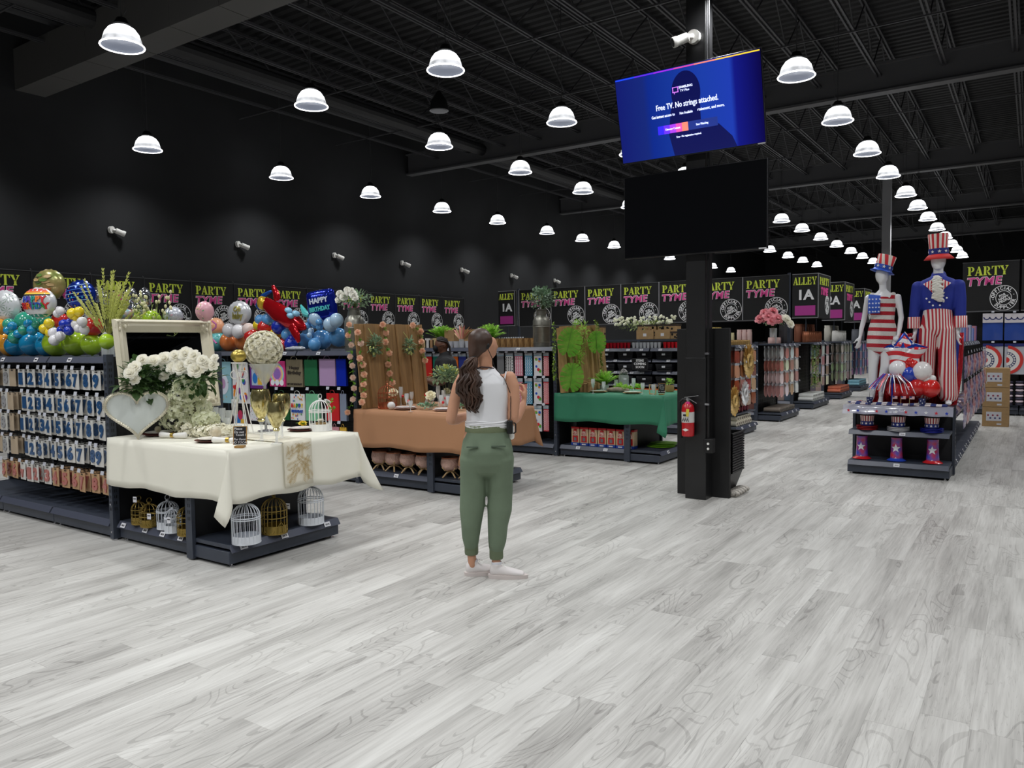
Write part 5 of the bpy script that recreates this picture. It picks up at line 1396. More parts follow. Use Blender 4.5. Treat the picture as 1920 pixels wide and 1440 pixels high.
def hang_bunch(label, px, py, rpx, fn, mat, n=150, tip=None, grp=None, L=.05, wd=.028):
    p = fn(px, py); r = rpx * .0052 * (p.length / 9.0); g = thing('hanging_greenery', label, 'greenery', p, 0, grp); Q = random.Random(px)
    b = MB(); bush(b, (0, -.05, 0), (r, r * .4, r * 1.05), n, L, wd, Q, -1); b.build('foliage', mat, g, smooth=False)
    b = MB(); b.tube([(-.05, 0, r * 2.0), (0, -.03, r), (0, -.05, 0)], .004, 5)
    for k in range(18):
        d = rdir(Q); q = Vector((d.x * r, -.08, -abs(d.z) * r * 1.1)); leaf(b, q, (d.x, -.3, -.8), .035, .02)
    b.build('pale_tip', tip or M((196, 200, 120), 0.6), g, smooth=False)
hang_bunch('dark green eucalyptus bunch hanging left on the plank backdrop', 697, 648, 19, yb, EUC, 220)
hang_bunch('small eucalyptus bunch hanging right on the plank backdrop', 762, 648, 15, yb, EUC, 160)
# vase with big greenery on terracotta table
def plant(label, base, h, rad, mat, n, L, wd, pot='glass', cz=None, zmin=-.5, tipm=None, grp=None, flowers=None, q=3, name='potted_plant', potr=.05, poth=.14, cat='plant'):
    g = thing(name, label, cat, base, 0, grp); Q = random.Random(q)
    cz = cz or h - rad[2]
    b = MB(); bush(b, (0, 0, cz), rad, n, L, wd, Q, zmin, inner=.3); b.build('foliage', mat, g, smooth=False)
    if tipm:
        b = MB()
        for k in range(n // 5):
            d = rdir(Q, 0); leaf(b, Vector((0, 0, cz)) + Vector((d.x * rad[0], d.y * rad[1], d.z * rad[2])) * 1.02, d, L * .8, wd)
        b.build('pale_tip', tipm, g, smooth=False)
    b = MB()
    if pot == 'glass': b.lathe([(potr * .9, 0), (potr, .01), (potr, poth), (potr * .95, poth), (potr * .9, .012)], 18, cap=False); pm = GL
    elif pot == 'clay': b.lathe([(potr * .7, 0), (potr, poth), (potr * .9, poth), (0, poth * .9)], 18); pm = M((150, 136, 110), 0.8)
    else: b.lathe([(potr * .8, 0), (potr, .02), (potr * .9, poth), (0, poth)], 16); pm = pot
    b.build('vase', pm, g)
    b = MB()
    for k in range(7): a = k * .9; b.tube([(.01 * math.cos(a), .01 * math.sin(a), .01), (.02 * math.cos(a), .02 * math.sin(a), poth), (rad[0] * .4 * math.cos(a), rad[1] * .4 * math.sin(a), cz)], .003, 4)
    b.build('stem', STEM, g)
    if flowers:
        m, fs_ = flowers
        for (x, y, z, r) in fs_: b = MB(); rose(b, (x, y, z), r, (x * 2 - .4, y * 2 - .4, .5), q=Q); b.build('bloom', m, g, smooth=False)
    return g
p = PZ(796, 768, TZ); plant('leafy green bouquet with pale tips in a glass vase by the employee', (6.95, 5.62, TZ), .46, (.17, .17, .12), EUC, 300, .055, .035, tipm=M((200, 206, 120), .6), cz=.33)
# copper birdcage, ball, roses on terracotta
cage((6.42, 6.05, TZ), .105, .29, CW, 'copper birdcage on the left of the terracotta table', 16, ornate=True)
b = MB(); b.ball((0, 0, .045), .045, 16, 10); o = b.build('ornament_ball', M((222, 220, 218), .25, coat=.5)); o.location = (6.31, 5.89, TZ); tag(o, 'white ball ornament beside the copper birdcage', 'ornament')
def posy(px, py, label, col=(246, 238, 206), r=.055, base=.16):
    p = PZ(px, py, TZ); g = thing('rose_posy', label, 'flower', (p.x, p.y, TZ))
    b = MB(); rose(b, (0, 0, base), r, (-.6, -.5, .5)); b.build('bloom', M(col, .6), g, smooth=False)
    b = MB(); b.lathe([(.02, 0), (.03, .03), (.012, .07), (.016, .09), (.014, .09)], 12, cap=False); b.build('bud_vase', GL, g)
    b = MB(); b.tube([(0, 0, .01), (0, 0, base)], .003, 4)
    for k in range(3): leaf(b, (0, 0, base * .8), (math.cos(k * 2.1), math.sin(k * 2.1), .2), .06, .035)
    b.build('stem', BRG, g, smooth=False)
posy(738, 763, 'large cream rose standing right of the copper birdcage', r=.06)
posy(808, 768, 'large cream rose in the middle of the terracotta table', r=.065, base=.15)
posy(838, 760, 'cream rose at the right rear of the terracotta table', r=.05)
posy(728, 757, 'pale blush rose above the copper birdcage', (240, 214, 200), .045, .2)
posy(800, 760, 'small red rose beside the large cream rose', (206, 30, 36), .03, .12)
Q = random.Random(8)
for i, (x, y, h) in enumerate(((752, 760, .22), (763, 766, .17), (772, 758, .15), (812, 760, .15), (822, 762, .24), (827, 768, .16), (832, 762, .19), (840, 768, .15), (770, 772, .12))):
    p = PZ(x, y, TZ); g = flute((p.x, p.y, TZ), h, .026, 'clear glass with red drop on the terracotta table, %s from the left' % ords[i], None, grp='glasses on the terracotta table', name='drinking_glass')
    if i in (0, 1, 5, 6): b = MB(); b.ball((0, -.03, h * .5), .016, 10, 6); b.build('red_charm', M((206, 24, 40), .3), g)
for i, (x, y) in enumerate(((6.42, 5.78), (6.46, 5.25), (6.9, 5.35))): place_setting((x, y, TZ), 0, 'pale pink rimmed, %s from the left on the terracotta cloth,' % ords[i], (244, 238, 236), M((206, 180, 172), .5))
for i, (x, y) in enumerate(((6.52, 5.55), (6.62, 5.12))):
    b = MB(); Q = random.Random(i); bush(b, (0, 0, .03), (.1, .14, .03), 110, .04, .025, Q, 0); o = b.build('leaf_spray', M((130, 170, 140), .6, var=.2), smooth=False); o.location = (x, y, TZ); tag(o, 'low spray of grey green leaves on the terracotta cloth, %s one' % ('left', 'right')[i], 'greenery')

# ---------------------------------------------------------------- monstera and fern on the green table
def monstera(px, py, s, ang, label, Yp=5.3, tilt=0):
    p = PY(px, py, Yp); p = p + Vector((-.06, -.1, 0)); g = thing('monstera_leaf', label, 'leaf', p, -.55, 'monstera leaves')
    b = MB(); n = 9; ca, sa = math.cos(ang), math.sin(ang)
    out = []
    for sgn in (1, -1):
        for k in range(n):
            t0, t1 = k / n, (k + .82) / n
            def rim(t): th = PI * t * .93 + .05; rr = s * (.5 + .1 * math.sin(th)) * (1 + .25 * math.cos(th) * -1 * .3); return (sgn * rr * math.sin(th) * .92, rr * math.cos(th) * 1.15 * -1 + .0)
            def spine(t): return (0.0, -s * .45 + s * 1.0 * t)
            r0, r1 = rim(t0), rim(t1); q0, q1 = spine(t0 * .85 + .02), spine(min(1, t1 * .85 + .05))
            if k == 0: q0 = spine(0.02)
            poly = [q0, r0, ((r0[0] + r1[0]) / 2 * 1.04, (r0[1] + r1[1]) / 2 * 1.04), r1, q1]
            vs = []
            for (x, z) in poly: X = x * ca - z * sa; Z = x * sa + z * ca; vs.append((X, -.02 - .12 * abs(x), Z))
            b.add(vs, [(0, 1, 2, 3, 4)])
    b.build('leaf_blade', M((84, 156, 40), .35, c2=(140, 190, 70), scale=7, stretch=(1, 1, 2)), g, smooth=False, th=.002)
    b = MB(); b.tube([(-sa * z, -.025, ca * z) for z in (-s * .75, -s * .4, 0, s * .4)], .005, 5); b.build('midrib', M((110, 150, 60)), g)
monstera(1058, 640, .33, PI - .25, 'large monstera leaf at the upper left of the driftwood')
monstera(1062, 705, .33, PI - .15, 'large monstera leaf at the lower left of the driftwood')
monstera(1109, 640, .27, PI + .05, 'monstera leaf at the upper right of the driftwood')
yd = lambda x, y: PY(x, y, 5.28)
for i, (pts_, l) in enumerate((([(1036, 606), (1037, 640), (1036, 680), (1038, 715)], 'left'), ([(1114, 600), (1122, 630), (1124, 665), (1126, 695)], 'right'))):
    P = [yd(*q) for q in pts_]; g = thing('vine_garland', 'thin green vine hanging down the %s side of the driftwood' % l, 'garland', P[0]); b = MB(); Q = random.Random(i)
    for k in range(170):
        t = Q.random() * 2.99; a = P[int(t)].lerp(P[int(t) + 1], t % 1) - P[0]; leaf(b, a + Vector((Q.uniform(-.04, .04), -.02, 0)), rdir(Q), .035, .02)
    b.build('leafy_vine', M((120, 150, 40), .6, var=.3), g, smooth=False)
for i, (x, y, n) in enumerate(((1082, 618, 80), (1095, 625, 80), (1083, 670, 120), (1088, 655, 90))):
    p = yd(x, y); b = MB(); Q = random.Random(i + 40); bush(b, (0, 0, 0), (.08, .06, .14), n, .07, .016, Q, -1); o = b.build('greenery_sprig', FERN, smooth=False); o.location = p; tag(o, 'green sprig tucked into the driftwood, %s' % ('top left', 'top right', 'centre low', 'centre high')[i], 'greenery', 'sprigs on the driftwood')
def fern(base, rad, h, n, label, seed, pot=None, name='potted_fern'):
    g = thing(name, label, 'plant', base); Q = random.Random(seed); b = MB()
    for k in range(n):
        a = Q.uniform(0, 2 * PI); e = Q.uniform(.15, 1.3); L = Q.uniform(.7, 1.0)
        P = [Vector((math.cos(a) * rad * L * math.sin(e) * t, math.sin(a) * rad * L * math.sin(e) * t, h * (.25 + .75 * L * (math.cos(e) * .7 + .3) * (t - .35 * t * t) * 1.5))) for t in (0, .25, .5, .75, 1)]
        for i in range(4):
            for q in (.2, .5, .8):
                p = P[i].lerp(P[i + 1], q); d = (P[i + 1] - P[i]).normalized(); s = d.cross(Vector((0, 0, 1))).normalized()
                for sg in (-1, 1): leaf(b, p, d * .6 + s * sg, rad * .22, rad * .06)
        b.tube(P, .0022, 3)
    b.build('fronds', FERN, g, smooth=False)
    b = MB(); b.lathe([(.05, 0), (.07, h * .3), (.065, h * .3), (0, h * .26)], 16); b.build('pot', pot or M((200, 200, 198), .5), g)
    return g
fern((9.75, 5.02, .887), .24, .3, 46, 'spiky green fern in front of the driftwood', 2)
for i, (x, y, dx) in enumerate(((1112, 738, 0), (1132, 736, 0), (1188, 737, 0), (1205, 739, 0), (1155, 733, 0), (1225, 741, 0))):
    p = PZ(x, y, .889); g = flute((p.x, p.y, .889), (.2, .15, .2, .15, .16, .14)[i], .028, 'clear glass on the green table, %s from the left' % ords[i], M((90, 190, 110), .3) if i in (0, 2) else None, grp='glasses on the green table', name='drinking_glass')
for i, (x, y) in enumerate(((9.42, 4.95), (9.40, 4.42))): 
    place_setting((x, y, .889), 0, 'teal rimmed on wooden charger, %s one on the green table,' % ('left', 'right')[i], (206, 226, 214), M((196, 160, 116), .6))
g = thing('log_bundle', 'bundle of short cut logs standing in front of the driftwood', 'logs', (9.42, 5.2, .889))
for i in range(9):
    b = MB(); x, y = (i % 3) * .07, -(i // 3) * .06; h = .1 + .05 * ((i * 7) % 4) / 3; b.cyl((x, y, 0), (x, y, h), .032, n=10); o = b.build('log', M((150, 116, 74), .8, var=.25, scale=30), g); b = MB(); b.cyl((x, y, h), (x, y, h + .002), .028, n=10); b.build('cut_face', M((214, 186, 130), .7), o)
for i, (x, y, s) in enumerate(((9.62, 4.62, .1), (9.7, 4.75, .12), (9.85, 4.55, .1))):
    b = MB(); Q = random.Random(i); bush(b, (0, 0, s * .4), (s, s * .8, s * .5), 100, .04, .03, Q, 0); o = b.build('moss_clump', FERN, smooth=False); o.location = (x, y, .889); tag(o, 'bright green moss clump in the middle of the green table, %s' % ('front', 'left', 'back')[i], 'moss')
b = MB(); b.limb([(0, -.16, .03, .03, .03), (0, 0, .04, .035, .035), (.02, .15, .03, .025, .03)], 10); o = b.build('driftwood_log', M((150, 136, 120), .8, var=.2, scale=20)); o.location = (9.55, 4.72, .889); tag(o, 'grey driftwood log lying on the green table', 'driftwood')
plant('moss ball plant in a wooden box on the right of the green table', (9.95, 4.12, .889), .17, (.06, .06, .045), FERN, 90, .03, .02, pot=M((176, 140, 90), .7), cz=.13, potr=.06, poth=.09)
p = Vector((9.36, 3.99, .889))
chalk(p, NEG + .1, .09, .125, (('Please', -.1, .85, .022), ('Do not', 0, .65, .022), ('Touch', 0, .45, .022), ('NO TOCAR', 0, .18, .018)), 'small black chalk sign leaning in a wooden frame on the green table')
b = MB(); frame_mesh(b, .1, .13, [(0, 0), (0, -.01), (.012, -.01), (.012, 0)]); o = b.build('picture_frame', M((206, 170, 120), .6)); o.location = (9.4, 4.18, .889); o.rotation_euler = (0, 0, NEG); tag(o, 'small pale wooden frame left of the chalk sign', 'picture frame')
g = thing('glass_jar', 'lidded glass jar with pebble lid behind the green table glasses', 'jar', (10.02, 4.85, .889))
b = MB(); b.lathe([(.07, 0), (.075, .02), (.075, .2), (.07, .22)], 20, cap=False); b.build('jar_body', GL, g)
b = MB()
for k in range(20): d = rdir(random.Random(k), .0); b.ball((d.x * .045, d.y * .045, .23 + d.z * .06), .02, 7, 5)
b.build('pebble_lid', M((190, 186, 184), .6, c2=(60, 58, 60), scale=50), g)

# ---------------------------------------------------------------- things on top of the gondolas
GT = 1.523
ZINC = M((150, 148, 138), .4, .75, var=.1)
def milkcan(loc, label, k=1.0):
    g = thing('milk_can', label, 'milk can', loc, 0)
    b = MB(); b.lathe([(.118 * k, 0), (.12 * k, .01), (.12 * k, .27 * k), (.124 * k, .275 * k), (.12 * k, .29 * k), (.118 * k, .36 * k), (.1 * k, .4 * k), (.072 * k, .43 * k), (.07 * k, .5 * k), (.085 * k, .51 * k), (.085 * k, .52 * k), (.06 * k, .5 * k)], 24, cap=False); b.build('can_body', ZINC, g)
    for z in (.06, .30):
        b = MB(); b.tube([(.121 * k * math.cos(t), .121 * k * math.sin(t), z * k) for t in [j * PI / 12 for j in range(24)]], .004, 5, close=True); b.build('band', ZINC, g)
    for s in (-1, 1):
        b = MB(); b.tube([(s * .02, s * .072 * k, .47 * k), (s * .02, s * .12 * k, .48 * k), (s * .02, s * .135 * k, .43 * k), (s * .02, s * .115 * k, .37 * k)], .006, 6); b.build('handle', ZINC, g)
milkcan((9.45, 5.87, GT), 'tall zinc milk can on the shelf top holding grey green leaves', 1.04)
milkcan((6.50, 6.63, GT), 'zinc milk can holding white flowers, above the peach garland', .96)
def bouquet(loc, rad, n, mat, label, seed, L=.045, wd=.032, fl=None):
    g = thing('bouquet', label, 'bouquet', loc); Q = random.Random(seed)
    b = MB(); bush(b, (0, 0, rad[2] * .9), rad, n, L, wd, Q, -.8, inner=.3); b.build('foliage', mat, g, smooth=False)
    b = MB(); b.tube([(0, 0, -.12), (0, 0, rad[2])], .02, 6); b.build('stem', STEM, g)
    if fl:
        for (y, z, r) in fl[1]: b = MB(); rose(b, (-rad[0] * .75, y, z), r, (-.8, -.4, .4), q=Q); b.build('bloom', fl[0], g, smooth=False)
bouquet((9.45, 5.85, GT + .55), (.2, .22, .16), 620, M((130, 156, 128), .6, var=.3), 'large round bouquet of grey green eucalyptus in the tall milk can', 1)
bouquet((6.5, 6.62, GT + .5), (.17, .22, .11), 260, EUC, 'bouquet of white daisies and eucalyptus in the milk can', 2, fl=(M((244, 242, 232), .6), [(-.12, .14, .055), (-.05, .17, .05), (.03, .12, .06), (-.15, .1, .045), (.1, .16, .05), (-.02, .2, .045), (.12, .09, .05), (-.09, .19, .04)]))
for i, (px, py, w, l) in enumerate(((826, 622, .3, 'bright green fern in a white pot on the shelf top behind the employee'), (915, 618, .27, 'bright green fern on the shelf top above the woman'), (757, 610, .22, 'green fern behind the top of the plank backdrop'), (726, 610, .16, 'small green fern behind the left part of the plank backdrop'))):
    p = PX(px, py, 9.45 if i < 2 else 8.6); fern((9.5 if i < 2 else 9.5, p.y if i < 2 else PX(px, py, 9.5).y, GT), w, .36 if i < 2 else .3, 60 if i < 2 else 34, l, i + 10)
for i, (x0, x1, y0, lab) in enumerate(((833, 851, 619, 'kraft carton behind the fern pot'), (870, 906, 618, 'kraft carton directly left of the woman head'))):
    a = PX(x0, y0, 9.4); c = PX(x1, 640, 9.4); b = MB(); b.box(9.4, 9.65, c.y, a.y, GT, a.z); tag(b.build('cardboard_box', BROWNBOX, bevel=.003), lab + ' on the shelf top', 'box')
g = thing('feather_vase', 'vase of folded kraft paper leaves on the shelf top', 'vase', (9.4, PX(866, 640, 9.4).y, GT))
b = MB(); b.lathe([(.05, 0), (.05, .05), (.04, .12), (.045, .13), (.03, .12)], 16, cap=False); b.build('vase', M((190, 190, 186), .5), g)
b = MB()
for k in range(9): a = -.9 + k * .22; leaf(b, (0, math.sin(a) * .05, .12), (0.1 * (k % 3 - 1), math.sin(a), math.cos(a)), .24, .05, k % 2)
b.build('paper_leaf', [M((206, 176, 130), .7), M((222, 150, 140), .7)], g, smooth=False)
for i in range(11):
    b = MB(); b.lathe([(.03, 0), (.034, .02), (.034, .1), (.012, .13), (.012, .15)], 12); o = b.build('glass_bottle', M((200, 206, 214), .15, coat=.6)); o.location = (9.62, PX(928 + 4.4 * i, 630, 9.5).y, GT); tag(o, 'small clear bottle on the shelf top behind the log slices, %s from left' % ords[i], 'bottle', 'clear bottles behind the log slices')
for i in range(8):
    b = MB(); b.cyl((0, 0, 0), (0, 0, .13), .05, n=12); o = b.build('log_vase', M((180, 140, 86), .8, c2=(110, 76, 40), scale=30, stretch=(3, 3, .5))); o.location = (9.4, PX(934, 640, 9.4).y - .105 * i, GT); tag(o, 'cut log vase on the shelf top right of the woman, %s from left' % ords[i], 'log vase', 'cut log vases')
for i in range(9):
    b = MB(); b.lathe([(.04, 0), (.05, .1), (.046, .1), (0, .02)], 12); o = b.build('glass_bowl', M((206, 208, 214), .15, coat=.6)); o.location = (9.36, PX(838, 640, 9.4).y - .11 * i, GT); tag(o, 'low clear bowl on the shelf top between employee and woman, %s from left' % ords[i], 'bowl', 'low clear bowls')
for i in range(7):
    b = MB(); Q = random.Random(i)
    for k in range(12): d = rdir(Q, -.2); b.ball((d.x * .06, d.y * .06, .09 + d.z * .07), .03, 7, 5)
    o = b.build('pebble_vase', M((200, 200, 206), .4, c2=(90, 90, 100), scale=40)); o.location = (9.45, PX(694 + 11 * i, 600, 9.45).y, GT); tag(o, 'pebbled silver vase above the plank backdrop, %s from the left' % ords[i], 'vase', 'pebbled silver vases')
for i in range(6):
    y = PX(800 + 7 * i, 640, 9.4).y; b = MB(); b.box(-.05, .05, -.05, .05, 0, .12 + .03 * (i % 2)); o = b.build('gift_box', M(((206, 180, 130), (230, 226, 220), (180, 140, 100))[i % 3], .6)); o.location = (9.38, y, GT); tag(o, 'small pale gift box on the shelf top left of the employee, %s' % ords[i], 'gift box', 'small pale gift boxes')
g = plant('white gypsophila flowers in the plain cartons', (12.45, 5.6, 1.615), .34, (.16, .6, .1), M((150, 170, 90), .6), 500, .07, .01, pot=BROWNBOX, cz=.22, poth=.05, name='flower_box')
b = MB(); Q = random.Random(4)
for k in range(90): d = Vector((Q.uniform(-.16, .12), Q.uniform(-.6, .6), Q.uniform(.26, .4))); b.ball(d, .024, 6, 4)
b.build('white_bloom', M((240, 240, 214), .6), g)
# pink peonies in a glass vase on the second end unit
p = PX(1468, 640, 15.3)
g = plant('pink peony bouquet in a clear vase on the second aisle end top', (15.3, 4.2, 1.503), .5, (.2, .24, .1), EUC, 120, .07, .04, cz=.42, potr=.07, poth=.3, name='peony_bouquet', cat='bouquet',
          flowers=(M((240, 158, 166), .6), [(-.15, .2, .46, .12), (-.15, .05, .5, .13), (-.12, -.1, .46, .12), (-.1, .13, .58, .11), (-.05, 0, .6, .11), (-.2, -.02, .42, .11)]))
b = MB(); rose(b, (-.1, -.25, .45), .12, (-.4, -.6, .5)); rose(b, (-.1, -.33, .36), .1, (-.4, -.6, .3)); b.build('white_peony', WR, g, smooth=False)

# wheat vase and dried flower vase
def bottle_vase(loc, h, label):
    g = thing('glass_vase', label, 'vase', loc)
    b = MB(); b.lathe([(.05, 0), (.055, .01), (.055, h * .7), (.03, h * .85), (.032, h), (.029, h), (.027, h * .85), (.05, h * .68), (.05, .012)], 20, cap=False); b.build('glass_body', GL, g)
    b = MB(); b.obox((-.045, -.045, h * .95), .045, .002, .045, (0, .8, -.8)); b.build('price_card', TAGM, g)
    return g
bottle_vase((3.62, 6.72, 1.523), .19, 'clear glass bottle vase at the right end of the number shelf top')
g = thing('wheat_bunch', 'wide fan of green wheat stems in the clear bottle vase', 'dried flowers', (3.62, 6.72, 1.54))
b = MB(); b2 = MB(); Q = random.Random(6)
for k in range(34):
    a = Q.choice((-1, 1)) * Q.uniform(.2, 1.15); dy = Q.uniform(-.2, .2)
    d = Vector((dy, -math.sin(a), math.cos(a))).normalized(); L = Q.uniform(.42, .66)
    b.tube([(0, 0, 0), Vector((0, 0, .13)) + d * .02, Vector((0, 0, .13)) + d * L * .5], .0018, 3)
    s = Vector((0, 0, .13)) + d * L * .35
    for j in range(13):
        p = s + d * (L * .65) * j / 13; n = d.orthogonal().normalized()
        for sg in range(3): q = Matrix.Rotation(j * 1.1 + sg * 2.1, 3, d) @ n; leaf(b2, p, d * 1.6 + q * .55, .038, .014)
b.build('stem', M((150, 150, 70)), g); b2.build('wheat_ear', thin(M((196, 200, 116), .7, var=.15, scale=30)), g, smooth=False)
g = thing('dried_flowers', 'pale green dried grasses and pods rising behind the mirror', 'dried flowers', (3.95, 6.55, 1.523))
b = MB(); b2 = MB(); Q = random.Random(9)
for k in range(46):
    a = Q.gauss(0, .45); d = Vector((Q.uniform(-.2, .2), -math.sin(a), math.cos(a))).normalized(); L = Q.uniform(.25, .55)
    b.tube([(0, 0, 0), d * L], .0018, 3)
    if k % 2:
        for j in range(3): b2.ball(d * (L + .03 * (j - 1)) + rdir(Q) * .02, (.012, .012, .018), 7, 5)
    else:
        for j in range(8): leaf(b, d * L * (.4 + .07 * j), d + rdir(Q) * .8, .04, .01)
b.build('grass_stem', M((160, 176, 96), .7, var=.2), g, smooth=False); b2.build('seed_pod', M((216, 212, 168), .7), g, kind='stuff')
b = MB(); b.lathe([(.05, 0), (.055, .08), (.03, .1), (.028, .1)], 14, cap=False); b.build('pot', M((220, 220, 214), .5), g)
# ============================================================ WOMAN (back to the camera, face turned to the right)
SKIN = M((198, 146, 116), 0.55, var=0.04, scale=8)
BODY_RZ = math.atan2(.586, .81) - PI / 2            # local x = right in the photo, y = away from the camera
wm = thing('person', 'woman in white tank top and green joggers with a long brown ponytail', 'person', (4.212, 3.062, 0), BODY_RZ)
def U(x, y, d=0.0):                                 # body coordinates in metres
    return (x, d, y)
b = MB()
# head and neck
b.ball((-.02, .01, 1.575), (.075, .088, .105), 20, 14)
b.limb([(-.015, .0, 1.585, .078, .085), (.0, .03, 1.55, .07, .07), (.02, .055, 1.515, .05, .045)], 16)
b.limb([(.0, -.01, 1.38, .062, .055), (-.005, -.005, 1.44, .05, .052), (-.01, .0, 1.52, .052, .058)], 14)
# face towards right and slightly away
b.ball((.045, .045, 1.575), (.035, .04, .062), 14, 10); b.limb([(.06, .045, 1.595, .012, .012), (.079, .055, 1.565, .012, .012)], 8)
b.limb([(.05, .05, 1.53, .02, .02), (.062, .055, 1.517, .014, .014)], 8); b.ball((.064, .052, 1.538), (.013, .02, .008), 8, 6); b.ball((.064, .052, 1.527), (.012, .018, .008), 8, 6)
b.ball((.012, -.062, 1.565), (.014, .012, .03), 10, 8)      # ear
# torso
b.limb([(.0, -.005, 1.40, .06, .05), (.0, -.01, 1.375, .13, .06), (.0, -.01, 1.31, .15, .085), (.005, 0, 1.2, .135, .09), (.0, 0, 1.08, .12, .085), (-.005, 0, .96, .155, .1), (0, 0, .88, .165, .115)], 20)
# arms: left hangs and bends forward, right bends up holding a cup
b.limb([(-.15, 0, 1.365, .045, .05), (-.185, -.005, 1.3, .044, .048), (-.215, -.015, 1.2, .04, .044), (-.237, -.03, 1.1, .037, .04), (-.24, -.03, 1.08, .036, .038)], 14)
b.limb([(-.24, -.03, 1.08, .034, .036), (-.2, .06, 1.075, .034, .036), (-.14, .16, 1.09, .028, .03), (-.1, .22, 1.11, .021, .025)], 14)
b.limb([(.155, 0, 1.365, .047, .05), (.18, -.01, 1.3, .046, .048), (.188, -.02, 1.2, .041, .044), (.178, -.035, 1.09, .038, .042), (.178, -.035, 1.075, .036, .038)], 14)
b.limb([(.178, -.035, 1.075, .035, .037), (.205, .03, 1.09, .036, .038), (.24, .08, 1.14, .029, .031), (.258, .11, 1.18, .021, .024)], 14)
# hands
def hand(b, w, d, side, curl=.5, s=1.0):
    """w wrist, d direction of the palm; five curled fingers"""
    w = Vector(w); d = Vector(d).normalized(); up = Vector((0, 0, 1)); s_ = d.cross(up).normalized(); n = s_.cross(d)
    b.limb([tuple(w - d * .01) + (.02, .024), tuple(w + d * .035 * s) + (.018, .036), tuple(w + d * .075 * s) + (.016, .038)], 12)
    for i, (o, L) in enumerate(((.03, .062), (.01, .072), (-.01, .068), (-.03, .054))):
        p = w + d * .078 * s + n * o; q = p + d * L * .45 * s + s_ * side * .008; r = q + (d * (1 - curl) + s_ * side * curl).normalized() * L * .34 * s; e = r + (d * (.4 - curl) + s_ * side).normalized() * L * .28 * s
        b.limb([tuple(p) + (.0092, .0092), tuple(q) + (.0088, .0088), tuple(r) + (.008, .008), tuple(e) + (.007, .007)], 8)
    p = w + d * .02 * s + n * .03; b.limb([tuple(p) + (.012, .012), tuple(p + d * .03 * s + n * .018 + s_ * side * .012) + (.0105, .0105), tuple(p + d * .05 * s + n * .012 + s_ * side * .032) + (.009, .009)], 8)
hand(b, (.26, .115, 1.19), (.12, .35, .8), -1, .7)
hand(b, (-.095, .228, 1.112), (.6, .7, .15), -1, .6)
# legs
b.limb([(-.075, 0, .86, .08, .09), (-.09, .0, .6, .06, .065), (-.105, -.005, .45, .045, .05), (-.117, .0, .3, .038, .042), (-.118, .015, .17, .031, .035), (-.112, .02, .07, .03, .036)], 14)
b.limb([(.075, 0, .86, .08, .09), (.08, .0, .6, .06, .065), (.075, -.01, .45, .045, .05), (.062, -.025, .3, .038, .042), (.053, -.036, .17, .031, .035), (.05, -.04, .06, .03, .036)], 14)
sculpt('body', b, SKIN, wm, .0075, 4)
# face details
b = MB(); b.ball((.058, .028, 1.583), (.008, .012, .006), 8, 6); b.build('eye', M((240, 238, 236), .3), wm)
b = MB(); b.tube([(.05, .015, 1.603), (.064, .03, 1.606), (.07, .045, 1.602)], .003, 5); b.build('eyebrow', M((60, 40, 30)), wm)
b = MB(); b.limb([(.066, .04, 1.533, .005, .004), (.068, .058, 1.533, .005, .004)], 8); b.build('lips', M((176, 96, 88), .4), wm)
# hair
HAIR = M((66, 44, 32), 0.45, var=.45, scale=14, stretch=(1, 1, .12), bump=.5)
b = MB(); b.ball((-.033, -.012, 1.602), (.083, .093, .095), 22, 16); b.limb([(-.04, -.02, 1.62, .08, .08), (-.065, -.05, 1.55, .055, .05), (-.085, -.075, 1.5, .03, .028)], 16)
b.limb([(-.0, -.035, 1.62, .05, .05), (-.01, -.05, 1.57, .032, .03)], 12)
hair = sculpt('hair', b, HAIR, wm, .008, 5)
Q = random.Random(12)
b = MB()
for k in range(64):
    ox, oy = Q.uniform(-1, 1), Q.uniform(-1, 1); ph = Q.uniform(0, 6.28) * .5
    P = []
    L = Q.uniform(.85, 1.05)
    for i in range(15):
        t = i / 14 * L
        wdt = (.018 + .052 * math.sin(min(1, t * 1.3) * PI * .62)) * (1 if t < .75 else 1 - (t - .75) * 2.2)
        P.append((-.09 - .045 * math.sin(t * 2.6) + .035 * t + ox * wdt + .016 * math.sin(t * 17 + ph) + .006 * math.sin(t * 41 + 3 * ph), -.095 - .03 * math.sin(t * 3) + oy * .032 + .006 * math.cos(t * 17 + ph), 1.5 - t * .352))
    b.tube(P, [.004 + .006 * math.sin(PI * min(1, (i + 1) / 15)) for i in range(15)], 6)
b.build('ponytail', HAIR, wm, sharp=180)
b = MB(); b.tube([(-.088 + .024 * math.cos(t), -.08 + .02 * math.sin(t), 1.5 + .008 * math.cos(t)) for t in [j * PI / 6 for j in range(12)]], .008, 6, close=True); b.build('hair_tie', BLACK, wm)
# headset
b = MB(); b.ball((.014, -.078, 1.575), (.014, .01, .022), 10, 8); b.tube([(.014, -.078, 1.59), (-.0, -.09, 1.615), (-.02, -.09, 1.6)], .004, 5); b.build('earpiece', BLACK, wm)
b = MB(); b.tube([(.014, -.08, 1.56), (.04, -.075, 1.5), (.06, -.06, 1.43), (.12, -.07, 1.36), (.165, -.05, 1.25), (.16, -.08, 1.1), (.14, -.1, 1.02)], .0025, 5); b.build('earpiece_cord', BLACK, wm)
b = MB(); b.tube([(-.06, -.03, 1.425), (-.03, -.062, 1.435), (.02, -.064, 1.432), (.055, -.03, 1.425)], .005, 5); b.build('lanyard', M((60, 40, 44)), wm)
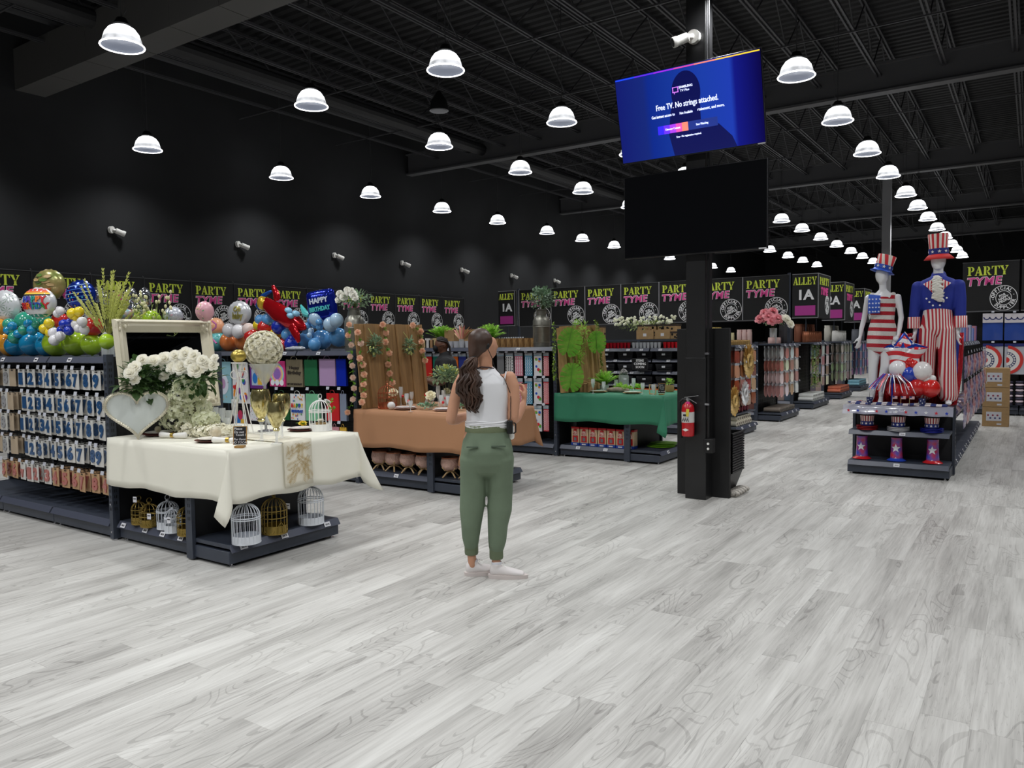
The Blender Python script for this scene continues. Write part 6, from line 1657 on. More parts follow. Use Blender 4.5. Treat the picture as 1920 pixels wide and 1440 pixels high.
# tank top
TANK = M((232, 232, 234), 0.8, bump=.25, scale=10)
b = MB(); b.limb([(.0, -.012, 1.405, .075, .052), (.0, -.012, 1.375, .118, .068), (.0, -.012, 1.33, .148, .092), (.003, -.005, 1.25, .152, .102), (.005, 0, 1.15, .142, .1), (.005, 0, 1.08, .142, .1), (.003, 0, 1.03, .15, .105)], 24)
tk = sculpt('tank_top', b, TANK, wm, .009, 4)
for z in (1.035, 1.052, 1.068):
    b = MB(); b.tube([((.146) * math.cos(t) + .004, .102 * math.sin(t), z + .006 * math.sin(3 * t + z * 90)) for t in [j * PI / 14 for j in range(28)]], .006, 6, close=True); b.build('hem_fold', TANK, tk)
for s in (-1, 1):
    b = MB(); b.tube([(s * (.118 + .018 * math.cos(t)), -.008 + .062 * math.sin(t) * .95, 1.33 + .068 * math.cos(t + .35 * s * 0)) for t in [j * PI / 12 for j in range(24)]], .005, 6, close=True); b.build('armhole_trim', M((214, 214, 216), .8), tk)
# joggers
JOG = M((106, 122, 100), 0.8, bump=.35, scale=7, var=.08)
b = MB()
b.limb([(0, 0, 1.0, .143, .103), (0, -.005, .93, .165, .118), (0, -.015, .86, .178, .135), (0, -.012, .79, .176, .13)], 26)
b.limb([(-.088, -.01, .82, .098, .118), (-.096, .0, .7, .09, .1), (-.1, .0, .58, .088, .088), (-.11, -.005, .46, .084, .084), (-.115, -.005, .36, .07, .075), (-.12, .005, .27, .06, .065), (-.118, .015, .215, .05, .055)], 20)
b.limb([(.088, -.01, .82, .096, .118), (.086, .0, .7, .09, .1), (.085, .0, .58, .086, .088), (.08, -.01, .46, .084, .084), (.066, -.02, .36, .07, .076), (.06, -.03, .25, .062, .066), (.054, -.035, .2, .052, .055)], 20)
b.ball((-.075, -.06, .86), (.085, .07, .085), 14, 10); b.ball((.075, -.06, .86), (.085, .07, .085), 14, 10)
pj = sculpt('joggers', b, JOG, wm, .009, 4)
b = MB(); b.limb([(0, 0, 1.0, .148, .108), (0, 0, 1.035, .145, .106)], 26); b.build('waistband', M((112, 122, 92), .85, bump=.3, scale=60), pj)
for x, y, z in ((-.117, .016, .19), (.053, -.036, .17)):
    b = MB(); b.lathe([(.044, -.04), (.047, -.03), (.047, .03), (.052, .045)], 20, c=(x, y, z), cap=False); b.build('ankle_cuff', M((104, 116, 90), .85, bump=.3, scale=60), pj)
b = MB(); b.box(.03, .125, -.142, -.13, .905, .915); b.build('back_pocket', M((80, 94, 78), .8), pj)
b = MB(); b.box(-.135, -.06, -.142, -.125, .905, .912); b.build('back_pocket', M((80, 94, 78), .8), pj)
# shoes
SHOE = M((228, 222, 220), 0.5)
def shoe(pos, ang, parent):
    T = Matrix.Translation(pos) @ Matrix.Rotation(ang, 4, 'Z')
    b = MB(); b.T = T
    b.limb([(-.06, 0, .055, .034, .045), (-.02, 0, .055, .038, .042), (.045, 0, .045, .04, .03), (.1, 0, .037, .04, .023), (.14, 0, .032, .032, .016)], 16)
    b.limb([(-.04, 0, .06, .034, .036), (-.035, 0, .095, .036, .04)], 14)
    o = sculpt('shoe', b, SHOE, parent, .006, 3)
    b = MB(); b.T = T
    n = 28; pr = [(-.1 * math.cos(t) * 1.0 if math.cos(t) > 0 else -.17 * math.cos(t), .042 * math.sin(t)) for t in [2 * PI * k / n for k in range(n)]]
    b.add([(x + .005, y, 0.0) for x, y in pr] + [(x * 1.02 + .005, y * 1.05, .026) for x, y in pr], [tuple(range(n))[::-1], tuple(range(n, 2 * n))] + [(i, (i + 1) % n, (i + 1) % n + n, i + n) for i in range(n)])
    b.build('sole', M((214, 204, 200), .6), o)
    b = MB(); b.T = T
    for k in range(5): x = .01 + k * .017; z = .082 - k * .0075; b.tube([(x, -.025, z - .008), (x + .006, 0, z + .004), (x, .025, z - .008)], .0035, 5)
    b.tube([(.012, 0, .09), (.0, -.03, .1), (.03, -.045, .085)], .003, 5); b.tube([(.012, 0, .09), (.01, .03, .1), (.035, .04, .088)], .003, 5)
    b.build('laces', WHITE, o)
    b = MB(); b.T = T; b.lathe([(.034, .088), (.037, .1), (.034, .112), (.032, .1)], 16, c=(-.036, 0, 0), cap=False); b.build('sock', M((214, 214, 220)), o)
shoe((-.075, .03, 0), .12, wm); shoe((.09, -.05, 0), -.12, wm)
# belt radio and small bottle
b = MB(); b.box(.135, .175, -.085, -.045, .985, 1.075); b.build('belt_radio', BLACK, wm, bevel=.006)
b = MB(); b.tube([(.18, -.06, 1.06), (.195, -.06, 1.05), (.195, -.06, .995), (.178, -.06, .985)], .005, 6); b.build('radio_clip', BLACK, wm)
b = MB(); b.limb([(.165, -.01, .955, .022, .022), (.168, -.01, 1.03, .02, .02)], 12); b.build('white_bottle', WHITE, wm)
g = thing('drink_cup', 'small pink cup held in the raised right hand of the woman', 'cup', wm.matrix_basis @ Vector((.262, .19, 1.27)))
b = MB(); b.lathe([(.02, -.05), (.026, .035), (.024, .035), (.018, -.045)], 14, cap=False); b.build('cup_body', M((214, 130, 124), .3), g)
b = MB(); b.lathe([(.028, .035), (.028, .04), (0, .042)], 14); b.build('lid', BLACK, g)

# ============================================================ EMPLOYEE BEHIND THE TERRACOTTA TABLE
em = thing('person', 'employee in black shirt and black face mask with braided hair, looking down', 'person', (8.25, 6.72, 0), BODY_RZ + .12)
DSK = M((104, 68, 50), 0.5)
b = MB()          # faces left in the photo (local -x)
b.ball((-.02, 0, 1.57), (.095, .078, .105), 18, 12); b.ball((-.075, 0, 1.535), (.04, .045, .06), 12, 8); b.limb([(-.1, 0, 1.57, .012, .012), (-.118, 0, 1.545, .013, .013)], 8)
b.limb([(.03, 0, 1.36, .065, .062), (.01, 0, 1.45, .058, .058), (-.0, 0, 1.52, .055, .055)], 14)
b.ball((.02, -.08, 1.56), (.018, .012, .028), 8, 6)
b.limb([(.02, 0, 1.31, .09, .11), (.03, 0, 1.25, .13, .17), (.03, 0, 1.1, .15, .18), (.02, 0, .95, .15, .18)], 18)
b.limb([(.03, -.17, 1.3, .055, .055), (-.0, -.21, 1.2, .065, .065), (-.03, -.22, 1.08, .06, .06)], 14)
b.limb([(-.03, -.22, 1.08, .058, .058), (-.14, -.18, 1.06, .05, .05), (-.26, -.12, 1.1, .035, .035)], 14)
b.limb([(.03, .17, 1.3, .055, .055), (-.0, .2, 1.2, .06, .06), (-.05, .2, 1.08, .055, .055)], 14)
b.limb([(-.05, .2, 1.08, .05, .05), (-.16, .14, 1.08, .045, .045), (-.27, .06, 1.12, .033, .033)], 14)
hand(b, (-.27, -.115, 1.1), (-1, .3, .15), 1, .5); hand(b, (-.28, .055, 1.12), (-1, -.2, .1), -1, .5)
for s in (-1, 1): b.limb([(.02, s * .09, .95, .1, .1), (.02, s * .09, .5, .075, .075), (.03, s * .09, .1, .05, .05)], 12); b.limb([(.03, s * .09, .05, .05, .05), (-.1, s * .09, .04, .045, .035)], 10)
sculpt('body', b, DSK, em, .009, 4)
BLKS = M((24, 24, 26), .8, bump=.2, scale=8)
b = MB(); b.limb([(.03, 0, 1.43, .085, .085), (.03, 0, 1.40, .11, .15), (.03, 0, 1.36, .145, .2), (.035, 0, 1.25, .165, .205), (.04, 0, 1.1, .17, .2), (.035, 0, .93, .17, .2)], 20)
b.limb([(.03, -.17, 1.34, .085, .085), (.005, -.215, 1.22, .088, .088), (-.025, -.225, 1.13, .086, .086)], 14); b.limb([(.03, .17, 1.34, .08, .08), (-.0, .21, 1.2, .078, .078)], 14)
sculpt('shirt', b, BLKS, em, .011, 4)
b = MB(); b.limb([(.02, 0, .97, .165, .19), (.02, 0, .85, .17, .19)], 16)
for s in (-1, 1): b.limb([(.02, s * .09, .85, .12, .11), (.02, s * .09, .45, .09, .09), (.03, s * .09, .1, .07, .07)], 14)
sculpt('trousers', b, M((20, 22, 28), .8), em, .012, 3)
b = MB(); b.ball((-.095, 0, 1.525), (.045, .062, .05), 14, 10); m_ = b.build('face_mask', M((14, 14, 15), .8), em)
b = MB(); b.tube([(-.08, -.055, 1.54), (-.02, -.085, 1.56), (.02, -.09, 1.575)], .003, 5); b.build('ear_loop', BLACK, m_)
for k in range(9):
    b = MB(); a = -1.2 + 2.4 * k / 8
    P = [(-.08 + .0 * k, math.sin(a) * .055, 1.62 + .045 * math.cos(a)), (-.02, math.sin(a) * .082, 1.6 + .09 * math.cos(a) * .9), (.05, math.sin(a) * .08, 1.59 + .06 * math.cos(a)), (.09, math.sin(a) * .05, 1.55), (.1, math.sin(a) * .04 - .02, 1.45), (.11, math.sin(a) * .04 - .04, 1.33)]
    b.tube(P, .012, 6); b.build('braid', M((34, 26, 24), .6, bump=.8, scale=60), em)
b = MB(); b.ball((-.075, -.045, 1.585), (.006, .008, .006), 8, 5); b.build('eye', M((230, 226, 220)), em)
g = thing('tattoo_sleeve', 'x', 'x'); drop(g)

# ============================================================ MANNEQUINS
GLOSS = M((232, 232, 234), 0.22, coat=.6)
def mat_fn(name, expr, c1, c2, rough=.5, glit=False):
    """two colours chosen by a stripe function of object coordinates: expr(nodes helper) -> 0/1"""
    m = bpy.data.materials.new(name); m.use_nodes = True; nt = m.node_tree; b_ = nt.nodes['Principled BSDF']
    tc = nt.nodes.new('ShaderNodeTexCoord'); sp = nt.nodes.new('ShaderNodeSeparateXYZ'); nt.links.new(tc.outputs['Object'], sp.inputs[0])
    def mt(op, a, b2=None):
        n = nt.nodes.new('ShaderNodeMath'); n.operation = op
        for i, v in enumerate((a, b2)):
            if v is None: continue
            if isinstance(v, (int, float)): n.inputs[i].default_value = v
            else: nt.links.new(v, n.inputs[i])
        return n.outputs[0]
    f = expr(sp.outputs, mt)
    mx = nt.nodes.new('ShaderNodeMix'); mx.data_type = 'RGBA'; nt.links.new(f, mx.inputs[0]); mx.inputs[6].default_value = lin(c1); mx.inputs[7].default_value = lin(c2)
    nt.links.new(mx.outputs[2], b_.inputs['Base Color']); b_.inputs['Roughness'].default_value = rough
    if glit:
        v = nt.nodes.new('ShaderNodeTexVoronoi'); v.inputs['Scale'].default_value = 140; nt.links.new(tc.outputs['Object'], v.inputs['Vector'])
        bp = nt.nodes.new('ShaderNodeBump'); bp.inputs['Strength'].default_value = .9; bp.inputs['Distance'].default_value = .01; nt.links.new(v.outputs['Distance'], bp.inputs['Height']); nt.links.new(bp.outputs[0], b_.inputs['Normal']); b_.inputs['Metallic'].default_value = .25
    return m
RED, WHT, BLU = (190, 24, 44), (232, 226, 220), (28, 58, 160)
def star_pts(r, n=5, inner=.42, rot=PI / 2):
    return [(r * (1 if i % 2 == 0 else inner) * math.cos(rot + PI * i / n), r * (1 if i % 2 == 0 else inner) * math.sin(rot + PI * i / n)) for i in range(2 * n)]
DK = .822
def topper(parent, x, y, z, r, h, tilt, brim, m_crown, m_band, m_brim, label_parts=True, flop=0):
    T = Matrix.Translation((x, y, z)) @ Euler(tilt).to_matrix().to_4x4()
    b = MB(); b.T = T; b.lathe([(r, 0.03), (r * .98, h * .35), (r * 1.06, h * .95), (r * 1.03, h), (0, h * 1.01)], 28, cap=False); c = b.build('hat_crown', m_crown, parent)
    b = MB(); b.T = T; b.lathe([(r * 1.03, .0), (r * 1.04, h * .3)], 28, cap=False); d = b.build('hat_band', m_band, parent)
    b = MB(); b.T = T
    for k in range(9):
        a = 2 * PI * k / 9; P = star_pts(.02)
        b.add([(r * 1.07 * math.cos(a + u / r), r * 1.07 * math.sin(a + u / r), h * .15 + v) for u, v in P], [tuple(range(10))])
    b.build('band_star', WHITE, d, smooth=False)
    b = MB(); b.T = T; b.lathe([(r * .95, .01), (brim * .8, -.015), (brim, -.03 if flop == 0 else -.05)], 30, cap=False, fl=lambda a, t: 1 + flop * t * math.sin(3 * a)); b.build('hat_brim', m_brim, parent, th=.004)
# female: local frame rot NEG: local x -> image right, local -y -> towards camera
mf = thing('mannequin', 'white female mannequin in a stars and stripes sequin dress and top hat', 'mannequin', (9.93, 1.47, DK), NEG)
b = MB()
b.ball((-.01, -.01, 1.50), (.072, .085, .108), 18, 14); b.limb([(-.01, -.03, 1.47, .05, .05), (-.015, -.055, 1.43, .035, .03)], 12)
b.limb([(0, 0, 1.28, .05, .048), (-.0, 0, 1.36, .04, .042), (-.005, 0, 1.44, .042, .045)], 12)
b.limb([(0, 0, 1.30, .07, .045), (0, 0, 1.27, .15, .06), (0, 0, 1.19, .145, .085), (0, 0, 1.08, .125, .08), (0, 0, .98, .105, .07), (0, 0, .88, .14, .085), (0, 0, .78, .155, .095)], 18)
b.limb([(-.155, 0, 1.245, .04, .042), (-.18, .0, 1.12, .033, .036), (-.2, .01, 1.0, .03, .032), (-.225, -.01, .88, .027, .028), (-.235, -.03, .78, .019, .02)], 12)
b.limb([(.155, 0, 1.245, .04, .042), (.18, .0, 1.12, .033, .036), (.195, .01, 1.0, .03, .032), (.185, -.02, .88, .027, .028), (.175, -.05, .79, .019, .02)], 12)
hand(b, (-.236, -.032, .775), (-.1, -.15, -1), 1, .25, .95); hand(b, (.172, -.055, .785), (-.35, -.3, -1), -1, .25, .95)
b.limb([(-.07, 0, .78, .085, .09), (-.085, 0, .6, .072, .075), (-.095, .0, .44, .055, .058), (-.1, .015, .3, .052, .054), (-.1, .02, .15, .035, .038), (-.1, .015, .07, .027, .032)], 14)
b.limb([(.07, 0, .78, .085, .09), (.06, -.03, .6, .072, .075), (.045, -.05, .44, .055, .058), (.02, -.03, .3, .05, .052), (-.0, .0, .15, .034, .036), (-.005, .01, .07, .027, .032)], 14)
b.limb([(-.105, .02, .06, .025, .03), (-.115, -.05, .035, .03, .02), (-.12, -.12, .018, .032, .014)], 12); b.limb([(-.005, .015, .06, .025, .03), (.0, -.05, .035, .03, .02), (.005, -.12, .018, .032, .014)], 12)
sculpt('body', b, GLOSS, mf, .0085, 4)
b = MB(); b.limb([(0, 0, 1.20, .142, .092), (0, 0, 1.1, .136, .092), (0, 0, .98, .125, .085), (0, 0, .88, .152, .1), (0, 0, .76, .17, .112), (0, 0, .66, .172, .115)], 26)
b.limb([(-.1, 0, 1.15, .045, .085), (-.11, 0, 1.275, .035, .055)], 12); b.limb([(.1, 0, 1.15, .045, .085), (.11, 0, 1.275, .03, .055)], 12)
DRESS = mat_fn('sequin_dress', lambda o, mt: mt('LESS_THAN', mt('FRACT', mt('DIVIDE', mt('ADD', o[2], mt('MULTIPLY', mt('SINE', mt('MULTIPLY', o[0], 9.0)), .006)), .094)), .46), WHT, RED, .45, True)
dr = sculpt('dress', b, DRESS, mf, .009, 3)
b = MB(); b.grid(lambda u, v: (-.142 + .13 * u, -.095 - .014 * math.sin(PI * (.1 + .5 * u)) + .03 * v * v - .004, 1.055 + .225 * v - .02 * u * v), 8, 8); b.build('blue_panel', M((34, 84, 190), .35, .2, bump=.9, scale=120), dr)
Q = random.Random(2)
for k in range(16):
    b = MB(); x, z = -.13 + .035 * (k % 4) + .01 * Q.random(), 1.075 + .048 * (k // 4); b.add([(x + u, -.118 - .006 * math.sin(PI * (.1 + .5 * (x + .142) / .13)) + .03 * ((z - 1.055) / .225) ** 2, z + w) for u, w in star_pts(.014)], [tuple(range(10))]); b.build('star', M((230, 234, 240), .3), dr, smooth=False)
CROWN_F = mat_fn('crown_stripes_soft', lambda o, mt: mt('GREATER_THAN', mt('SINE', mt('MULTIPLY', mt('ARCTAN2', o[1], mt('ADD', o[0], -.01)), 7.0)), 0.0), (206, 40, 50), (226, 218, 206), .6)
topper(mf, -.005, .01, 1.565, .095, .165, (-.1, .28, 0), .135, CROWN_F, M((40, 80, 180), .35, .3, bump=.6, scale=100), M((40, 80, 180), .4, .3), flop=0)
# male
mm = thing('mannequin', 'white male mannequin in blue tailcoat, red striped trousers and striped hat', 'mannequin', (10.0, .91, DK), NEG)
b = MB()
b.ball((0, -.01, 1.64), (.078, .095, .12), 18, 14); b.limb([(0, -.04, 1.6, .055, .05), (0, -.06, 1.55, .04, .03)], 12)
b.limb([(0, 0, 1.42, .06, .055), (0, 0, 1.5, .052, .052), (0, 0, 1.58, .052, .055)], 12)
b.limb([(0, 0, 1.39, .13, .07), (0, 0, 1.25, .17, .11), (0, 0, 1.05, .14, .1), (0, 0, .92, .15, .1)], 16)
b.limb([(-.215, 0, .95, .03, .03), (-.225, -.02, .82, .024, .024)], 12); b.limb([(.2, 0, .95, .03, .03), (.205, -.02, .82, .024, .024)], 12)
b.limb([(-.19, 0, 1.33, .035, .035), (-.215, 0, .95, .03, .03)], 12); b.limb([(.19, 0, 1.33, .035, .035), (.2, 0, .95, .03, .03)], 12)
hand(b, (-.226, -.022, .815), (-.02, -.15, -1), 1, .3); hand(b, (.206, -.022, .815), (.02, -.15, -1), -1, .3)
for s in (-1, 1): b.limb([(s * .085, 0, .9, .08, .08), (s * .1, 0, .5, .06, .06), (s * .12, 0, .1, .035, .04)], 12); b.limb([(s * .12, .02, .06, .03, .035), (s * .13, -.08, .035, .038, .03), (s * .135, -.15, .025, .035, .02)], 12)
sculpt('body', b, GLOSS, mm, .009, 4)
TRO = mat_fn('striped_trousers', lambda o, mt: mt('LESS_THAN', mt('FRACT', mt('DIVIDE', mt('ADD', mt('ADD', o[0], mt('MULTIPLY', mt('ABSOLUTE', o[0]), 0.0)), mt('MULTIPLY', o[1], .6)), .034)), .5), (184, 36, 52), (230, 220, 214), .65)
b = MB(); b.limb([(0, -.01, 1.1, .14, .105), (0, -.01, 1.0, .155, .115), (0, -.01, .86, .175, .125)], 24)
b.limb([(-.085, -.01, .86, .1, .115), (-.1, -.01, .6, .09, .1), (-.115, -.01, .3, .092, .1), (-.12, -.01, .12, .098, .105)], 20)
b.limb([(.085, -.01, .86, .1, .115), (.1, -.01, .6, .09, .1), (.115, -.01, .3, .092, .1), (.12, -.01, .1, .1, .105)], 20)
sculpt('trousers', b, TRO, mm, .01, 3)
COAT = M((26, 44, 142), .7, bump=.15, scale=30)
b = MB(); b.limb([(0, 0, 1.46, .07, .065), (0, 0, 1.42, .16, .09), (0, 0, 1.36, .205, .115), (0, 0, 1.22, .19, .125), (0, 0, 1.1, .165, .12)], 24)
b.limb([(-.2, 0, 1.36, .068, .07), (-.222, 0, 1.2, .062, .064), (-.235, -.005, 1.0, .058, .06)], 14); b.limb([(.2, 0, 1.36, .068, .07), (.22, 0, 1.2, .062, .064), (.225, -.005, 1.0, .058, .06)], 14)
b.limb([(-.13, .07, 1.1, .06, .05), (-.15, .09, .8, .07, .04), (-.13, .1, .45, .06, .03)], 12); b.limb([(.13, .07, 1.1, .06, .05), (.15, .09, .8, .07, .04), (.13, .1, .35, .07, .03)], 12)
b.limb([(0, .05, 1.44, .09, .05), (0, .04, 1.49, .075, .05)], 14)
ct = sculpt('tailcoat', b, COAT, mm, .01, 4)
CUFF = mat_fn('striped_cuff', lambda o, mt: mt('LESS_THAN', mt('FRACT', mt('DIVIDE', mt('ADD', o[0], mt('MULTIPLY', o[1], .5)), .026)), .5), (184, 36, 52), (230, 220, 214), .6)
for x in (-.238, .227): b = MB(); b.lathe([(.066, 0), (.068, .0), (.063, .13)], 20, c=(x, -.005, .875), cap=False); b.build('striped_cuff', CUFF, ct, th=.004)
for s in (-1, 1):
    b = MB(); b.add([(s * .03, -.145, 1.25), (s * .045, -.125, 1.42), (s * .14, -.115, 1.37), (s * .095, -.14, 1.33)], [(0, 1, 2, 3)]); b.build('striped_lapel', mat_fn('lapel_stripes', lambda o, mt: mt('LESS_THAN', mt('FRACT', mt('DIVIDE', mt('ADD', mt('ABSOLUTE', o[0]), mt('MULTIPLY', o[2], -.0)), .03)), .5), (190, 36, 52), (232, 222, 216), .6), ct, th=.006, smooth=False)
    for x, z in ((.1, 1.205), (.07, 1.165), (.035, 1.125)): b = MB(); b.cyl((s * x, -.135, z), (s * x, -.15, z), .01, n=12); b.build('button', WHITE, ct)
b = MB(); Q = random.Random(3)
for k in range(26):
    t = k / 25; c = Vector((.02 * math.sin(k * 2.4) + .02 * t, -.13 - .035 * math.sin(PI * t * .8), 1.44 - .25 * t)); b.ball(c, (.04 + .012 * t, .022, .02), 10, 6, rot=(Q.uniform(-.5, .5), Q.uniform(-.6, .6), 0), fn=lambda p: 1 + .12 * math.sin(9 * p.x + 7 * p.z))
b.build('ruffled_jabot', M((222, 218, 208), .8), ct)
CROWN_M = mat_fn('crown_stripes', lambda o, mt: mt('GREATER_THAN', mt('SINE', mt('MULTIPLY', mt('ARCTAN2', o[1], o[0]), 13.0)), 0.0), (200, 40, 50), (236, 226, 216), .6)
topper(mm, 0, .0, 1.70, .098, .235, (.05, -.03, 0), .15, CROWN_M, M((32, 46, 130), .7), M((206, 44, 40), .7), flop=.08)
# ============================================================ COSTUME DISPLAY
GLIT = M((176, 16, 32), .25, .55, bump=1.0, scale=160)
b = MB()
def curt(u, v):
    y = 1.62 - .96 * u - .1 * (1 - v) ** 3 * (u - .5) * -1; z = .82 + .82 * v
    return (10.17 + .012 * math.sin(u * 90) - (.12 * (1 - v) ** 3), y, z)
b.grid(curt, 90, 6)
tag(b.build('tinsel_curtain', GLIT, th=.002, sharp=180), 'shiny red tinsel curtain hanging behind the mannequin legs', 'curtain')
b = MB()
for k in range(400):
    Q = random.Random(k); x = Q.uniform(9.78, 10.14); y = Q.uniform(.74, 1.8); a = Q.uniform(0, 6.28); b.obox((x, y, .824 + .006 * Q.random()), .07, .004, .003, (Q.uniform(-.3, .3), Q.uniform(-.3, .1), a))
tag(b.build('tinsel_strands', GLIT, smooth=False), 'loose red tinsel strands spread over the display top', 'tinsel', kind='stuff')
b = MB(); b.box(10.185, 10.2, .72, 1.64, .8, 1.62); tag(b.build('backing_panel', DARK), 'dark panel holding the red tinsel curtain', 'panel')
# table cover with printed stars
g = thing('plastic_table_cover', 'clear plastic cover printed with red and blue stars over the display front', 'table cover', (9.66, 1.27, .8))
b = MB(); b.grid(lambda u, v: (-.02 + .16 * u - .03 * (u < .05), -.56 + 1.13 * v, .018 - .1 * (1 - min(1, u * 6)) + .004 * math.sin(v * 30)), 12, 24); b.build('cover_sheet', M((206, 206, 224), .15, alpha=.5, coat=.5), g)
b = MB()
for k in range(11): y = -.5 + .1 * k; b.add([(-.056, y + u, -.045 + w) for u, w in star_pts(.022)], [tuple(range(10))], k % 3)
b.build('printed_stars', [M((30, 60, 180)), M((200, 30, 50)), M((232, 232, 236))], g, smooth=False)
b = MB()
for i in range(4): b.grid(lambda u, v: (.02 + .03 * i, -.52 + 1.0 * u + .02 * i, .022 + .004 * i + .02 * abs(math.sin(9 * u + i)) * v), 26, 1)
b.build('bunting_folds', mat_fn('bunting', lambda o, mt: mt('LESS_THAN', mt('FRACT', mt('MULTIPLY', o[1], 9.0)), .5), (40, 54, 120), (226, 216, 216), .6), g, th=.003)
# stacked hats and tumbler hats below
for i, (y, c, cn) in enumerate(((1.60, (150, 20, 30), 'red'), (1.27, (206, 206, 210), 'silver'), (.93, (30, 40, 150), 'blue'))):
    g = thing('party_hat', 'stack of %s brimmed stars and stripes top hats on the middle display shelf' % cn, 'hat stack', (9.80, y, .522), 0, None)
    for k in range(3): b = MB(); b.lathe([(.06, .0), (.115, .004), (.12, .012), (.117, .014), (.06, .008)], 28, c=(0, 0, .017 * k), cap=False); b.build('hat_brim', M(c, .25, .3), g)
    b = MB(); b.lathe([(.072, .05), (.07, .1)], 26, cap=False); bd = b.build('star_band', M((28, 44, 120), .4), g)
    b = MB()
    for k in range(10): a = 2 * PI * k / 10; b.add([(.0735 * math.cos(a + u / .073), .0735 * math.sin(a + u / .073), .075 + w) for u, w in star_pts(.017)], [tuple(range(10))])
    b.build('star', WHITE, bd, smooth=False)
    b = MB(); b.lathe([(.07, .1), (.076, .165), (.0, .165)], 26, cap=False); b.build('striped_crown', mat_fn('hat_stripes', lambda o, mt: mt('GREATER_THAN', mt('SINE', mt('MULTIPLY', mt('ARCTAN2', o[1], o[0]), 16.0)), 0.0), (150, 30, 44), (230, 220, 210), .5), g)
for i, (y, bc, dc) in enumerate(((1.66, (40, 74, 190), (196, 30, 40)), (1.29, (200, 30, 44), (44, 80, 190)), (.92, (40, 74, 190), (200, 36, 44)))):
    g = thing('tumbler_hat', 'tall %s foil cup hat with a white star, %s on the bottom display shelf' % (('blue', 'red', 'blue')[i], ('left', 'centre', 'right')[i]), 'hat', (9.84, y, .167), 0)
    b = MB(); b.lathe([(.064, 0), (.068, .05), (.062, .12), (.058, .25), (.062, .27), (0, .27)], 28, cap=False); b.build('cup_body', M(bc, .25, coat=.5, c2=dc, scale=14), g)
    b = MB(); b.lathe([(.064, .0), (.1, .002), (.105, .006), (.07, .03), (.068, .035)], 28, cap=False); b.build('base_brim', M(dc if i != 1 else (40, 70, 180), .25, coat=.4), g)
    T = Matrix.Rotation(PI, 4, 'Z')
    for zc, r in ((.15, .052), (.045, .018)):
        b = MB(); b.add([(-.0655 * math.cos(u / .066) * 1.02, -.0655 * math.sin(u / .066) - .0, zc + w) for u, w in star_pts(r)] + [(-.068, 0, zc)], [(j, (j + 1) % 10, 10) for j in range(10)]); b.build('star', M((230, 230, 236), .3), g, smooth=False)
# balloons in front of the mannequins
def balloon_part(g, p, r, c, name='balloon', k=(1, 1, 1.06), down=(0, 0, -1)):
    b = MB(); d = Vector(down)
    b.ball(p, (r * k[0], r * k[1], r * k[2]), 20, 14)
    o = b.build(name, M(c, .22, coat=.5), g)
    return o
def foil_star(g, p, r, th, mats, name):
    b = MB(); n = 10; P = star_pts(r, 5, .62, PI / 2 + .0); k = 7
    rows = [(s_, t) for s_, t in ((1.0, 0), (.93, .45), (.75, .8), (.4, 1.0), (0.001, 1.06))]
    for sg in (-1, 1):
        vs = []
        m = 40
        for s_, t in rows:
            for j in range(m):
                u = j / m * 10; i = int(u); f = u - i; f = f * f * (3 - 2 * f) * .6 + f * .4
                x = P[i][0] * (1 - f) + P[(i + 1) % 10][0] * f; z = P[i][1] * (1 - f) + P[(i + 1) % 10][1] * f
                vs.append(Vector(p) + Vector((x * s_, sg * th * t * (1 + .05 * math.sin(j * 5)), z * s_)))
        b.add(vs, [(a * m + j, a * m + (j + 1) % m, (a + 1) * m + (j + 1) % m, (a + 1) * m + j) for a in range(4) for j in range(m)])
    return b.build(name, mats, g, sharp=180)
g = thing('balloon_bouquet', 'red white and blue balloons with a star shaped foil balloon at the mannequin feet', 'balloons', (9.8, 1.2, DK), NEG)
def ML(px, py, X=9.8):
    p = PX(px, py, X); return Vector((-(p.y - 1.2), p.x - 9.8, p.z - DK))
FL = mat_fn('foil_flag', lambda o, mt: mt('LESS_THAN', mt('FRACT', mt('DIVIDE', mt('ADD', o[2], mt('MULTIPLY', mt('SINE', mt('MULTIPLY', o[0], 14.0)), .02)), .10)), .5), (214, 40, 50), (232, 230, 232), .2)
st = foil_star(g, ML(1696, 664, 9.86), .26, .07, FL, 'star_foil_balloon')
b = MB(); c_ = ML(1696, 664, 9.86)
top = [q for q in star_pts(.262, 5, .62, PI / 2)]
b.add([c_ + Vector((x * .97, -.035, z * .97)) for x, z in ((top[0]), (top[1]), (top[2]), (-.12, .02), (-.05, .045), (.04, .03), (.12, .02), (top[8]), (top[9]))] + [c_ + Vector((0, -.077, .08))], [(j, (j + 1) % 9, 9) for j in range(9)])
b.build('blue_star_field', M((30, 66, 170), .2, .3), st, sharp=180)
b = MB(); Q = random.Random(6)
for k in range(12):
    x = -.16 + .064 * (k % 6); z = .06 + .06 * (k // 6) + .01 * Q.random()
    if abs(x) > .1 and z > .1: x *= .4; z += .06
    b.add([c_ + Vector((x + u, -.082, z + w)) for u, w in star_pts(.017)], [tuple(range(10))])
b.build('printed_star', M((235, 235, 240), .3), st, smooth=False)
